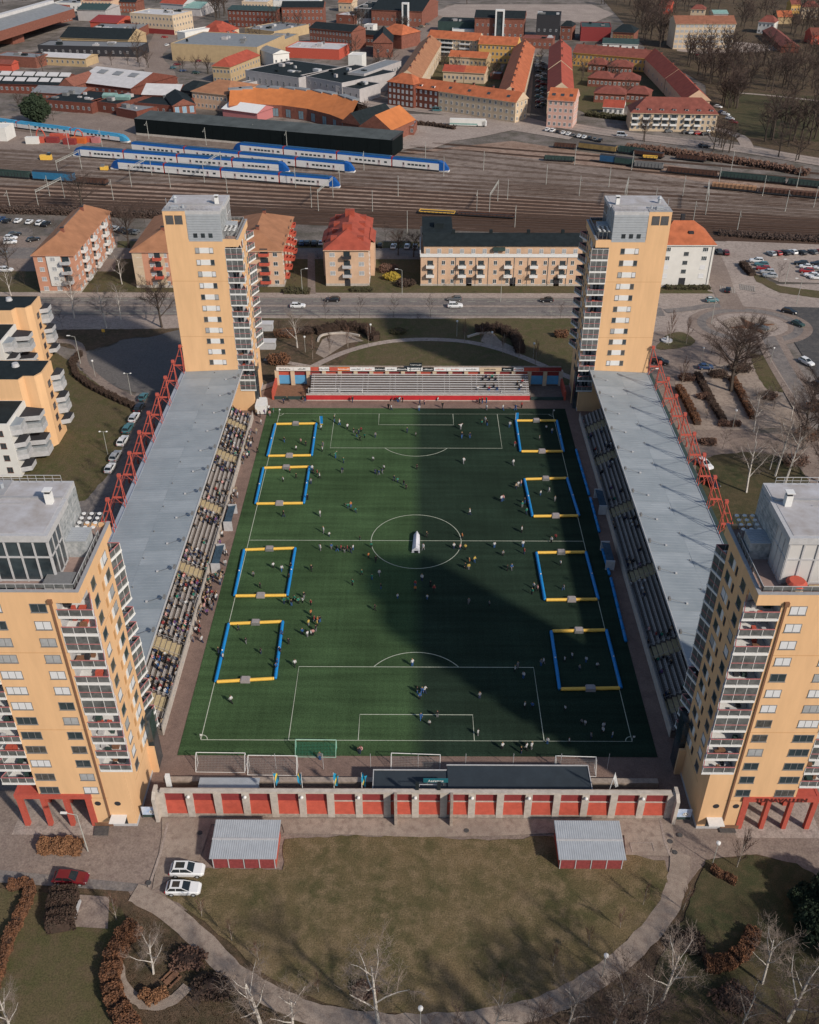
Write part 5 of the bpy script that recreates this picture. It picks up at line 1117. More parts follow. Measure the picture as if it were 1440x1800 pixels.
# long factory with white ridge at the upper left
a=G(-80,98,6); e=G(133,30,6); d=(e-a).normalized(); L=(e-a).length; ang=math.atan2(d.y,d.x)
r=empty('long_factory_hall','very long dark roofed factory hall with white ridge at the upper left','factory',a,ang)
b=MB(); b.box(0,0,0,L,44,6); b.build('wall',BRICK,r)
b=MB(); b.quad((0,0,6),(L,0,6),(L,16,9.5),(0,16,9.5)); b.build('grey_roof',GREYR,r)
b=MB(); b.box(0,16,9,L,21,11.5); b.build('white_ridge',PALR,r)
b=MB(); b.quad((0,21,10.5),(L,21,10.5),(L,44,6.2),(0,44,6.2)); b.build('dark_roof',BLACK,r)
# black train shed
a=G(240,237); e=G(690,277); d=e-a; L=d.length
r=empty('train_shed','long black windowless train shed beside the sidings','train shed',a,math.atan2(d.y,d.x))
b=MB(); b.box(0,0,0,L,15,7.6); b.build('wall',mat('black_cladding',(.007,.010,.011),.8,.1,.3,spec=.05),r)
n=22
for i in range(n):
    b=MB(); b.box(L*i/n+.06,-.12,1.0,L*(i+1)/n-.06,0,7.5); b.build('cladding_panel',MATS['black_cladding'],r)
    b=MB(); b.add([(L*i/n,-.2,7.6),(L*(i+1)/n-.05,-.2,7.6),(L*(i+1)/n-.05,15.2,8.3),(L*i/n,15.2,8.3)],[(0,1,2,3)]); b.build('roof_sheet',mat('dim_grey_roof',(.075,.085,.085),.8,.25,.15,spec=.1),r)
b=MB(); b.box(0,-.25,0,L,-.12,1.0); b.build('concrete_base',CONC,r)
b=MB(); b.box(L,0,7.4,L+.25,15.2,8.3); b.build('eave',DARK,r)
# ---------------- railway: tracks, masts, trains
RUST=mat('rusty_rail',(.07,.04,.028),.7,.2,.5); SLP=mat('sleepers',(.075,.048,.036),.95,.3,.8,stretch=(.4,1,1)); POLEM=mat('galvanised_pole',(.36,.36,.33),.6,.1,1)
def track(p,q,lab):
    d=q-p; L=d.length; a=math.atan2(d.y,d.x)
    b=MB(); b.box(0,-1.5,0,L,1.5,.06,0); b.box(0,-.80,.06,L,-.70,.24,1); b.box(0,.70,.06,L,.80,.24,1)
    o=b.build('railway_track',[SLP,RUST],None,loc=(p.x,p.y,.06),rz=a,kind='structure')
tl=[(262,352),(268,360),(275,366),(283,372),(291,377),(300,381),(309,385),(318,389),(326,393),(334,397),(341,400),(347,403),(352,406),(357,409),(362,413),(367,417),(372,422)]
for i,(v0,v1) in enumerate(tl): track(G(-160,v0-6),G(1600,v1+12),'')
for (u0,v0,u1,v1) in ((700,262,1600,345),(720,257,1600,330),(240,250,700,290),(700,268,1500,362),(-100,214,300,262),(760,252,1600,318),(-160,256,1600,350),(-160,276,1600,358),(-160,284,1600,364),(-160,291,1600,371),(640,282,1600,352)): track(G(u0,v0),G(u1,v1),'')
# overhead line masts
def gantry_mesh(w):
    b=MB(); b.tube((0,0,0),(0,0,8.5),.16,.11,n=5); b.tube((w,0,0),(w,0,8.5),.16,.11,n=5)
    b.box(0,-.22,7.5,w,-.12,7.62); b.box(0,.12,7.5,w,.22,7.62); b.box(0,-.05,8.2,w,.05,8.3)
    k=int(w/1.5)
    for i in range(k): b.tube((w*i/k,0,8.2),(w*(i+.5)/k,-.17,7.55),.04,n=3); b.tube((w*(i+.5)/k,.17,7.55),(w*(i+1)/k,0,8.2),.04,n=3)
    for i in range(int(w/5)): b.tube((2.5+i*5,0,7.5),(2.5+i*5,0,6.2),.05,n=3)
    return b.mesh('gantry',POLEM)
def mast_mesh():
    b=MB(); b.tube((0,0,0),(0,0,8.2),.15,.1,n=5); b.tube((0,0,7.6),(0,-3.0,6.9),.05,n=3); b.tube((0,0,6.4),(0,-3.0,6.9),.05,n=3); b.box(-.15,-.15,0,.15,.15,.5)
    return b.mesh('catenary_mast',POLEM)
gm=gantry_mesh(18); mm=mast_mesh()
for i,(u,v,u2,v2) in enumerate(((70,372,118,333),(232,330,240,322),(105,318,150,300),(560,372,565,300),(860,378,880,330),(1095,372,1180,318),(1240,378,1320,330),(360,322,400,296))):
    p=G(u,v); q=G(u2,v2); d=q-p; a=math.pi/2-.25
    link('line_gantry',gm,None,p,a,'lattice railway gantry over the tracks, number %s counted from the left'%['two','four','three','six','seven','eight','nine','five'][i],'gantry',group='gantries over the railway')
ml=[(20,372),(58,250),(88,345),(122,262),(180,258),(200,352),(262,244),(300,330),(363,256),(400,340),(447,250),(505,262),(520,330),(548,365),(598,330),(640,300),(655,372),(700,345),(716,410),(748,285),(780,310),(838,372),(850,300),(892,352),(905,400),(960,325),(1010,290),(1018,345),(1070,330),(1110,300),(1150,368),(1200,345),(1218,392),(1262,330),(1285,300),(1340,345),(1295,410),(1380,372),(1400,330),(1430,365)]
SIDE=('left','left middle','middle','right middle','right')
ml.sort()
for i,(u,v) in enumerate(ml):
    near_=min((t for t in (('the white trains',400,290),('the black train shed',450,260),('the blue locomotive',95,310),('the long cream house',880,400),('the freight wagons',1100,290),('the right car park',1350,420),('the far left tower',340,360),('the dirt track',800,250))),key=lambda t:(t[1]-u)**2+(t[2]-v)**2*4)
    link('catenary_mast',mm,None,G(u,v),random.uniform(-.2,.2),'catenary mast near %s, %s from the left'%(near_[0],ordw(i)),'mast',group='catenary masts near %s'%near_[0])
wb=MB()
for i in range(0,15,2):
    v0,v1=tl[i]; p=G(-160,v0-6,6.5); q=G(1600,v1+12,6.5); wb.tube(p,q,.025,n=3,cap=False)
wb.build('overhead_wire',mat('dark_wire',(.05,.05,.05),.6,0),kind='stuff',label='thin overhead wires above the railway tracks',cat='overhead wires')
# trains
TB=mat('train_blue',(.008,.075,.28),.4,.1,.6); TBD=mat('train_roof_blue',(.02,.075,.16),.6,.2,.8); TWH=mat('train_white',(.62,.61,.60),.4,.05,.5); TRD=mat('train_red',(.30,.02,.02),.5,.1,1); TDK=mat('train_skirt',(.03,.03,.035),.7,.1,1); TBL=mat('train_sky_blue',(.05,.25,.42),.5,.15,.5)
def train(p,q,label,ncar,noseL,noseR,body=TWH,roof=TBD,band=TB,h=4.9,group='blue and white passenger trains in the sidings',style=0):
    d=q-p; L=d.length; a=math.atan2(d.y,d.x); r=empty('passenger_train',label,'train',p,a,group)
    cl_=L/ncar
    for i in range(ncar):
        x0=cl_*i+.35; x1=cl_*(i+1)-.35; nl=noseL and i==0; nr=noseR and i==ncar-1
        car=empty('carriage',None,None) ; car.parent=r; car.location=(0,0,0); car['part']=1
        X0=x0+(4.2 if nl else 0); X1=x1-(4.2 if nr else 0)
        b=MB(); b.box(X0,0,.9,X1,2.9,h-1.25); b.build('side_wall',body,car)
        b=MB(); b.add([(X0,0,h-1.25),(X1,0,h-1.25),(X1,.35,h-.35),(X0,.35,h-.35),(X0,2.9,h-1.25),(X1,2.9,h-1.25),(X1,2.55,h-.35),(X0,2.55,h-.35)],[(0,1,2,3),(3,2,6,7),(7,6,5,4)]); b.m[1]=1; b.build('blue_roof',[band,roof],car)
        b=MB(); b.box(X0+1,.6,h-.36,X1-1,2.3,h-.1); b.build('roof_equipment',roof,car)
        b=MB(); b.box(X0,.1,.25,X1,2.8,.9); b.build('skirt',TDK,car)
        k=('tw',); 
        if k not in _F: w=MB(); w.box(-.65,-.04,0,.65,0,.75); _F[k]=w.mesh('window',GLASS)
        xs=[X0+(X1-X0)*t for t in (.36,.44,.52,.60,.68)]+([X0+(X1-X0)*.9] if not nr else [])
        for x in xs: link('window',_F[k],car,(x,-.003,1.9))
        k=('td',)
        if k not in _F: w=MB(); w.box(-.55,-.05,0,.55,0,2.1,0); w.box(-.3,-.06,.9,.3,-.05,1.9,1); _F[k]=w.mesh('door',[mat('train_door',(.5,.42,.42),.5,.1,1),GLASS])
        for t in (.24,.78): link('door',_F[k],car,(X0+(X1-X0)*t,-.004,.95))
        for on,xe,sg in ((nl,X0,-1),(nr,X1,1)):
            if on:
                tip=xe+sg*4.2; b=MB()
                P=[(xe,0,.9),(xe,2.9,.9),(xe,2.9,h-.35),(xe,0,h-.35),(xe+sg*2.2,.1,.9),(xe+sg*2.2,2.8,.9),(xe+sg*2.0,2.6,h-.9),(xe+sg*2.0,.3,h-.9),(tip,.6,.9),(tip,2.3,.9),(tip-sg*.3,2.2,2.0),(tip-sg*.3,.7,2.0)]
                f=[(0,4,7,3),(1,2,6,5),(3,7,6,2),(4,8,11,7),(5,6,10,9),(7,11,10,6),(8,9,10,11),(0,1,5,4),(4,5,9,8)]
                b.add(P,f if sg>0 else [t[::-1] for t in f]); b.build('nose',band,car)
                b=MB(); b.box(min(xe,tip),.3,.3,max(xe,tip)-.0,2.6,1.0); b.build('front_skirt',body,car)
        if i<ncar-1: b=MB(); b.box(x1,.2,.6,x1+.7,2.7,h-.3); b.build('gangway',TRD,r)
    return r
train(G(408,268),G(789,305),'blue and white passenger train nearest the black shed, ending furthest right','4' and 4,True,True)
train(G(232,268),G(623,306),'blue and white passenger train standing second row from the black shed',4,False,True)
train(G(127,276),G(508,306),'blue and white passenger train in the third row, reaching furthest left',4,True,True)
train(G(193,299),G(597,333),'blue and white passenger train nearest the stadium, in front of the others',4,True,True)
train(G(-60,215),G(225,253),'pale blue regional train at the left edge behind the red containers',3,True,True,body=TWH,roof=TBL,band=TBL,h=3.9,group='x')['group']='regional train at the left'
def wagon(u0,v0,u1,v1,m,h,label,cat='wagon',kind='box',grp='freight wagons on the right sidings'):
    p,q=G(u0,v0),G(u1,v1); d=q-p; L=d.length; r=empty('freight_wagon' if cat=='wagon' else cat,label,cat,p,math.atan2(d.y,d.x),grp)
    b=MB(); b.box(0,.1,.7,L,2.8,1.1); b.build('underframe',TDK,r)
    if kind=='box': b=MB(); b.box(.3,0,1.1,L-.3,2.9,h); b.build('body',m,r); b=MB(); b.add([(.3,0,h),(L-.3,0,h),(L-.3,1.45,h+.4),(.3,1.45,h+.4),(L-.3,2.9,h),(.3,2.9,h)],[(0,1,2,3),(3,2,4,5),(1,4,2),(0,3,5)]); b.build('roof',TDK,r)
    elif kind=='open':
        b=MB(); b.box(.3,0,1.1,L-.3,.12,h); b.box(.3,2.78,1.1,L-.3,2.9,h); b.box(.3,.12,1.1,.42,2.78,h); b.box(L-.42,.12,1.1,L-.3,2.78,h); b.build('body',m,r)
        for i in range(int(L/1.5)): b=MB(); b.box(.5+i*1.5,-.1,1.1,.62+i*1.5,0,h); b.build('stake',TDK,r)
    elif kind=='logs':
        for i in range(int(L/1.6)): b=MB(); b.box(.3+i*1.6,0,1.1,.4+i*1.6,.1,h+.4); b.build('stake',TDK,r)
        for i in range(5):
            for j in range(3): b=MB(); b.tube((.5,.4+i*.5,1.4+j*.5),(L-.5,.4+i*.5,1.4+j*.5),.25,n=6); b.build('log',m,r)
    k=('bogie',)
    if k not in _F:
        w=MB()
        for s in (-.9,.9): w.tube((s,.5,.48),(s,.7,.48),.45,n=10); w.tube((s,2.2,.48),(s,2.4,.48),.45,n=10)
        w.box(-1.4,.75,.35,1.4,.9,.75); w.box(-1.4,2.0,.35,1.4,2.15,.75); _F[k]=w.mesh('bogie',TDK)
    for x in (2.2,L-2.2): link('bogie',_F[k],r,(x,0,0))
    return r
BRN=mat('rust_brown',(.085,.042,.03),.8,.3,.6); WGR=mat('wagon_green',(.03,.06,.055),.7,.2,.5); LOG=mat('logs',(.30,.17,.10),.9,.2,1)
wagon(58,318,130,323,mat('loco_blue',(.03,.15,.28),.5,.15,.6),3.9,'blue diesel locomotive at the left edge','locomotive','box',None)
wagon(-40,310,52,317,DGRN,3.0,'dark green open wagon left of the blue locomotive',kind='open',grp='wagons beside the blue locomotive')
wagon(134,324,187,328,BRN,2.4,'dark brown open wagon right of the blue locomotive',kind='open',grp='wagons beside the blue locomotive')
for (u0,v0,u1,v1,m,h,l,k) in ((972,261,1012,264,BRN,2.2,'low brown flat wagon at the left end of the upper freight row','open'),(1015,263,1082,271,mat('tank_ochre',(.22,.15,.06),.7,.3,.5),3.2,'ochre topped wagon in the upper freight row','box'),(1084,270,1130,275,WGR,3.0,'dark wagon between the ochre and orange ones','open'),(1112,274,1165,281,BRN,2.6,'rust brown wagon with orange end in the upper freight row','box'),
  (1052,287,1080,290,TBD,3.6,'dark blue box wagon at the left end of the middle freight row','box'),(1078,290,1112,294,WGR,3.4,'green box wagon in the middle freight row','box'),(1112,296,1165,301,FRAME,2.8,'grey wagon loaded with pale boxes in the middle freight row','open'),(955,284,1010,287,DGRN,2.2,'low dark green wagon left of the middle freight row','open'),
  (1128,281,1156,283,YIN,1.6,'short flat wagon with a bright load below the orange ended wagon','open'),(1186,281,1240,287,BRN,2.0,'flat wagon with bright orange load near the north road','open'),
  (1248,333,1330,341,LOG,3.0,'log wagon with pale stacked logs, left one','logs'),(1332,342,1440,352,BRN,3.0,'dark brown wagon right of the log wagon','logs'),
  (1170,305,1260,314,BRN,2.4,'long dark wagon right of the grey loaded wagon','open'),(1262,314,1380,326,DGRN,2.6,'dark blue green wagon above the log wagon','open'),(1382,327,1480,337,DGRN,2.6,'dark wagon above the brown ones at the right edge','open'),
  (735,377,800,381,YIN,1.4,'orange flat wagon behind the long cream house','open'),(802,381,905,387,BRN,1.6,'brown flat wagon behind the long cream house','open')):
    wagon(u0,v0,u1,v1,m,h,l,kind=k,grp=None)
# red containers, huts and yard things near the left
for i,(u,v,w,h,m,l) in enumerate(((70,252,4,2.6,REDL,'red container furthest left of the row beside the regional train'),(92,252,6,2.6,REDD,'dark red container second in the row beside the regional train'),(104,246,9,2.6,REDL,'long red container in the row beside the regional train'),(122,255,6,2.6,REDD,'dark red container in front of the long red one'),(138,253,7,2.8,mat('container_orange',(.5,.12,.03),.6,.1,1),'orange container beside the red ring'),(158,251,5,2.6,REDL,'red container right of the orange one'),(168,252,4,2.6,PINK,'pale red container at the right end of the row'))):
    b=MB(); b.box(-w/2,0,0,w/2,2.4,h,0)
    for k in range(int(w/.6)): b.box(-w/2+.2+k*.6,-.06,.1,-w/2+.45+k*.6,0,h-.1,0)
    thing_mb(b,'container',[m],l,'container',G(u,v),-.1)
for (u,v) in ((73,245),(140,246)):
    b=MB()
    for k in range(12):
        a0,a1=math.pi*k/12,math.pi*(k+1)/12; b.tube((2.2*math.cos(a0),0,.3+4.5*math.sin(a0)),(2.2*math.cos(a1),0,.3+4.5*math.sin(a1)),.3,n=5)
    thing_mb(b,'ring_frame',[REDL],'red arched frame %s'%('left of the red containers' if u<100 else 'behind the orange container'),'frame',G(u,v))
r=house('white_box_hut','white box hut at the left edge beside the regional train','hut',(-40,225),(8,226),6,10,WHR,WHR,rk='flat')
b=MB(); b.box(-3,0,0,3,2.4,3.2); thing_mb(b,'white_tank',[WHR],'white square tank left of the red containers','tank',G(57,254))
b=MB(); b.box(-2.5,-1,0,2.5,1,2.2,0); b.box(1,-.9,2.2,2.3,.9,3.2,1); thing_mb(b,'yellow_digger',[YIN,GLASS],'small yellow rail vehicle left of the white trains','rail vehicle',G(82,281)); 
b=MB(); b.box(-1.6,-1,0,1.6,1,1.6,0); b.box(-1.2,-.9,1.6,.2,.9,2.4,1); thing_mb(b,'buffer_stop',[YIN,FRAME],'yellow buffer stop at the left end of the nearest train','buffer stop',G(184,299))
b=MB(); b.box(-9,-1.2,.6,9,1.3,3.6,0); b.box(-9,-1.25,1.0,5,-1.2,1.7,1); b.box(7.2,-1.2,.6,9.6,1.2,2.8,2)
for x in (-7,-5.6,5,8): b.tube((x,-1.2,.5),(x,1.3,.5),.5,n=10,m=3)
thing_mb(b,'lorry_trailer',[WHR,TEAL,WHITE,BLACK],'long white lorry parked at the north road','lorry',G(822,222),-.12)
# ---------------- cars
RUB=mat('tyre',(.02,.02,.02),.9,0); CG=mat('car_glass',(.015,.02,.022),.1,0,spec=.7); LAMP=mat('headlamp',(.6,.6,.58),.2,0); TAIL=mat('tail_lamp',(.35,.02,.02),.3,0)
CC={k:mat('car_paint_'+k,c,.28,0,spec=.6) for k,c in dict(white=(.68,.69,.70),silver=(.36,.37,.38),black=(.015,.016,.02),grey=(.10,.105,.11),blue=(.02,.05,.13),red=(.30,.02,.02),darkred=(.14,.01,.015),green=(.03,.06,.05),teal=(.06,.16,.18),beige=(.33,.28,.2)).items()}
def car_meshes(kind):
    k=('car',kind)
    if k in _F: return _F[k]
    L,Wd,Hh={'estate':(4.7,.92,1.48),'suv':(4.7,.95,1.68),'hatch':(4.1,.88,1.46),'van':(5.2,.98,2.1)}[kind]
    h=L/2; b=MB()
    st=[(-h,.78,.42,.72,.80),(-h+.12,.93,.28,.80,.98),(-h+.9,1,.22,.86,1.0),(0,1,.22,.86,1.0),(h-1.35,1,.22,.84,.97),(h-.35,.95,.25,.74,.86),(h,.72,.36,.6,.68)]
    if kind=='suv': st=[(x,w,a+.05,c+.08,t+.1) for x,w,a,c,t in st]
    ring=[]
    for x,w,a,c,t in st:
        y=Wd*w; ring.append([(x,-y*.94,a),(x,-y,c*.6+a*.4),(x,-y,c),(x,-y*.88,t),(x,y*.88,t),(x,y,c),(x,y,c*.6+a*.4),(x,y*.94,a)])
    vs=[p for r in ring for p in r]; fs=[]
    for i in range(len(ring)-1):
        for j in range(8): fs.append((i*8+j,(i+1)*8+j,(i+1)*8+(j+1)%8,i*8+(j+1)%8))
    fs=[f[::-1] for f in fs]; n=len(ring)
    fs.append(tuple(range(8))); fs.append(tuple(range((n-1)*8+7,(n-1)*8-1,-1)))
    b.add(vs,fs,0)
    zb=st[3][4]-.02; rb,rf={'estate':(-h+.25,h-1.45),'suv':(-h+.25,h-1.4),'hatch':(-h+.3,h-1.25),'van':(-h+.1,h-.9)}[kind]
    tb,tf={'estate':(rb+.45,rf-.95),'suv':(rb+.35,rf-.85),'hatch':(rb+.5,rf-.9),'van':(rb+.1,rf-.7)}[kind]
    wt=Wd*.70; wb=Wd*.86; g=MB()
    V=[(rb,-wb,zb),(rf,-wb,zb),(rf,wb,zb),(rb,wb,zb),(tb,-wt,Hh-.05),(tf,-wt,Hh-.05),(tf,wt,Hh-.05),(tb,wt,Hh-.05)]
    g.add(V,[(0,1,5,4),(1,2,6,5),(2,3,7,6),(3,0,4,7)],0)
    r=MB(); r.box(tb-.03,-wt-.02,Hh-.06,tf+.03,wt+.02,Hh,0)
    for s in (-1,1):
        for x in (rb,rf):                                                  # roof pillars
            xt=tb if x==rb else tf; r.tube((x,s*wb,zb),(xt,s*wt,Hh-.04),.045,n=4)
        xm=(tb+tf)/2; r.tube((xm,s*wb*1.0,zb),(xm,s*wt*1.01,Hh-.04),.04,n=4)
    sr=MB(); sr.box(tb+.25,-wt*.7,Hh,tf-.35,wt*.7,Hh+.012)
    w=MB(); w.tube((0,-.11,0),(0,.11,0),.33,n=14,m=0); w.tube((0,-.118,0),(0,.118,0),.2,n=10,m=1)
    hl=MB(); hl.box(-.12,-.2,-.07,.02,.2,.07)
    _F[k]=(b,g.mesh('window_glass',CG),r,sr.mesh('sunroof',CG),w.mesh('wheel',[RUB,CC['silver']]),hl.mesh('headlight',LAMP),hl.mesh('tail_light',TAIL),L,Wd,st); return _F[k]
_cm={}
def make_car(kind,col,label,p,rz,group=None,near=True,name='parked_car',roofglass=False,z=.18):
    b,g,r,sr,w,hl,tl_,L,Wd,st=car_meshes(kind); k=(kind,col)
    if k not in _cm: _cm[k]=(b.mesh('body',CC[col],smooth=False),r.mesh('roof',CC[col]))
    p=Vector((p.x,p.y,z)); e=empty(name,label,'car' if kind!='van' else 'van',p,rz,group)
    link('body',_cm[k][0],e); link('window_glass',g,e); link('roof',_cm[k][1],e)
    if roofglass: link('sunroof',sr,e)
    for x in (-L/2+.85,L/2-.9):
        for s in (-1,1): link('wheel',w,e,(x,s*(Wd-.09),.33))
    if near:
        for s in (-1,1): link('headlight',hl,e,(L/2-.06,s*Wd*.6,.62)); o=link('tail_light',tl_,e,(-L/2+.06,s*Wd*.7,.72)); 
    return e
make_car('suv','white','white estate car with sunroof parked nearest the left shed',G(331,1535),0,'white cars beside the shed',roofglass=True)
make_car('estate','white','white estate car with long glass roof parked beside the lawn edge',G(324,1567),0,'white cars beside the shed',roofglass=True)
make_car('estate','darkred','dark red estate car standing on the road at the lower left',G(127,1549),-.04)
# cars on the main street and the roundabout
for u,v,k,c,rz,l in ((524,541,'estate','white',0,'white car with roof load driving left of the others on the main street'),(585,530,'estate','black',math.pi,'black car alone on the far lane of the main street'),(799,529,'estate','grey',math.pi,'dark grey car passing above the white one on the main street'),(800,541,'suv','white',0,'white car below the dark grey one on the main street'),(961,531,'hatch','black',math.pi,'black car next to the far right tower on the main street'),
 (1251,531,'hatch','teal',.1,'pale teal car entering the roundabout'),(1279,513,'hatch','black',1.2,'black car waiting at the zebra crossing'),(1387,551,'estate','black',-.6,'black car on the upper right of the roundabout'),(1402,573,'hatch','green',-.9,'dark green car leaving the roundabout to the right'),(1337,580,'estate','grey',-.2,'grey car behind the bare tree on the roundabout'),(1417,640,'estate','white',-1.1,'white car driving on the right hand road'),(1440,682,'estate','black',-1.0,'black car at the right edge on the road'),
 (1160,640,'suv','black',-.3,'black car beside the far right tower foot'),(1240,649,'hatch','blue',0,'blue car under the big bare tree'),(1238,160+660,'estate','white',-1.15,'white car parked above the black one behind the right stand'),(1250,852,'estate','black',-1.2,'black car parked behind the right stand'),
 (237,738,'estate','white',1.5,'white car highest in the row behind the left stand'),(226,757,'estate','teal',1.5,'dark teal car between two white ones behind the left stand'),(217,779,'estate','white',1.5,'white car third down the row behind the left stand'),(204,806,'estate','silver',1.5,'silver car fourth down the row behind the left stand'),(195,827,'hatch','white',1.5,'white small car lowest in the row behind the left stand'),(246,720,'estate','black',1.5,'black car half in shade above the parked row'),(253,702,'hatch','teal',1.5,'teal car at the mouth of the asphalt yard')):
    make_car(k,c,l,G(u,v),rz,name='car')
# small car parks: one label each by colour and place
random.seed(21)
cols=['white','black','grey','silver','blue','red','white','black','green','darkred','beige','teal']
def park(pts,rz,where,grp,kinds=('estate','hatch','suv'),jit=.05,cl=None):
    ordn=['first','second','third','fourth','fifth','sixth','seventh','eighth','ninth','tenth','eleventh','twelfth','thirteenth','fourteenth','fifteenth','sixteenth','seventeenth','eighteenth','nineteenth','twentieth']
    for i,(u,v) in enumerate(pts):
        c=(cl[i%len(cl)] if cl else random.choice(cols)); 
        make_car(random.choice(kinds),c,'%s car, %s %s'%(c.replace('darkred','dark red'),ordn[i%20],where),G(u,v),rz+random.uniform(-jit,jit),grp,near=False)
park([(3,388),(14,391),(33,391),(53,393),(72,395),(82,397)],1.4,'from the left in the back row by the tracks','cars by the tracks at the left',cl=['blue','black','white','white','white','black'])
park([(20,421),(19,429),(27,415),(60,424),(12,478),(2,449)],.3,'in the yard left of the salmon house','cars left of the salmon house',jit=.4,cl=['white','white','black','black','white','grey'])
park([(197,404),(204,405),(215,408),(228,410),(240,411)],1.4,'right of the salmon house by the tracks','cars right of the salmon house',cl=['white','silver','black','black','grey'])
park([(517,429),(531,430),(541,430),(553,431),(565,430)],1.5,'left of the small orange roofed house','cars left of the small house',cl=['white','blue','black','black','white'])
park([(657,433),(668,434),(692,436),(716,436),(730,437)],1.5,'between the small house and the long cream house','cars between two houses',cl=['black','black','white','white','silver'])
park([(1263,446),(1276,447)],1.5,'beside the white house car park entry','cars by the white house',cl=['black','darkred'])
park([(1355,449),(1366,448),(1379,447),(1393,446),(1409,447),(1428,446),(1443,445),(1462,447)],1.9,'in the back row of the right car park','back row of the right car park',cl=['silver','red','black','white','black','grey','red','white'])
park([(1329,462),(1338,468),(1341,475),(1348,482),(1353,488)],2.95,'down the left row of the right car park','left row of the right car park',cl=['white','teal','red','silver','silver'],kinds=('estate','suv'))
park([(1408,466),(1415,472),(1417,480),(1425,487),(1435,491)],2.9,'down the middle row of the right car park','middle row of the right car park',cl=['black','white','red','white','white'])
park([(1436,467),(1440,474),(1452,480),(1458,487),(1470,492)],2.9,'down the right row at the picture edge','right row of the right car park',cl=['black','white','silver','black','red'])
park([(962+i*9.3,230+i*1.9) for i in range(11)],1.2,'from the left in the row along the north road','cars along the north road',cl=['white','white','black','white','white','grey','white','white','black','grey','black'])
park([(1262,190),(1269,200),(1275,203),(1283,211),(1289,217)],-.8,'down the lane right of the mansard house','lane right of the mansard house',cl=['white','blue','white','white','red'])
park([(1217,236),(1228,237),(1240,238),(1248,232),(1205,235),(1175,233)],.2,'before the mansard house','cars before the mansard house',cl=['silver','red','black','white','black','grey'])
park([(947,190-i*9) for i in range(11)],.1,'up the parking street beside the orange roofed block','parking street',jit=.15)
park([(955,186-i*9) for i in range(9)],.1,'up the right side of the parking street','parking street right side',jit=.15)
park([(322,100+3),(330,102),(341,104),(350,106),(360,107),(312,115),(305,121),(322,126),(345,130),(350,109)],.2,'before the ochre warehouse','cars before the ochre warehouse',jit=.6)
park([(290,67),(294,81),(333,33),(266,49),(283,50),(276,48),(1217,79),(1228,80),(1245,79),(1226,98),(1236,258),(735,45),(742,48),(752,44),(728,52)],.5,'of the single cars on the far streets','cars on the far streets',jit=1.2)
make_car('van','white','white van driving on the north road',G(1093,240),-.15,name='van',near=False)
make_car('estate','black','black car alone on the north road at the right',G(1240,260),-.15,name='car',near=False)
make_car('van','teal','green van on the north road before the dark brick house',G(768,196),-.1,name='van',near=False)
# white service van between the far left tower and the pitch
b=MB(); b.prism([(-1.3,-2.2),(1.3,-2.2),(1.3,1.6),(.9,2.3),(-.9,2.3),(-1.3,1.6)],.3,2.6); b.tube((-1.3,-1.2,.35),(1.3,-1.2,.35),.35,n=10,m=1); b.tube((-1.3,1.2,.35),(1.3,1.2,.35),.35,n=10,m=1)
thing_mb(b,'catering_trailer',[WHITE,RUB],'white trailer at the foot of the far left tower','trailer',G(461,722))
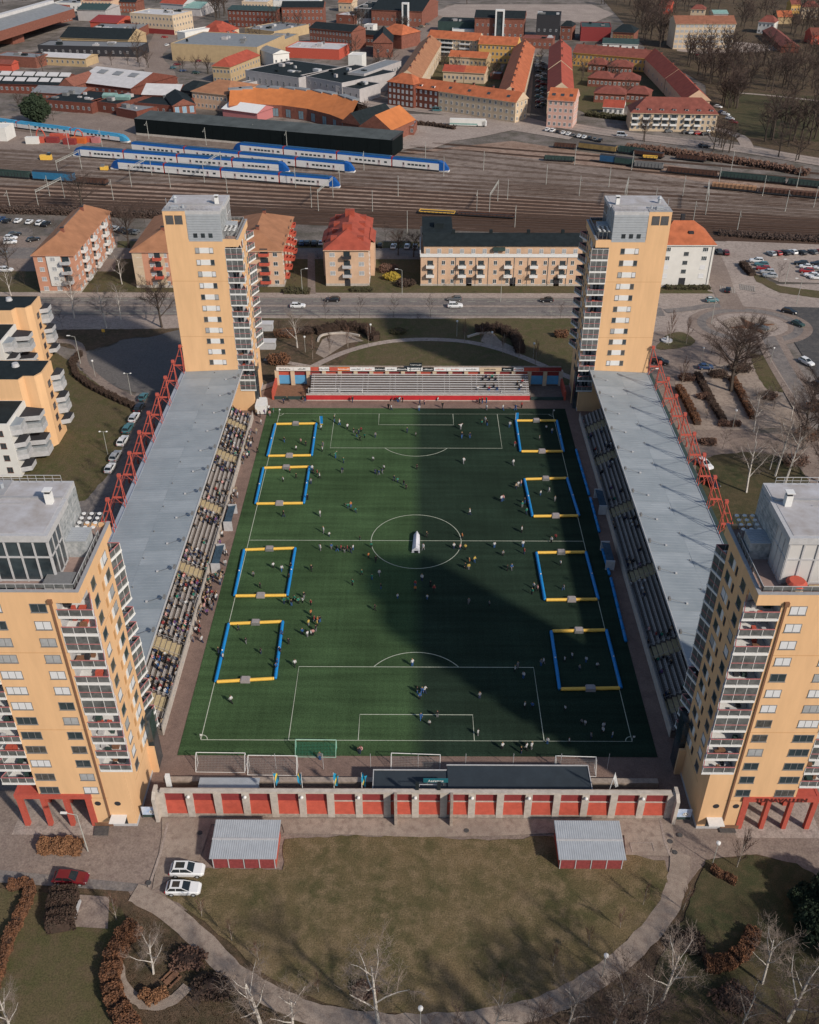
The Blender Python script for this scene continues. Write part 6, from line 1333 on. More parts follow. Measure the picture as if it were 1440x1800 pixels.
# ---------------- inflatable small pitches
PADM=mat('grey_pad',(.30,.27,.27),.7,.1,1)
IP=[((484,745),(556,744),(548,800),(470,801),'left side, furthest away'),((463,822),(544,820),(534,884),(449,885),'left side, second from the far end'),((429,966),(519,963),(505,1046),(412,1047),'left side, third from the far end'),((402,1096),(497,1092),(484,1192),(379,1198),'left side, nearest the camera'),
    ((907,739),(979,739),(991,793),(915,793),'right side, furthest away'),((922,842),(997,840),(1018,906),(936,907),'right side, second from the far end'),((943,971),(1030,970),(1052,1053),(958,1054),'right side, third from the far end'),((969,1109),(1066,1107),(1092,1209),(984,1211),'right side, nearest the camera')]
for i,(a,b_,c,d,w_) in enumerate(IP):
    P=[G(*q,.5) for q in (a,b_,c,d)]; ctr=sum(P,Vector())/4; ctr.z=0
    r=empty('inflatable_pitch','small inflatable pitch with blue sides and yellow ends, %s'%w_,'inflatable pitch',ctr,0,'inflatable small pitches')
    def seg(p,q,m,nm,f0=0,f1=1,rad=.31):
        d_=q-p; b=MB(); n=max(1,int((d_.length)*(f1-f0)/2.6))
        A_,B_=p+d_*f0,p+d_*f1
        for k in range(n):
            x,y=A_+(B_-A_)*(k/n),A_+(B_-A_)*((k+1)/n); e=(y-x)*.06
            b.tube(x-ctr,x+e-ctr,rad*.86,rad,n=9,cap=k==0); b.tube(x+e-ctr,y-e-ctr,rad,n=9,cap=False); b.tube(y-e-ctr,y-ctr,rad,rad*.86,n=9,cap=k==n-1)
        o=b.build(nm,m,r,smooth=True)
    for p in P: p.z=.45
    lft,rgt=(P[3],P[0]),(P[2],P[1])
    seg(*lft,BLUE,'blue_tube'); seg(*rgt,BLUE,'blue_tube')
    open_=(i==6 or i==5)
    seg(P[0],P[1],YIN,'yellow_tube',0.02,.46); seg(P[0],P[1],YIN,'yellow_tube',.54,.98)
    seg(P[3],P[2],YIN,'yellow_tube',0.02,.44); seg(P[3],P[2],YIN,'yellow_tube',.56,.98)
    for (p,q) in ((P[0],P[1]),(P[3],P[2])):
        m_=(p+q)/2-ctr; dx=(q-p).length*.06+.2; b=MB(); sg=1 if p is P[0] else -1
        b.box(m_.x-dx,m_.y-.5,.03,m_.x+dx,m_.y+.5,.8,0); b.box(m_.x-dx*.8,m_.y-.52,.8,m_.x+dx*.8,m_.y+.52,.9,1); b.build('goal_pad',[PADM if sg<0 else FRAME,PADM],r)
    for p,q in (lft,rgt):
        m_=(p+q)/2-ctr; b=MB(); b.ball((m_.x,m_.y,.85),.14,6,4); b.build('valve',WHITE,r)
# centre inflatable
a=G(731,973); e=G(733,938); d=e-a; b=MB(); L=d.length
pts=[(-.85,0),(-.75,.9),(0,1.5),(.75,.9),(.85,0)]
b.add([(x,0,z) for x,z in pts]+[(x*.8,L*.75,z*1.02) for x,z in pts]+[(x*.25,L,z*.5) for x,z in pts],[(i,i+5,i+6,i+1) for i in (0,1,2,3)]+[(i+5,i+10,i+11,i+6) for i in (0,1,2,3)]+[(0,1,2,3,4),(14,13,12,11,10)]); b.box(-.3,-.05,.0,.5,0,.7,1)
thing_mb(b,'inflatable_tunnel',[mat('white_inflatable',(.62,.62,.66),.5,.15,1.2),BLACK],'white inflatable tunnel standing in the centre circle','inflatable tunnel',a,math.atan2(d.y,d.x)-math.pi/2)
# blue padded barrier along the right stand
r=empty('padded_barrier','long blue inflatable barrier along the foot of the right stand','barrier',(38.6,0,0))
for (p,q) in (((1013,790),(1036,870)),((1038,875),(1054,935)),((1058,960),(1072,1010)),((1074,1016),(1101,1128))):
    P_,Q_=G(*p,.5),G(*q,.5); P_.z=Q_.z=.45; n=6
    for k in range(n):
        x,y=P_+(Q_-P_)*(k/n),P_+(Q_-P_)*((k+.94)/n); b=MB(); b.tube(x,y,.3,n=8); b.build('blue_segment',BLUE,r,org=(38.6,0,0),smooth=True)
# goals
NET=mat('net_cord',(.35,.35,.34),.9,0); NETG=mat('green_net_cord',(.04,.30,.20),.9,0)
def goal(p,w,rz,label,net=NET,h=2.35,d=1.8,frame=WHITE,grp=None):
    r=empty('football_goal',label,'goal',p,rz,grp); b=MB()
    for x in (-w/2,w/2): b.tube((x,0,.05),(x,0,h),.06,n=6); b.tube((x,d,.05),(x,0,.05),.05,n=5); b.tube((x,0,h),(x,d*.35,h),.045,n=5); b.tube((x,d*.35,h),(x,d,.05),.045,n=5)
    b.tube((-w/2,0,h),(w/2,0,h),.06,n=6); b.tube((-w/2,d,.05),(w/2,d,.05),.05,n=5); b.build('goal_frame',frame,r)
    b=MB(); s=.014; n=int(w/.22)
    for i in range(n+1): x=-w/2+w*i/n; b.tube((x,d*.35,h),(x,d,.05),s,n=3,cap=False)
    for j in range(11): t=j/10; b.tube((-w/2,d*(.35+.65*t),h-(h-.05)*t),(w/2,d*(.35+.65*t),h-(h-.05)*t),s,n=3,cap=False)
    for x in (-w/2,w/2):
        for j in range(7): t=j/7; b.tube((x,0,h*(1-t)),(x,d*(.35+.65*t),h-(h-.05)*t),s,n=3,cap=False)
    o=b.build('goal_net',net,r); o['kind']='stuff'
    return r
def gpx(u0,v0,u1,v1,z,label,**k):
    a,b_=G(u0,v0,z),G(u1,v1,z); d=b_-a; m_=(a+b_)/2; m_.z=.05; return goal(m_,d.length,math.atan2(d.y,d.x)+math.pi,label,h=z,**k)
gpx(345,1323,431,1324,2.4,'white goal furthest left behind the near goal line',grp='goals behind the near goal line')
gpx(436,1328,522,1329,2.4,'white goal second from left behind the near goal line',grp='goals behind the near goal line')
gpx(520,1300,591,1301,2.0,'goal with green net on the turf edge',net=NETG,frame=mat('green_white_frame',(.3,.5,.4),.6,0),grp='goals behind the near goal line')
gpx(688,1324,774,1327,2.4,'white goal beside the black clubhouse roof',grp='goals behind the near goal line')
gpx(977,1329,1048,1331,2.4,'dim white goal in the shade right of the clubhouse',grp='goals behind the near goal line')
gpx(595,684,542,684,2.4,'white goal at the left in front of the far stand',grp='goals before the far stand')
gpx(637,686,597,686,2.4,'white goal second from left in front of the far stand',grp='goals before the far stand')
gpx(923,688,882,688,2.4,'white goal at the right in front of the far stand',grp='goals before the far stand')
# ball stop poles
for i in range(8):
    u=484+83*i; b=MB(); b.tube((0,0,0),(0,0,3.6),.045,n=5); thing_mb(b,'fence_pole',[WHD],'thin pale pole behind the near goal line, %s from the left'%['first','second','third','fourth','fifth','sixth','seventh','eighth'][i],'pole',G(u+2,1353),group='ball stop poles')
# dugouts
def dugout(u,v,s,label):
    b=MB(); r=empty('dugout',label,'dugout',G(u,v),0,'team dugouts')
    b=MB(); b.box(-.9,-3,0,-.8,3,2,0); b.add([(-.9,-3,2),(.7,-3,2.3),(.7,3,2.3),(-.9,3,2)],[(0,1,2,3)],1); b.box(-.9,-3.05,0,.7,-3,2,0); b.box(-.9,3,0,.7,3.05,2,0); b.box(-.95,-3.3,0,.8,-3.05,2.35,0); b.box(-.95,3.05,0,.8,3.3,2.35,0); o=b.build('shelter',[WHD,mat('dugout_roof',(.06,.10,.14),.25,.4,.8)],r)
    for i in range(8): c=MB(); c.box(-.6,-2.8+i*.7,.3,-.1,-2.25+i*.7,.75); c.build('seat',BLUEW,r)
    if s<0: 
        for ch in r.children: pass
    else: r.rotation_euler=(0,0,math.pi)
dugout(407,918,-1,'dugout with blue seats beside the left stand, further one'); dugout(386,990,-1,'dugout with blue seats beside the left stand, nearer one')
dugout(1066,985,1,'grey dugout beside the right stand in the shade, further one'); dugout(1054,890,1,'grey dugout beside the right stand in the shade, furthest one')
# flags on the wall
FB=mat('flag_blue',(.01,.22,.38),.8,.1,1); FY=mat('flag_yellow',(.62,.45,.05),.8,.1,1)
for i,(u,w_) in enumerate(((482,'furthest left'),(531,'second from left'),(587,'third from left'),(636,'nearest the clubhouse'))):
    p=G(u,1390,5.6); r=empty('flag',['blue and yellow flag %s on the red panel wall'%w_][0],'flag',(p.x,-66.6,5.4),0,'blue and yellow flags on the wall')
    b=MB(); b.tube((0,0,0),(0,0,3.4),.05,.03,n=5); b.build('pole',WHITE,r)
    rr=random.Random(i); b=MB(); n=8
    for j in range(n):
        for k,(t0,t1,mm_) in enumerate(((0,.4,0),(.4,.6,1),(.6,1,0))):
            def W_(t,z): x=.08+t*.75*(.4+.6*z/2.2)+.1*math.sin(t*5+j*.6+i); return (x*(1 if i!=1 else -.8),.22*math.sin(t*7+z*2+i),1.1+z-.75*t)
            z0,z1=2.2*j/n,2.2*(j+1)/n
            b.quad(W_(t0,z0),W_(t1,z0),W_(t1,z1),W_(t0,z1),mm_)
    b.build('flag_cloth',[FB,FY],r)
p=G(1076,1388,5.6); r=empty('flag','white flag leaning at the right end of the red panel wall','flag',(p.x,-66.6,5.4)); b=MB(); b.tube((-.3,0,0),(.1,0,3.6),.05,n=5); b.build('pole',WHITE,r)
b=MB(); b.face([(.1,0,3.6),(.0,.05,2.2),(.5,.1,.3),(.9,.1,.6),(.5,0,2.2)]); b.face([(.5,0,2.2),(.9,.1,.6),(.5,.1,.3),(.0,.05,2.2),(.1,0,3.6)]); b.build('flag_cloth',WHITE,r)
# blue feather flags
for u,v,w_ in ((563,748,'left'),(906,742,'right')):
    r=empty('feather_flag','tall blue feather flag beside the far %s inflatable pitch'%w_,'flag',G(u,v)); b=MB(); b.tube((0,0,0),(0,0,2.6),.04,n=4); b.build('pole',WHITE,r)
    b=MB(); b.box(.04,-.02,.5,.7,.02,2.6,0); b.box(.04,-.025,.3,.7,.025,.5,1); b.build('flag_cloth',[BLUE,FY],r)
for q in (-1,1):
    for s in (-1,1): b=MB(); b.tube((0,0,0),(0,0,1.5),.03,n=4); b.box(0,-.01,1.1,.35,.01,1.45); thing_mb(b,'corner_flag',[WHITE],'%s %s corner flag of the pitch'%('near' if s<0 else 'far','left' if q<0 else 'right'),'corner flag',(q*34,s*53,.05))
# street lamps
def lamp_mesh(k):
    b=MB()
    if k=='globe': b.tube((0,0,0),(0,0,4.6),.06,.045,n=6,m=0); b.ball((0,0,4.75),.3,8,6,m=1); b.tube((0,0,4.95),(0,0,5.05),.32,.1,n=8,m=1)
    elif k=='arm': b.tube((0,0,0),(0,0,8),.1,.06,n=6,m=0); b.tube((0,0,8),(1.6,0,8.4),.05,n=5,m=0); b.box(1.3,-.15,8.3,2.2,.15,8.45,1)
    else: b.tube((0,0,0),(0,0,6.2),.08,.05,n=6,m=0); b.tube((-.8,0,6.25),(.8,0,6.25),.04,n=4,m=0); b.ball((-.8,0,6.3),.26,8,5,m=1,sz=.5); b.ball((.8,0,6.3),.26,8,5,m=1,sz=.5)
    return b.mesh('street_lamp',[POLEM,WHITE])
LM={k:lamp_mesh(k) for k in('globe','arm','twin')}
lamps=[('globe',652,598,'above the curved path, left of the middle'),('globe',803,592,'above the curved path, right of the middle'),('globe',937,632,'on the lawn left of the far right tower'),('globe',537,620,'beside the birch behind the far stand'),('globe',864,612,'right end of the pale path bed'),('globe',102,605,'at the upper edge of the left lawn'),('arm',142,640,'curved over the hedge at the left yard'),('globe',168,663,'at the left end of the asphalt yard'),('twin',231,695,'twin headed on the asphalt yard'),('twin',190,800,'twin headed on the lawn left of the parked cars'),
 ('arm',532,517,'beside the small orange roofed house, left'),('arm',707,518,'left of the long cream house'),('globe',1288,752,'among the hedges behind the right stand'),('arm',1250,570,'before the white house at the roundabout'),('globe',1232,640,'on the paving right of the far right tower'),('arm',1400,535,'right of the roundabout at the picture edge'),('arm',1380,500,'on the verge below the right car park'),('arm',155,1497,'leaning pole below the left portal columns'),('globe',1252,1520,'at the right end of the gravel path'),('globe',1058,1718,'on the lower right curve of the gravel path'),('globe',739,1810,'at the bottom of the gravel path'),('arm',880,531,'on the main street left of the far right tower'),('globe',1440,600,'at the right edge'),('arm',1135,700,'at the foot of the far right tower'),('globe',1354,640,'beside the road right of the big bare tree')]
for k,u,v,w_ in lamps: link('street_lamp',LM[k],None,G(u,v),random.choice((0,3.1)) if k=='arm' else 0,'street lamp %s'%w_,'street lamp',group='street lamps')
# ---------------- people: one continuous skinned body per pose, coloured by garment
def body(pose):
    J={}; P=[]; R=[]; E=[]
    def v(n,x,y,z,r): J[n]=len(P); P.append((x,y,z)); R.append(r)
    def e(a,b): E.append((J[a],J[b]))
    st={'stand':((.09,0),(-.09,0)),'walk':((.09,.22),(-.09,-.25)),'run':((.09,.38),(-.09,-.42))}.get(pose,((.09,0),(-.09,0)))
    sit=pose=='sit'; pz=.55 if sit else .93
    v('pel',0,0,pz,.15); v('bel',0,-.01,pz+.18,.145); v('che',0,0 if not sit else .03,pz+.38,.165); v('nek',0,.02,pz+.54,.06); v('hed',0,.04,pz+.68,.10); v('top',0,.04,pz+.78,.085)
    for a,b in (('pel','bel'),('bel','che'),('che','nek'),('nek','hed'),('hed','top')): e(a,b)
    for s,n in ((1,'r'),(-1,'l')):
        fx,fy=st[0 if s>0 else 1]
        if sit: hip=(.1*s,.06,pz-.04); kn=(.12*s,.45,pz); an=(.12*s,.47,.1); toe=(.12*s,.6,.05)
        else: hip=(.1*s,0,pz-.1); kn=(.1*s,fy*.55+.03,.5); an=(.1*s,fy-(.05 if fy<0 else 0),.09+(.12 if pose=='run' and fy<0 else 0)); toe=(.11*s,an[1]+.14,an[2]-.04)
        v('h'+n,*hip,.105); v('k'+n,*kn,.07); v('a'+n,*an,.05); v('t'+n,*toe,.045)
        e('pel','h'+n); e('h'+n,'k'+n); e('k'+n,'a'+n); e('a'+n,'t'+n)
        sw=-fy*.7 if not sit else .2
        if pose=='arms': sh=(.2*s,0,pz+.46); el=(.42*s,.05,pz+.5); ha=(.62*s,.1,pz+.62)
        elif sit: sh=(.2*s,.02,pz+.46); el=(.27*s,.12,pz+.2); ha=(.14*s,.34,pz+.12)
        else: sh=(.2*s,0,pz+.46); el=(.27*s,sw*.5,pz+.2); ha=(.27*s,sw+.1,pz-.02)
        v('s'+n,*sh,.075); v('e'+n,*el,.055); v('w'+n,*ha,.042)
        e('che','s'+n); e('s'+n,'e'+n); e('e'+n,'w'+n)
    me=bpy.data.meshes.new('b'); me.from_pydata(P,E,[]); o=bpy.data.objects.new('b',me); COL.objects.link(o)
    sk_=o.modifiers.new('s','SKIN'); 
    for i,sv in enumerate(me.skin_vertices[0].data): sv.radius=(R[i],R[i]*(.75 if i in(0,1,2) else 1)); sv.use_root=(i==0)
    dg=bpy.context.evaluated_depsgraph_get(); m2=bpy.data.meshes.new_from_object(o.evaluated_get(dg)); bpy.data.objects.remove(o); m2.name='person_'+pose
    m2.materials.clear()
    for _ in range(4): m2.materials.append(None)
    mi=[]
    for p in m2.polygons:
        x,y,z=p.center
        if z>pz+.72 or (z>pz+.62 and y<-.0): k=3
        elif z>pz+.56 or (abs(x)>.2 and z<pz+.06 and pose!='arms' and not sit): k=2
        elif z<pz+.02 or (sit and y>.2 and z<pz+.14): k=1
        else: k=0
        mi.append(k)
    m2.polygons.foreach_set('material_index',mi); return m2
POSES={p:body(p) for p in('stand','walk','run','sit','arms')}
CL={k:mat('cloth_'+k,c,.9,0) for k,c in {'black':(.015,.015,.017),'navy':(.02,.03,.07),'white':(.48,.48,.48),'red':(.24,.04,.04),'green':(.02,.17,.12),'blue':(.03,.09,.24),'yellow':(.5,.36,.08),'orange':(.42,.15,.05),'grey':(.16,.16,.17),'pink':(.55,.30,.28),'beige':(.33,.26,.19),'purple':(.12,.06,.16)}.items()}
SK_=[mat('skin_light',(.52,.30,.21),.7,0),mat('skin_tan',(.32,.17,.11),.7,0)]; HR=[mat('hair_dark',(.03,.02,.015),.8,0),mat('hair_blond',(.30,.20,.09),.8,0),mat('hair_brown',(.10,.055,.03),.8,0)]
NP=0; pr_=random.Random(5); _pm={}
def person_mesh(pose,top,bot,sk_i,hr):
    k=(pose,top,bot,sk_i,hr)
    if k not in _pm: m=POSES[pose].copy(); m.materials[0]=CL[top]; m.materials[1]=CL[bot]; m.materials[2]=SK_[sk_i]; m.materials[3]=HR[hr]; _pm[k]=m
    return _pm[k]
USED=set()
def person(p,pose,top,label,group,rz=None,sc=1.0,bot=None):
    global NP
    bot=bot or pr_.choice(['black','black','navy','grey','blue']); NP+=1
    base=label; n=0
    o=link('person',person_mesh(pose,top,bot,0 if pr_.random()<.8 else 1,pr_.randrange(3)),None,p,pr_.uniform(0,6.28) if rz is None else rz,label,'person',group); o.scale=(sc,)*3
    return o
# on the grass and the track (feet in photograph pixels)
PP=[ # u,v,colour,pose,child scale, extra words
(588,742,'black','stand',1),(597,748,'white','walk',1),(611,756,'white','stand',1),(622,762,'black','stand',.8),(627,769,'black','walk',.8),(631,764,'navy','stand',.8),(635,760,'red','stand',.8),(633,776,'black','run',.8),(641,771,'green','stand',.8),(660,770,'grey','walk',.9),(565,757,'white','walk',.9),(568,787,'grey','stand',.9),(567,795,'white','stand',.9),
(590,806,'green','arms',1),(604,815,'green','stand',.9),(602,832,'navy','walk',.9),(656,812,'white','walk',.8),(660,834,'navy','stand',.8),(666,836,'blue','walk',.8),(672,833,'navy','run',.8),(675,827,'white','run',.8),(693,846,'navy','walk',.8),(699,849,'green','stand',.8),(710,854,'black','walk',.8),(714,861,'black','stand',.8),(733,826,'black','stand',.8),(716,762,'navy','stand',.9),(731,768,'grey','stand',.7),
(810,756,'white','arms',1),(812,771,'black','walk',1),(826,771,'navy','stand',.9),(815,816,'white','run',1),(902,819,'white','walk',1),(856,749,'black','stand',.9),(853,743,'white','stand',.9),(847,748,'green','stand',.8),(896,752,'white','walk',1),(905,785,'red','walk',.8),(881,883,'white','stand',1),(884,882,'pink','walk',1),(826,906,'white','walk',1),
(617,893,'orange','stand',.9),(612,895,'green','arms',.8),(625,902,'green','run',.8),(563,909,'white','stand',1),(499,910,'black','walk',1),(569,938,'white','stand',1),(579,944,'white','walk',.7),(633,950,'black','stand',.6),(563,969,'white','stand',1),(583,966,'blue','stand',.8),(593,970,'black','walk',.9),(600,969,'red','stand',.9),(606,972,'black','stand',.9),(611,970,'red','stand',.9),(617,973,'black','walk',.9),(621,968,'white','stand',.8),
(653,964,'green','stand',.8),(648,982,'orange','stand',.8),(661,989,'black','walk',.9),(667,1013,'white','walk',.9),(654,1020,'green','stand',.8),(636,1012,'green','walk',.8),(620,1030,'green','stand',.9),(548,1005,'black','walk',.9),(670,1036,'black','stand',.8),(742,1022,'white','stand',1),(730,1031,'red','stand',.8),(730,1040,'orange','stand',.8),(757,1033,'black','stand',.9),(763,1040,'red','walk',.9),(699,1053,'white','stand',.7),(751,1055,'white','stand',.7),
(744,968,'white','walk',1),(750,946,'black','walk',.9),(798,966,'white','stand',.9),(809,968,'pink','stand',.9),(818,968,'yellow','stand',.9),(812,948,'orange','stand',.9),(818,1001,'black','walk',.9),(824,1002,'yellow','stand',.9),(825,992,'orange','stand',.9),(834,989,'yellow','walk',.9),(869,964,'white','stand',.9),(917,937,'white','stand',1),(919,963,'white','stand',1),(921,975,'red','stand',.9),(884,978,'grey','stand',.8),(892,1005,'black','stand',.9),(899,1003,'blue','walk',.9),(824,1062,'grey','walk',.8),(860,1066,'grey','stand',.7),
(547,1083,'orange','stand',.9),(553,1094,'red','walk',.9),(559,1096,'orange','stand',.9),(543,1101,'yellow','stand',.9),(563,1095,'black','stand',.9),(558,1101,'yellow','stand',.9),(532,1117,'blue','stand',.9),(541,1121,'white','stand',.9),(547,1119,'white','walk',.9),(551,1118,'pink','stand',.9),(556,1111,'black','stand',.9),(508,1134,'black','stand',.9),(519,1173,'white','walk',1),(659,1074,'black','walk',.9),
(725,1172,'white','stand',1),(742,1222,'blue','run',1),(747,1219,'white','walk',1),(738,1230,'blue','stand',.9),(734,1219,'black','stand',.9),(740,1266,'blue','walk',.9),(755,1276,'white','stand',.7),(769,1262,'black','stand',.9),(843,1229,'grey','stand',.9),(905,1182,'white','stand',.9),(910,1176,'grey','stand',.9),(920,1193,'white','stand',.9),(922,1246,'white','stand',.9),(935,1247,'blue','walk',.9),(840,1294,'white','stand',.9),(955,1168,'white','walk',.9),(951,1171,'grey','stand',.9),
(635,1322,'pink','sit',1),(630,1325,'black','sit',1),(883,1318,'white','stand',.9),(925,1320,'white','walk',1),(934,1318,'white','stand',1),(916,1325,'black','stand',.9),(563,1336,'grey','stand',1),(407,1237,'white','run',1),(385,1150,'black','stand',.9),(393,1160,'white','stand',.9),(420,1110,'navy','walk',.9),(459,1150,'black','stand',.8),(433,1132,'black','walk',.8),(489,1170,'blue','stand',.9),(486,1178,'blue','walk',.9),(493,1150,'navy','stand',.9),(496,1120,'blue','stand',.9),
(500,1062,'green','stand',.9),(507,1060,'green','stand',.8),(513,1066,'black','stand',.9),(518,1058,'green','walk',.9),(525,1062,'green','stand',.9),(532,1061,'white','stand',.8),(535,1053,'black','walk',.9),(547,1073-8,'red','stand',.8),(512,1000,'black','stand',.8),(509,1020,'black','stand',.9),(496,1005,'white','walk',.9),(481,1000,'white','stand',.9),(458,1035,'black','walk',.8),(446,1015,'grey','stand',.8),
(549,828,'white','walk',.9),(551,834,'black','stand',.9),(558,836,'red','stand',.9),(562,842,'white','walk',.9),(547,852,'grey','stand',.9),(541,880,'black','stand',.9),(510,832,'red','stand',.8),(521,842,'black','walk',.8),(498,848,'white','stand',.8),(500,778,'black','walk',.8),(521,793,'white','stand',.8),(529,780,'pink','run',.8),(538,785,'black','stand',.8),
(925,905,'green','walk',1),(918,893,'green','stand',.9),(922,886,'black','stand',.9),(928,890,'blue','stand',.9),(911,857,'white','stand',.9),(916,855,'pink','stand',.9),(907,860,'beige','walk',.9),(917,936,'white','stand',.8),(950,872,'white','stand',.8),(965,866,'white','walk',.8),(975,882,'grey','stand',.8),(960,757,'white','stand',.8),(970,762,'white','walk',.8),(948,775,'grey','stand',.8),(976,950,'red','walk',.9),(969,955,'white','stand',.9),(985,995,'white','stand',.8),(990,1038,'grey','walk',.8),(944,1040,'pink','walk',.9),(938,1036,'white','stand',.9),(935,1046,'green','stand',.9),
(992,1165,'white','walk',.8),(1005,1158,'white','stand',.8),(1018,1180,'grey','stand',.8),(1030,1165,'white','stand',.8),(1049,1175,'white','walk',.8),(993,1250,'white','stand',.7),(1022,1274,'grey','stand',.7),(1028,1276,'white','stand',.7),(1060,1282,'white','stand',.9),(1059,1290,'white','walk',.9),(1076,1297,'white','stand',.8),(1038,1300,'grey','stand',.9),(962,1308,'white','stand',.8),(1000,1308,'white','stand',.8),
(683,720,'black','stand',1),(688,722,'white','walk',1),(737,723,'white','stand',1),(690,705,'red','sit',1),(697,707,'black','sit',1),(703,706,'white','sit',1),(708,708,'black','stand',.9),(746,712,'pink','stand',.9),(738,713,'navy','walk',1),(620,708,'black','walk',1),(505,706,'black','sit',1),(499,710,'navy','stand',.9),(537,706,'black','stand',1),(533,708,'red','stand',.9),(770,706,'white','sit',.9),(778,718,'black','walk',1),(848,710,'black','stand',1),(855,709,'green','stand',1),(843,711,'black','walk',1),(884,722,'white','walk',1),(855,722,'white','stand',1),(906,722,'blue','walk',1),(917,718,'red','stand',1),
]
LM_=[('the white tunnel',731,955),('the centre circle edge',652,952),('the centre circle right edge',812,955),('the far penalty area corner',580,788),('the far right penalty area corner',883,790),('the far goal line',732,729),('the near goal line',700,1303),('the near penalty arc',732,1148),('the near left penalty corner',525,1174),('the near right penalty corner',940,1175),
 ('the far left inflatable pitch',515,773),('the second left inflatable pitch',497,852),('the third left inflatable pitch',466,1005),('the nearest left inflatable pitch',440,1145),('the far right inflatable pitch',948,766),('the second right inflatable pitch',968,874),('the third right inflatable pitch',996,1012),('the nearest right inflatable pitch',1028,1160),('the red wall of the far stand',700,697),('the green net goal',555,1320),('the feather flag',563,745)]
def uniq(l):
    if l not in USED: USED.add(l); return l
    for extra in (', second one',', third one',', fourth one',', fifth one',', sixth one'):
        if l+extra not in USED: USED.add(l+extra); return l+extra
    return l
for (u,v,c,po,sc) in PP:
    lm=min(LM_,key=lambda t:(t[1]-u)**2+(t[2]-v)**2*1.6); dx,dy=u-lm[1],v-lm[2]
    rel=('right of' if dx>0 else 'left of') if abs(dx)>abs(dy) else ('in front of' if dy>0 else 'behind')
    who='child' if sc<.9 else 'person'
    act={'stand':'standing','walk':'walking','run':'running','sit':'sitting','arms':'with arms spread'}[po]
    person(G(u,v)+Vector((0,0,.15)),po,c,uniq('%s in %s %s %s %s'%(who,c,act,rel,lm[0])),'people on the pitch',sc=sc)
# crowd in the left stand: sitting on the seat rows, dense near some stairs
cs=[]
dens={0:.55,1:.55,2:.30,3:.36,4:.45,5:.42,6:.2}
for (k,i,x,bm,t,z) in SEAT_SPOTS[-1]:
    n=int((t-bm)/.55)
    for j in range(n):
        y=bm+.3+j*.55; edge=min(abs(y-bm),abs(t-y))/(t-bm)
        d=dens.get(k,.2)*(1.7 if edge<.3 else .55)*(1.0 if i<8 else .25)
        if k==3 and edge>.25: d*=.25
        if k in(2,) and edge>.3: d*=.3
        if pr_.random()<d*.8: cs.append((y,k,i,x,z))
cs.sort()
hues=['black','black','black','black','navy','navy','white','grey','grey','red','pink','beige','beige','black','purple','white','white','grey','black','green']
W5=['nearest','second','third','fourth','fifth','sixth','furthest']
cnt={}
budget=max(0,300-NP-12)
nearS,farS=cs[:budget],cs[budget:]
OR_=['first','second','third','fourth','fifth','sixth','seventh','eighth','ninth','tenth','eleventh','twelfth','thirteenth','fourteenth','fifteenth','sixteenth','seventeenth','eighteenth','nineteenth','twentieth']
for (y,k,i,x,z) in nearS:
    c=pr_.choice(hues); cnt[(k,i)]=cnt.get((k,i),0)+1
    l='spectator in %s, %s section, left stand, %s row, %s from near end'%(c,W5[6-k],ordw(i),ordw(cnt[(k,i)]-1))
    person(Vector((x,y,z-.42+.0)),'sit',c,uniq(l),'spectators seated in the left stand',rz=-math.pi/2+pr_.uniform(-.5,.5))
def mass(name,pts,label,cat):
    "more people than can be told apart, one object"
    b=MB(); mats=list(CL.values())+SK_+HR; idx={m.name:i for i,m in enumerate(mats)}
    for (x,y,z,po,rz,c) in pts:
        m=person_mesh(po,c,pr_.choice(['black','navy','grey']),0,pr_.randrange(3)); ca,sa=math.cos(rz),math.sin(rz); k=len(b.v)
        b.v+=[(x+v_.co.x*ca-v_.co.y*sa,y+v_.co.x*sa+v_.co.y*ca,z+v_.co.z) for v_ in m.vertices]
        for p in m.polygons: b.f.append(tuple(q+k for q in p.vertices)); b.m.append(idx[m.materials[p.material_index].name])
    return b.build(name,mats,kind='stuff',label=label,cat=cat)
mass('crowd',[(x,y,z-.42,'sit',-math.pi/2+pr_.uniform(-.5,.5),pr_.choice(hues)) for (y,k,i,x,z) in farS],'crowd of spectators filling the further half of the left stand','crowd')
# people walking between the left stand and the turf
pts=[]
for (u,v,n,sp) in ((405,775,9,1.6),(420,800,12,2),(415,870,8,2),(400,905,10,1.5),(385,960,8,1.5),(375,1035,22,2.4),(362,1060,22,2.2),(350,1110,12,1.6),(395,1020,8,2),(440,800,6,2),(440,780,5,2),(470,728,8,2),(440,715,4,1.5)):
    p=G(u,v)
    for q in range(n): pts.append((min(-37.4 if u<430 else -33,max(-39.6,p.x+pr_.gauss(0,sp*.5))),p.y+pr_.gauss(0,sp*1.3),.05,pr_.choice(['stand','stand','walk']),pr_.uniform(0,6.28),pr_.choice(hues)))
mass('crowd',pts,'crowd standing along the foot of the left stand','crowd')
pts=[]
for (k,i,x,bm,t,z) in SEAT_SPOTS[1]:
    for j in range(int((t-bm)/.6)):
        y=bm+.3+j*.6; e=min(y-bm,t-y)/(t-bm)
        if pr_.random()<(.16 if e<.25 and k in(1,2,3,4,5) else .02): pts.append((x,y,z-.42,'sit',math.pi/2+pr_.uniform(-.5,.5),pr_.choice(hues)))
mass('crowd',pts,'scattered spectators in the shaded right stand','crowd')
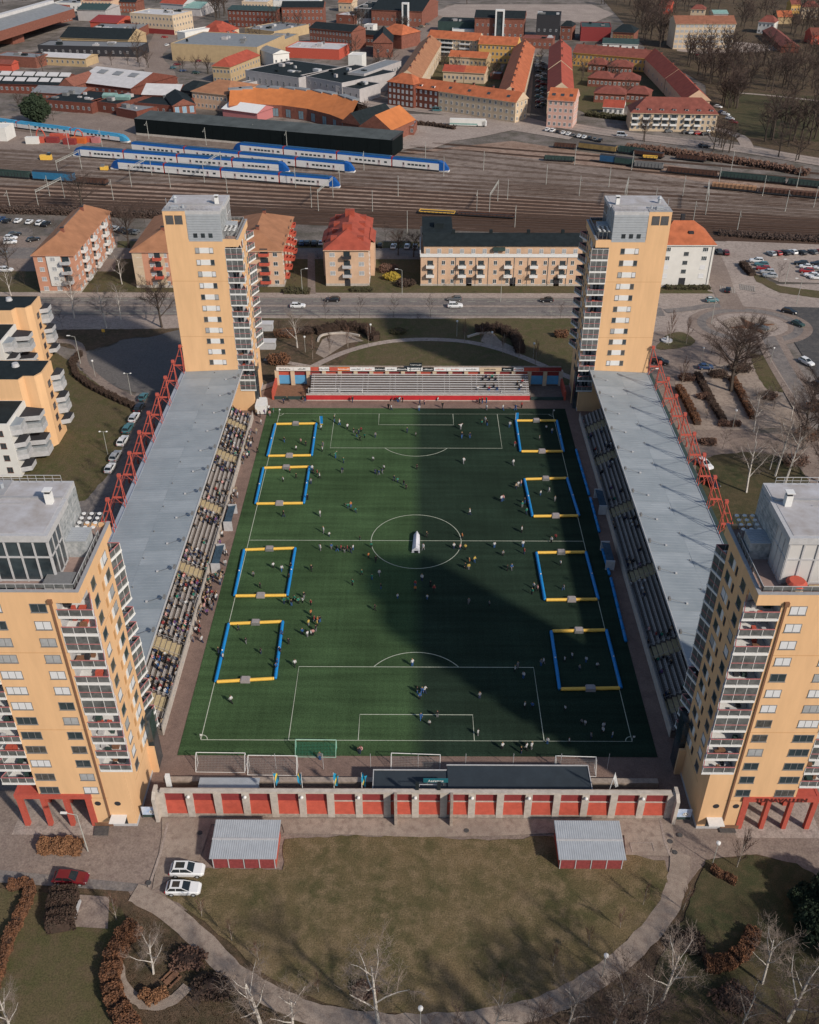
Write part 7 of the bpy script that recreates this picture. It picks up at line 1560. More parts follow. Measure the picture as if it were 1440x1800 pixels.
for (u,v,c,k) in ((540,687,'black',0),(849,671,'black',1),(855,667,'navy',2),(861,672,'black',3),(866,668,'green',4),(872,671,'black',5),(840,683,'white',6),(853,682,'black',7),(860,684,'red',8),(868,680,'black',9),(874,683,'navy',10),(910,678,'black',11),(916,680,'white',12),(919,675,'red',13),(913,684,'black',14)):
    r_=max(0,min(8,int((692-v)/3.2))); x=G(u,v,1.6+.29*r_).x
    person(Vector((x,61.2+.75*r_,1.62+.29*r_-.46)),'sit',c,uniq('spectator in %s on the %s bench of the far stand, %s from the left'%(c,ordw(r_),['first','fourth','sixth','eighth','tenth','eleventh','second','third','fifth','seventh','ninth','twelfth','fourteenth','fifteenth','thirteenth'][k])),'spectators on the far stand',rz=math.pi)
# ---------------- vegetation
BARKW=mat('birch_bark',(.68,.64,.59),.9,.3,3,col2=(.30,.27,.24),det=6); BARKD=mat('dark_bark',(.07,.055,.045),.95,.3,3); BARKP=mat('pale_bark',(.30,.26,.22),.9,.3,3)
TWIG=mat('twigs_brown',(.07,.048,.04),.95,.3,1); TWIGP=mat('twigs_pale',(.20,.16,.135),.95,.3,1); TWIGR=mat('twigs_reddish',(.13,.075,.055),.95,.3,1)
BEECH=mat('beech_leaves',(.19,.085,.042),.9,.4,1.2,col2=(.075,.042,.028)); BEECHP=mat('dry_beech_leaves',(.27,.14,.07),.9,.3,3,col2=(.14,.065,.035)); HEDG=mat('bare_hedge',(.075,.045,.035),.95,.4,2,col2=(.04,.03,.022)); EVER=mat('evergreen',(.016,.028,.016),.9,.4,2,col2=(.028,.042,.02)); BUSHG=mat('bush_green',(.05,.055,.025),.95,.4,2,col2=(.075,.06,.035)); FORS=mat('forsythia',(.36,.26,.04),.8,.3,2)
def tree_mb(seed,H,kind):
    r=random.Random(seed); A=MB(); B=MB()
    cfg={'birch':(.09,.21,7,.46,.55,3),'broad':(.16,.34,11,.62,.95,3),'column':(.07,.10,9,.4,.28,2),'young':(.06,.09,6,.4,.6,2),'far':(.14,.3,7,.6,.9,2)}[kind]
    r0=cfg[1]*H/10; nl=cfg[2]
    tw={'birch':.017,'broad':.022,'column':.02,'young':.018,'far':.085}[kind]
    def seg(p,d,L,rad,dep,wob=.12):
        n=3 if dep<2 else 2; q=p.copy(); dd=d.normalized(); M_=A if dep<(2 if kind!='far' else 2) else B
        pts=[(q.copy(),rad)]
        for i in range(n):
            dd=(dd+Vector((r.uniform(-1,1),r.uniform(-1,1),r.uniform(-.5,.8)))*wob).normalized(); q=q+dd*L/n; rr_=rad*(1-.75*(i+1)/n) if dep else rad*(1-.6*(i+1)/n)
            pts.append((q.copy(),max(rr_,.008)))
        for i in range(n): M_.tube(pts[i][0],pts[i+1][0],pts[i][1],pts[i+1][1],n=5 if dep==0 else (4 if dep==1 else 3),cap=False)
        return pts,dd
    mx=cfg[5]
    def grow(pts,dd,L,dep):
        if dep>=mx:
            return
        k=nl if dep==0 else (6 if dep==1 else 5)
        for i in range(k):
            t=(.3 if kind!='column' else .12)+(.7 if kind!='column' else .85)*(i+r.random()*.6)/k if dep==0 else .2+.8*(i+r.random())/k
            t=min(t,.98); idx=t*(len(pts)-1); j=min(int(idx),len(pts)-2); f=idx-j; p=pts[j][0].lerp(pts[j+1][0],f); rd=pts[j][1]*(1-f)+pts[j+1][1]*f
            a=r.uniform(0,6.283) if dep else 2.4*i+r.uniform(-.4,.4)
            up={'birch':1.1,'broad':.75,'column':2.8,'young':1.1,'far':.8}[kind]
            side=Vector((math.cos(a),math.sin(a),0)); nd=(dd*.25+side*1.0+Vector((0,0,up*(1 if dep==0 else .45)))).normalized()
            if dep>0: nd=(dd*.8+side*.9+Vector((0,0,.15 if kind!='birch' else -.1))).normalized()
            if kind=='column': nd=(dd*.9+side*.35+Vector((0,0,.5))).normalized()
            LL=L*(cfg[3] if dep==0 else .52)*(1.15-.55*t if dep==0 else r.uniform(.7,1.1))
            ps,d2=seg(p,nd,LL,max(rd*.6,tw*1.1) if dep<mx-1 else tw,dep+1,.22)
            grow(ps,d2,LL,dep+1)
    ps,dd=seg(Vector((0,0,-.1)),Vector((r.uniform(-.05,.05),r.uniform(-.05,.05),1)),H*.93,r0,0,.05)
    grow(ps,dd,H,0)
    # fine twigs on all limbs
    src=[(A.v[i],A.v[i+1]) for i in range(0,0)]
    pts_=B.v[::3]*2; r.shuffle(pts_)
    nn={'birch':1100,'broad':5200,'column':1300,'young':1100,'far':420}[kind]
    for q in pts_[:nn]:
        q=Vector(q); o_=Vector((q.x,q.y,(q.z-H*.5)*.5)).normalized() if q.length>.1 else Vector((0,0,1)); L=H*.07*r.uniform(.5,1.3)
        d2=(o_*.7+Vector((r.uniform(-1,1),r.uniform(-1,1),r.uniform(-.6,1))) ).normalized()
        if kind=='column': d2=(d2*.35+Vector((0,0,1))).normalized()
        B.tube(q,q+d2*L,tw*.7,tw*.35,n=3,cap=False)
    return A,B
TM={}
for kd,H,bark,twg,ns in (('birch',11,BARKW,TWIGP,4),('broad',11,BARKD,TWIG,3),('column',6,BARKP,TWIGR,2),('young',6,BARKD,TWIG,3),('far',12,BARKD,TWIG,4)):
    for i in range(ns):
        A,B=tree_mb(31*i+len(kd)*7,H,kd); TM[kd,i]=(A.mesh('trunk',bark),B.mesh('crown',twg),H)
PALE=(TM['birch',0][0].copy(),TM['birch',0][1].copy())
tr_=random.Random(9)
def tree(u,v,kd,h,label,group='trees',nm='bare_tree',p=None,pale=False,dark=False):
    i=tr_.randrange(len([k for k in TM if k[0]==kd])); t,c,H=TM[kd,i]
    nm={'birch':'birch_tree','column':'narrow_tree'}.get(kd,nm)
    p=p or G(u,v); e=empty(nm,label,'tree',p,tr_.uniform(0,6.28),group); e.scale=(h/H*tr_.uniform(.9,1.12),h/H*tr_.uniform(.9,1.12),h/H)
    if dark: t,c=TM['birch_d',i]
    link('trunk',t,e); link('crown',c,e); return e
for i in range(4):
    a,b_=TM['birch',i][0].copy(),TM['birch',i][1].copy(); a.materials[0]=BARKP; b_.materials[0]=TWIG; TM['birch_d',i]=(a,b_,11)
# foreground
for u,v,kd,h,l in ((667,1806,'birch',14,'large pale bare tree at the bottom middle of the picture'),(462,1812,'birch',11,'white stemmed birch at the bottom, left of the large pale tree'),(515,1815,'birch',9,'slender birch between the bottom left birch and the pale tree'),(270,1712,'birch',7,'small bare tree inside the leafy ring at the lower left'),
 (1160,1768,'birch',12,'white stemmed birch at the lower right beside the path'),(1075,1812,'birch',10.5,'birch at the bottom left of the lower right birch'),(997,1815,'birch',9,'small birch at the bottom before the path bend'),(1385,1795,'birch',12,'wide bare birch near the bottom right corner'),(1130,1810,'birch',8,'thin birch at the bottom between two taller birches'),(870,1812,'birch',7,'thin bare tree at the bottom right of the lamp'),(20,1815,'birch',8,'bare pale tree in the bottom left corner'),(1300,1815,'birch',8,'thin bare tree left of the wide birch at the bottom right'),(1230,1690,'young',5,'low bare tree beside the curved hedge in the lower right shade'),(1340,1730,'birch',9,'bare birch between the curved hedge and the corner birch'),(420,1760,'young',4,'low twiggy tree below the gravel path at the lower left'),(350,1780,'young',4.5,'low bare shrub tree right of the leafy ring')):
    tree(u,v,kd,h,l,'foreground birches')
for u,v,h,l in ((205,1618,5.5,'narrow brown tree at the path corner left of the white cars'),(355,1612,3.8,'narrow small tree beside the lower white car'),(408,1655,4.2,'narrow small tree, second along the path'),(455,1690,4,'narrow small tree, third along the path'),(1035,1665,4,'narrow brown leaved tree on the right part of the lawn'),(1090,1632,4,'narrow tree on the lawn nearest the right shed'),(972,1700,4,'narrow tree on the lower right lawn edge'),(1130,1592,4,'narrow small tree below the right shed'),(1200,1600,5,'narrow twiggy tree at the right path bend'),(880,1745,3.6,'low narrow tree at the lower lawn edge'),(560,1745,4,'low narrow tree at the lower left lawn edge')):
    tree(u,v,'column',h,l,'narrow trees round the lawn')
tree(1295,1525,'column',7.0,'dense narrow brown tree before the right portal','narrow trees round the lawn')
for x,y,h,l in ((14,-104,10,'first'),(24,-101,11,'second'),(33,-106,12,'third'),(42,-103,11,'fourth'),(52,-108,13,'fifth'),(4,-107,11,'sixth'),(60,-98,12,'seventh')): tree(0,0,'broad',h,'spreading bare tree just beyond the bottom edge, %s'%l,'trees beyond the bottom edge',p=Vector((x,y,0)))
# park north and main street
for i,(u,v) in enumerate(((550,632),(580,624),(612,614),(648,608),(817,603),(845,609),(883,621),(912,633),(941,642))): tree(u,v,'column',6.2,'narrow tree %s along the curved path behind the far stand'%['first','second','third','fourth','fifth','sixth','seventh','eighth','ninth'][i],'narrow trees along the curved path')
for i,(u,v) in enumerate(((572,562),(632,559),(692,558),(757,558))): tree(u,v,'young',6.5,'small round bare street tree %s below the main street'%['first','second','third','fourth'][i],'street trees below the main street')
for u,v,kd,h,l in ((523,612,'birch',10,'white stemmed birch behind the left end of the far stand'),(285,576,'broad',12,'large bare tree left of the far left tower'),(131,560,'birch',12,'birch on the street below the salmon house'),(188,577,'birch',11,'birch with pale stem right of the salmon house'),(213,562,'birch',10,'birch leaning near the red and cream house'),(20,520,'birch',9,'small birch left of the salmon house'),(227,436,'broad',13,'tall bare tree between the salmon and cream houses'),(255,392,'young',9,'bare tree behind the red and cream house'),(145,372,'broad',12,'bare tree above the salmon house roof'),(60,412,'young',5,'small tree in the yard car park, left'),(98,415,'young',6,'small tree in the yard car park, right'),
 (700,449,'broad',7,'bare tree left of the long cream house'),(727,452,'broad',7,'bare tree against the long cream house'),(678,424,'young',7,'bare tree behind the small orange roofed house'),(798,508,'young',4.5,'small street tree before the long cream house, left'),(918,509,'young',4,'small street tree before the long cream house, right'),(975,508,'young',4,'small street tree near the far right tower'),(130,520,'young',6,'bare tree at the corner of the salmon house'),(250,520,'young',7,'bare tree before the red and cream house'),
 (1285,688,'broad',15,'very large bare tree right of the far right tower'),(1310,640,'broad',11,'bare tree standing at the roundabout edge'),(1250,622,'young',8,'bare tree between the round lawn and the large tree'),(1175,607,'column',9,'narrow tree on the round lawn'),(1206,605,'column',7,'narrow tree at the right of the round lawn'),(1196,685,'column',8,'narrow reddish tree at the orange hedge end'),(1241,738,'young',5,'small bare tree between the orange hedges'),(1312,866,'birch',14,'tall white birch on the lawn behind the right stand'),(1362,838,'birch',13,'tall white birch right of the first one'),(1380,850,'birch',14,'leaning white birch beside the tower roof'),(1353,826,'birch',7,'short birch between the tall ones'),(1325,760,'birch',11,'pale bare tree at the end of the orange hedge'),(1410,790,'broad',11,'wide bare tree at the right edge above the tower'),(1390,740,'birch',9,'thin birch near the right edge road'),(1435,770,'broad',11,'bare tree at the right picture edge'),(1368,482+14,'young',6,'round bare tree on the car park verge'),(985,560,'young',5,'small bare tree left of the far right tower'),(490,600,'young',6,'bare tree behind the far left tower'),
 (15,470,'broad',8,'spreading bare tree at the left edge beside the salmon house'),(45,505,'young',6,'bare tree below the left yard car park'),(175,505,'young',7,'bare tree on the grass right of the salmon house'),(215,500,'birch',9,'pale birch on the grass between the first two houses'),(265,545,'young',6,'bare tree beside the large one left of the far left tower'),(110,575,'young',5,'small bare tree at the left end of the litter strip'),(60,590,'young',5,'small bare tree behind the upper yellow stepped house'),(515,505,'young',5,'bare tree in the garden left of the small orange roofed house'),(560,470,'young',5,'bare tree against the small orange roofed house'),
 (1420,730,'broad',10,'dense bare tree right of the orange hedges at the picture edge'),(1360,720,'young',7,'bare tree between the hedge end and the road'),(1445,850,'broad',10,'dense bare tree at the edge above the right tower'),(1270,790,'young',5,'small bare tree on the path behind the right stand'),(1290,655,'broad',11,'second bare tree close beside the very large one'),(1265,640,'young',8,'bare tree left of the very large one'),
 (600,575,'young',4,'low shrub tree in the park between path and street'),(735,572,'young',3.5,'low shrub tree in the middle of the park behind the stand'),(160,640+190,'young',3,'tiny tree on the lawn behind the left stand')):
    tree(u,v,kd,h,l,'bare trees round the stadium')
# far trees
far=[]
def clear(p): return all((p.x-a)**2+(p.y-b)**2>(r*.8+3)**2 for a,b,r in _TP)
def scatter(poly,n,hh,where,kd='far'):
    us=[q[0] for q in poly]; vs=[q[1] for q in poly]; k=0; t=0
    def ins(x,y):
        c=False; m=len(poly)
        for i in range(m):
            (x1,y1),(x2,y2)=poly[i],poly[(i+1)%m]
            if (y1>y)!=(y2>y) and x<(x2-x1)*(y-y1)/(y2-y1)+x1: c=not c
        return c
    while k<n and t<n*20:
        t+=1; u,v=tr_.uniform(min(us),max(us)),tr_.uniform(min(vs),max(vs))
        if not ins(u,v): continue
        p=G(u,v)
        if not clear(p): continue
        far.append((v,u,p,hh*tr_.uniform(.75,1.25),where,kd)); k+=1
scatter([(1060,-10),(1460,-10),(1460,26),(1300,26),(1180,30),(1110,20),(1060,10)],46,15,'in the wood at the top right edge')
scatter([(1120,22),(1180,28),(1185,80),(1165,92),(1140,80),(1110,40)],30,15,'in the wood left of the beige office slab')
scatter([(1300,30),(1440,30),(1450,80),(1400,75),(1340,50),(1300,60)],26,14,'among the villas at the upper right')
scatter([(1185,100),(1440,96),(1450,165),(1290,160),(1250,150),(1200,120)],70,14,'below the beige office slab')
scatter([(1230,140),(1290,160),(1300,200),(1275,190),(1240,165)],16,13,'beside the mansard house lane')
scatter([(1360,180),(1450,175),(1450,270),(1330,250),(1340,215)],22,14,'in the right edge park')
scatter([(1110,238),(1200,246),(1300,262),(1420,282),(1420,290),(1300,272),(1100,248)],11,10,'before the mansard house')
scatter([(1000,125),(1180,140),(1190,185),(1040,185)],9,8,'between the brown roofed garden houses')
scatter([(770,100),(860,100),(880,158),(760,150)],9,8,'in the orange roofed court')
scatter([(345,0),(400,0),(400,36),(350,38)],10,14,'beside the street at the top left')
scatter([(480,40),(545,44),(540,62),(480,60)],6,12,'before the wide brick mansion')
scatter([(630,38),(700,38),(720,60),(620,50)],9,10,'on the school yard at the top')
scatter([(660,110),(690,90),(680,175),(650,180)],9,8,'along the diagonal street')
scatter([(240,70),(258,95),(262,120),(240,115)],5,9,'beside the depot yard')
scatter([(330,112),(400,120),(360,135),(310,130)],5,8,'before the ochre warehouse')
scatter([(0,-6),(330,-6),(330,6),(0,8)],14,12,'among the roofs at the top left edge')
scatter([(800,-8),(1060,-8),(1060,8),(800,8)],16,12,'above the building plot')
scatter([(60,100),(240,90),(250,130),(70,128)],5,8,'round the depot yard')
scatter([(400,60),(500,62),(500,100),(440,100)],5,8,'behind the white factory')
scatter([(560,60),(640,62),(650,110),(600,100)],6,9,'behind the red hall')
scatter([(920,190),(960,215),(960,100),(925,100)],6,7,'along the parking street')
scatter([(620,195),(700,200),(690,225),(640,222)],4,7,'beside the low brick kiosk')
scatter([(20,185),(240,190),(230,205),(60,215)],6,7,'before the brick workshops')
far.sort(reverse=True); OD=['first','second','third','fourth','fifth','sixth','seventh','eighth','ninth','tenth','eleventh','twelfth','thirteenth','fourteenth','fifteenth','sixteenth','seventeenth','eighteenth','nineteenth','twentieth']+['%s'%k for k in('twenty first','twenty second','twenty third','twenty fourth','twenty fifth','twenty sixth','twenty seventh','twenty eighth','twenty ninth','thirtieth','thirty first','thirty second','thirty third','thirty fourth','thirty fifth','thirty sixth','thirty seventh','thirty eighth','thirty ninth','fortieth','forty first','forty second','forty third','forty fourth')]
cc={}
byw={}
for t in far: byw.setdefault(t[4],[]).append(t)
wood=[t for w_,L_ in byw.items() if 'wood' in w_ for t in L_]
wm=[MB(),MB()]
for (v,u,p,h,_,kd) in wood:                        # the far wood reads as one mass
    t,c,H=TM['far',tr_.randrange(4)]; a=tr_.uniform(0,6.28); ca,sa=math.cos(a)*h/H,math.sin(a)*h/H
    for q,me in enumerate((t,c)):
        k=len(wm[q].v); wm[q].v+=[(p.x+x.co.x*ca-x.co.y*sa,p.y+x.co.x*sa+x.co.y*ca,x.co.z*h/H) for x in me.vertices]; wm[q].f+=[tuple(i+k for i in f.vertices) for f in me.polygons]; wm[q].m+=[q]*len(me.polygons)
k=len(wm[0].v); wm[0].v+=wm[1].v; wm[0].f+=[tuple(i+k for i in f) for f in wm[1].f]; wm[0].m+=wm[1].m
wm[0].build('far_wood',[BARKD,TWIG],kind='stuff',label='wood of bare trees at the top right edge',cat='wood')
for w_,L_ in byw.items():
    if 'wood' in w_: continue
    L_.sort(key=lambda t:t[1])
    for i,(v,u,p,h,_,kd) in enumerate(L_): tree(u,v,kd,h,'bare tree %s, %s from the left'%(w_,ordw(i)),'bare trees %s'%w_,p=p)
def leafmass(name,pts,w,h,n,m,label=None,cat=None,group=None,size=.16,seed=1,round_=.0,px=True,kind=None,core=True):
    "hedge along a line: leaf sized faces through its volume round a dense twiggy core"
    r=random.Random(seed); P=[G(*q) if px else Vector((q[0],q[1],0)) for q in pts]; o=P[0]
    seg=[(P[i],P[i+1],(P[i+1]-P[i]).length) for i in range(len(P)-1)]; T_=sum(s[2] for s in seg); b=MB()
    if core:
        for a,c,L in seg:
            d=(c-a).normalized(); nn=Vector((-d.y,d.x,0)); q=w*.36
            A_=[a-nn*q-o,a+nn*q-o]; C_=[c-nn*q-o,c+nn*q-o]
            b.add([(A_[0].x,A_[0].y,0),(A_[1].x,A_[1].y,0),(C_[1].x,C_[1].y,0),(C_[0].x,C_[0].y,0),(A_[0].x,A_[0].y,h*.82),(A_[1].x,A_[1].y,h*.82),(C_[1].x,C_[1].y,h*.82),(C_[0].x,C_[0].y,h*.82)],[(0,1,5,4),(1,2,6,5),(2,3,7,6),(3,0,4,7),(4,5,6,7)],1)
    for i in range(n):
        t=r.random()*T_
        for a,c,L in seg:
            if t<=L: break
            t-=L
        d=(c-a).normalized() if L>0 else Vector((1,0,0)); nn=Vector((-d.y,d.x,0)); s=r.uniform(-1,1); z=r.random()
        if r.random()<.6:
            if r.random()<.5: s=(1 if s>0 else -1)*r.uniform(.82,1.08)
            else: z=r.uniform(.85,1.06)
        if abs(s)>.75 and z>.8: z*=.93
        q=a+d*(t+r.uniform(-.15,.15))+nn*s*w/2; q.z=z*h*(1+.13*math.sin(t*1.7+seed)+.1*math.sin(t*4.3+seed*2)+(.25*r.random() if r.random()<.06 else 0)); q=q+nn*.12*math.sin(t*2.9+seed); q=q-o
        u_=Vector((r.uniform(-1,1),r.uniform(-1,1),r.uniform(-1,1))).normalized(); v_=u_.orthogonal().normalized(); sz=size*r.uniform(.6,1.3)
        b.quad(q-u_*sz-v_*sz*.6,q+u_*sz-v_*sz*.6,q+u_*sz+v_*sz*.6,q-u_*sz+v_*sz*.6)
    return b.build(name,[m,HEDG],None,loc=(o.x,o.y,0.03),label=label,cat=cat,group=group,kind=kind)
def blob(name,c,rx,ry,rz_,n,m,label,cat='bush',group=None,size=.18,seed=1,z0=0,trunk=0):
    r=random.Random(seed); b=MB(); 
    b.ball((0,0,z0+rz_*.5),1,8,6,m=1); b.v=[(x*rx*.75,y*ry*.75,(z-z0-rz_*.5)*rz_*.42+z0+rz_*.5) for x,y,z in b.v]
    for i in range(n):
        d=Vector((r.gauss(0,1),r.gauss(0,1),r.gauss(0,1))).normalized(); k=r.uniform(.7,1.08)*(1+.12*math.sin(d.x*5+seed)+.1*math.sin(d.y*7))
        q=Vector((d.x*rx*k,d.y*ry*k,z0+rz_*.5+d.z*rz_*.5*k)); q.z=max(q.z,.02)
        u_=Vector((r.uniform(-1,1),r.uniform(-1,1),r.uniform(-1,1))).normalized(); v_=u_.orthogonal().normalized(); sz=size*r.uniform(.6,1.3)
        b.quad(q-u_*sz-v_*sz*.6,q+u_*sz-v_*sz*.6,q+u_*sz+v_*sz*.6,q-u_*sz+v_*sz*.6)
    e=empty(name,label,cat,c,0,group); b.build('foliage',[m,HEDG if m is not EVER else EVER],e)
    t=MB(); t.tube((0,0,0),(0,0,z0+rz_*.5),.12 if not trunk else trunk,.06,n=6); t.build('stem',BARKD,e); return e
leafmass('hedge',[(72,1492),(145,1494)],2.0,1.5,10400,BEECHP,'rounded dry brown hedge before the left portal columns','hedge',seed=2,size=.10)
leafmass('hedge',[(18,1560),(52,1558),(56,1570),(40,1610),(20,1650),(6,1690),(-15,1760)],1.3,1.3,14000,BEECH,'orange brown hedge along the lower left edge','hedge',seed=3,size=.10)
leafmass('hedge',[(118,1572),(112,1600),(108,1640)],3.4,2.2,13000,HEDG,'broad dark bare hedge left of the gravel bay','hedge',seed=4,size=.10)
leafmass('hedge',[(242,1632),(216,1660),(200,1695),(196,1735),(208,1775),(235,1815)],2.2,1.8,22000,BEECH,'curved orange brown hedge round the leafy ring','hedge',seed=5,size=.10)
leafmass('hedge',[(250,1750),(270,1762),(292,1745)],1.2,1.0,3600,BEECHP,'low inner hedge of the leafy ring','hedge',seed=6,size=.10)
leafmass('hedge',[(1238,1700),(1262,1700),(1290,1690),(1312,1670),(1325,1640)],1.8,1.3,11000,BEECH,'curved orange brown hedge in the lower right shade','hedge',seed=7,size=.10)
leafmass('hedge',[(1250,1530),(1275,1545),(1292,1552)],1.0,.9,3000,BEECH,'short brown hedge at the right path end','hedge',seed=8,size=.10)
leafmass('hedge',[(1192,684),(1205,706),(1216,728),(1226,748)],1.7,1.5,7000,BEECH,'orange hedge nearest the right stand','hedge',seed=9,size=.10)
leafmass('hedge',[(1225,660),(1238,685),(1252,712),(1272,744)],1.7,1.3,7000,HEDG,'dark hedge between the two orange hedges','hedge',seed=10,size=.10)
leafmass('hedge',[(1285,668),(1300,692),(1312,716),(1324,738)],1.7,1.5,7000,BEECH,'orange hedge furthest from the right stand','hedge',seed=11,size=.10)
leafmass('hedge',[(1262,748),(1285,749),(1300,748)],1.4,1.1,1500,TWIGR,'reddish low hedge closing the garden','hedge',seed=12)
leafmass('hedge',[(142,625),(128,640),(134,662),(160,682),(200,702),(236,718)],1.5,1.4,16000,HEDG,'long dark hedge curving round the asphalt yard','hedge',seed=13,size=.10)
leafmass('hedge',[(556,588),(600,578),(640,582),(662,600)],2.6,2.2,12000,HEDG,'dark shrub arc behind the pale wall, left','hedge',seed=14,size=.10)
leafmass('hedge',[(836,585),(875,582),(905,595),(915,622)],2.6,2.2,12000,HEDG,'dark shrub arc behind the pale wall, right','hedge',seed=15,size=.10)
leafmass('hedge',[(1304,466),(1314,478),(1322,486)],2.2,1.6,4400,HEDG,'dark hedge beside the right car park entry','hedge',seed=16,size=.10)
leafmass('hedge',[(742,184),(800,192),(860,203),(900,207)],2.2,1.3,1800,BUSHG,'green hedge along the north road before the cream house','hedge',seed=17,size=.4)
leafmass('hedge',[(1030,203),(1060,207),(1108,212)],4,2,1800,BUSHG,'dark green hedge right of the pink end house','hedge',seed=18,size=.4)
leafmass('hedge',[(640,214),(690,216),(760,222),(800,228)],2.0,1.6,1500,HEDG,'scrub along the north road beside the lorry','hedge',seed=19,size=.4)
leafmass('hedge',[(1100,262),(1160,268),(1230,278),(1330,292),(1420,308)],5,2,4000,TWIGR,'brown scrub between the north road and the freight wagons','scrub',seed=20,size=.5,kind='stuff')
leafmass('hedge',[(1262,412),(1330,418),(1440,424)],4,1.4,3000,TWIG,'grey scrub between tracks and right car park','scrub',seed=21,size=.3,kind='stuff')
leafmass('hedge',[(-20,372),(120,376),(240,380),(330,384)],5,2.2,3600,TWIG,'grey scrub between the tracks and the salmon house','scrub',seed=22,size=.3,kind='stuff')
leafmass('hedge',[(500,514),(545,515)],3,1.4,1500,BUSHG,'green shrubs left of the small orange roofed house','shrubs',seed=23,size=.2)
leafmass('hedge',[(618,512),(655,512)],2,1.2,1000,BUSHG,'green shrubs right of the small orange roofed house','shrubs',seed=24,size=.2)
leafmass('hedge',[(1170,508),(1248,508)],2,1.0,1500,BUSHG,'green strip hedge before the white house','hedge',seed=25,size=.2)
blob('bush',G(690,492),2.6,1.6,2.4,1400,FORS,'yellow flowering bush right of the small orange roofed house',size=.2)
blob('bush',G(712,503),3,2,2.4,1100,HEDG,'dark bush beside the yellow flowering bush',size=.2,seed=3)
blob('bush',G(682,478),3,2,2.6,900,TWIGR,'reddish bush behind the yellow flowering bush',size=.2,seed=4)
blob('bush',G(987,592),2,1.4,2,900,BEECH,'red brown bush left of the far right tower',size=.18,seed=5)
for i,(u,v,rx_,hz,m_,l) in enumerate(((1206,668,2.2,1.8,TWIGR,'reddish bush at the top of the orange hedge nearest the stand'),(1300,652,3.2,2.0,HEDG,'dark bush under the very large bare tree'),(1262,662,2.6,1.8,HEDG,'dark bush left of the very large bare tree'),(1238,700,1.8,1.4,TWIGR,'brown bush between the first two hedges'),(1350,700,2.4,1.8,TWIGR,'brown bush at the end of the eastern verge'),(1418,770,3.6,2.4,BEECH,'rust brown bush at the right edge above the tower'),(1438,720,3.2,2.2,BEECH,'rust brown bush beside the right hand road'),(1395,815,3,2.2,TWIGR,'reddish bush behind the tall birches'),(1245,780,2,1.3,TWIGR,'low brown bush on the lawn corner behind the right stand'),(505,590,3.5,2,BEECH,'brown bush between the pale huts and the birch'),(540,585,3,1.8,HEDG,'dark bush left of the dark shrub arc'),(700,585,2.6,1.2,BUSHG,'low green bush in the middle of the north park'),(640,1745,1.6,1.0,TWIGR,'low brown bush inside the lower path bend'),(330,1690,2.2,1.4,TWIGR,'twiggy bush right of the picnic table'),(375,1740,2.4,1.5,HEDG,'dark bush below the gravel path, lower left'),(1210,1660,2.2,1.5,HEDG,'dark bush at the right path bend'),(1290,1760,2.6,1.6,TWIGR,'brown bush below the curved hedge at the lower right'))):
    blob('bush',G(u,v),rx_,rx_*.75,hz,900,m_,l,size=.15,seed=60+i)
blob('bush',G(492,640),3,2,3,1300,BEECH,'brown bush at the left end behind the far stand',size=.2,seed=6)
blob('evergreen_tree',G(68,216),7,6,12,2200,EVER,'dark evergreen tree beside the regional train','tree',size=.55,seed=7,z0=1)
for i,(u,v,rr_,hh) in enumerate(((1436,1640,2.8,4.5),(1475,1595,3.5,6),(1412,1590,1.8,2.6),(1495,1680,3.5,6))):
    blob('evergreen_tree',G(u,v),rr_,rr_,hh,5200,EVER,'dark evergreen tree at the lower right edge, %s'%['second from the left','at the very edge above','smallest and leftmost','at the very edge below'][i],'tree','evergreens at the lower right',size=.2,seed=30+i,z0=.3)
# star shaped bed on the roundabout
c=G(1322,575); b=MB(); P=[]
for i in range(8): a=i*math.pi/4+.25; r_=7.2 if i%2==0 else 2.2; P.append((r_*math.cos(a),r_*.8*math.sin(a)))
b.prism(P,0,.45); thing_mb(b,'star_hedge',[BEECH],'star shaped brown clipped hedge on the roundabout','hedge',c)
# pale curved walls in the park, fence and kerbs
for pts,l in (([(559,602),(565,592),(585,588),(610,588),(632,592)],'left'),([(822,594),(842,588),(862,586)],'right')):
    o=ribbon('curved_wall',pts,.5,.6,CONC,wz=.6); o['kind']='thing'; o['label']='pale low curved wall in the park, %s one'%l; o['category']='wall'
o=ribbon('low_wall',[(142,1586),(127,1630)],.3,.6,WHD,smooth=False,wz=.6); o['kind']='thing'; o['label']='low white wall at the left side of the gravel bay'; o['category']='wall'
b=MB(); b.box(-1,-.35,.42,1,.35,.48); b.box(-1,-.9,.3,1,-.65,.35); b.box(-1,.65,.3,1,.9,.35); b.box(-.7,-.8,0,-.6,.8,.42); b.box(.6,-.8,0,.7,.8,.42)
thing_mb(b,'picnic_table',[WOODB],'dark picnic table inside the leafy ring','table',G(302,1722),.9)
c=G(1172,600); b=MB(); b.tube((0,0,0),(0,0,.5),1.6,n=14); b.tube((0,0,.5),(0,0,1.6),.4,.25,n=8); thing_mb(b,'fountain',[WHD],'round pale fountain on the round lawn','fountain',c)
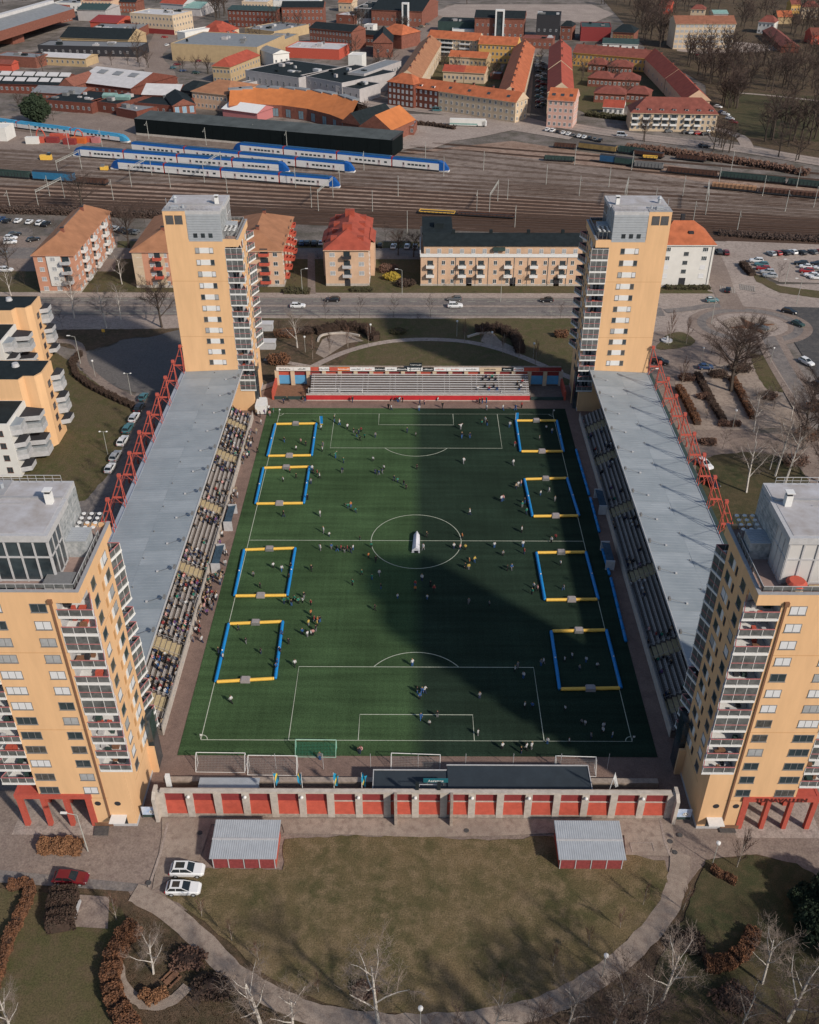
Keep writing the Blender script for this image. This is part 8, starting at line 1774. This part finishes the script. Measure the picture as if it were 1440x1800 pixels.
for u,v in ((466,580),(470,612)):
    b=MB(); b.box(-2.4,-1.2,0,2.4,1.2,2.2,0); b.box(-2.6,-1.4,2.2,2.6,1.4,2.35,1); thing_mb(b,'garden_hut',[WHD,PALR],'pale flat hut behind the far left tower, %s one'%('upper' if v<600 else 'lower'),'hut',G(u,v))
b=MB(); b.box(-.45,-.05,1.8,.45,.05,2.7,0); b.box(-.03,-.03,0,.03,.03,1.8,1); thing_mb(b,'yellow_sign',[YIN,FRAME],'small yellow sign on the litter strip left of the tower','sign',G(184,594))
# loose stones and dry leaves on the near lawns: uneven ground cover
def tufts(name,poly,n,m,label,size,seed):
    r=random.Random(seed); b=MB(); us=[q[0] for q in poly]; vs=[q[1] for q in poly]; k=0
    while k<n:
        u,v=r.uniform(min(us),max(us)),r.uniform(min(vs),max(vs)); c=False
        for i in range(len(poly)):
            (x1,y1),(x2,y2)=poly[i],poly[(i+1)%len(poly)]
            if (y1>v)!=(y2>v) and u<(x2-x1)*(v-y1)/(y2-y1)+x1: c=not c
        if not c: continue
        k+=1; p=G(u,v,.07); a=r.uniform(0,6.28); s=size*r.uniform(.5,1.4)
        for q in range(2): aa=a+q*1.6; dx,dy=math.cos(aa)*s,math.sin(aa)*s; b.quad((p.x-dx,p.y-dy,.03),(p.x+dx,p.y+dy,.03),(p.x+dx*.7+.03,p.y+dy*.7,.03+s*1.1),(p.x-dx*.7+.03,p.y-dy*.7,.03+s*1.1))
    return b.build(name,m,kind='stuff',label=label,cat='grass')
tufts('grass',[(500,1480),(860,1480),(1120,1506),(1175,1530),(1120,1640),(1000,1730),(740,1784),(560,1760),(400,1650),(300,1575)],26000,[mat('grass_tuft',(.12,.10,.05),.95,.4,.6,col2=(.19,.145,.08))],'tufts of dry grass on the near lawn',.06,40)
tufts('fallen_leaves',[(0,1640),(240,1600),(400,1720),(560,1790),(740,1806),(1000,1770),(1200,1620),(1440,1600),(1500,1860),(-40,1860)],16000,[mat('dry_leaves',(.15,.09,.055),.95,.4,.6,col2=(.10,.075,.045))],'dry leaves and weeds under the near trees',.07,41)
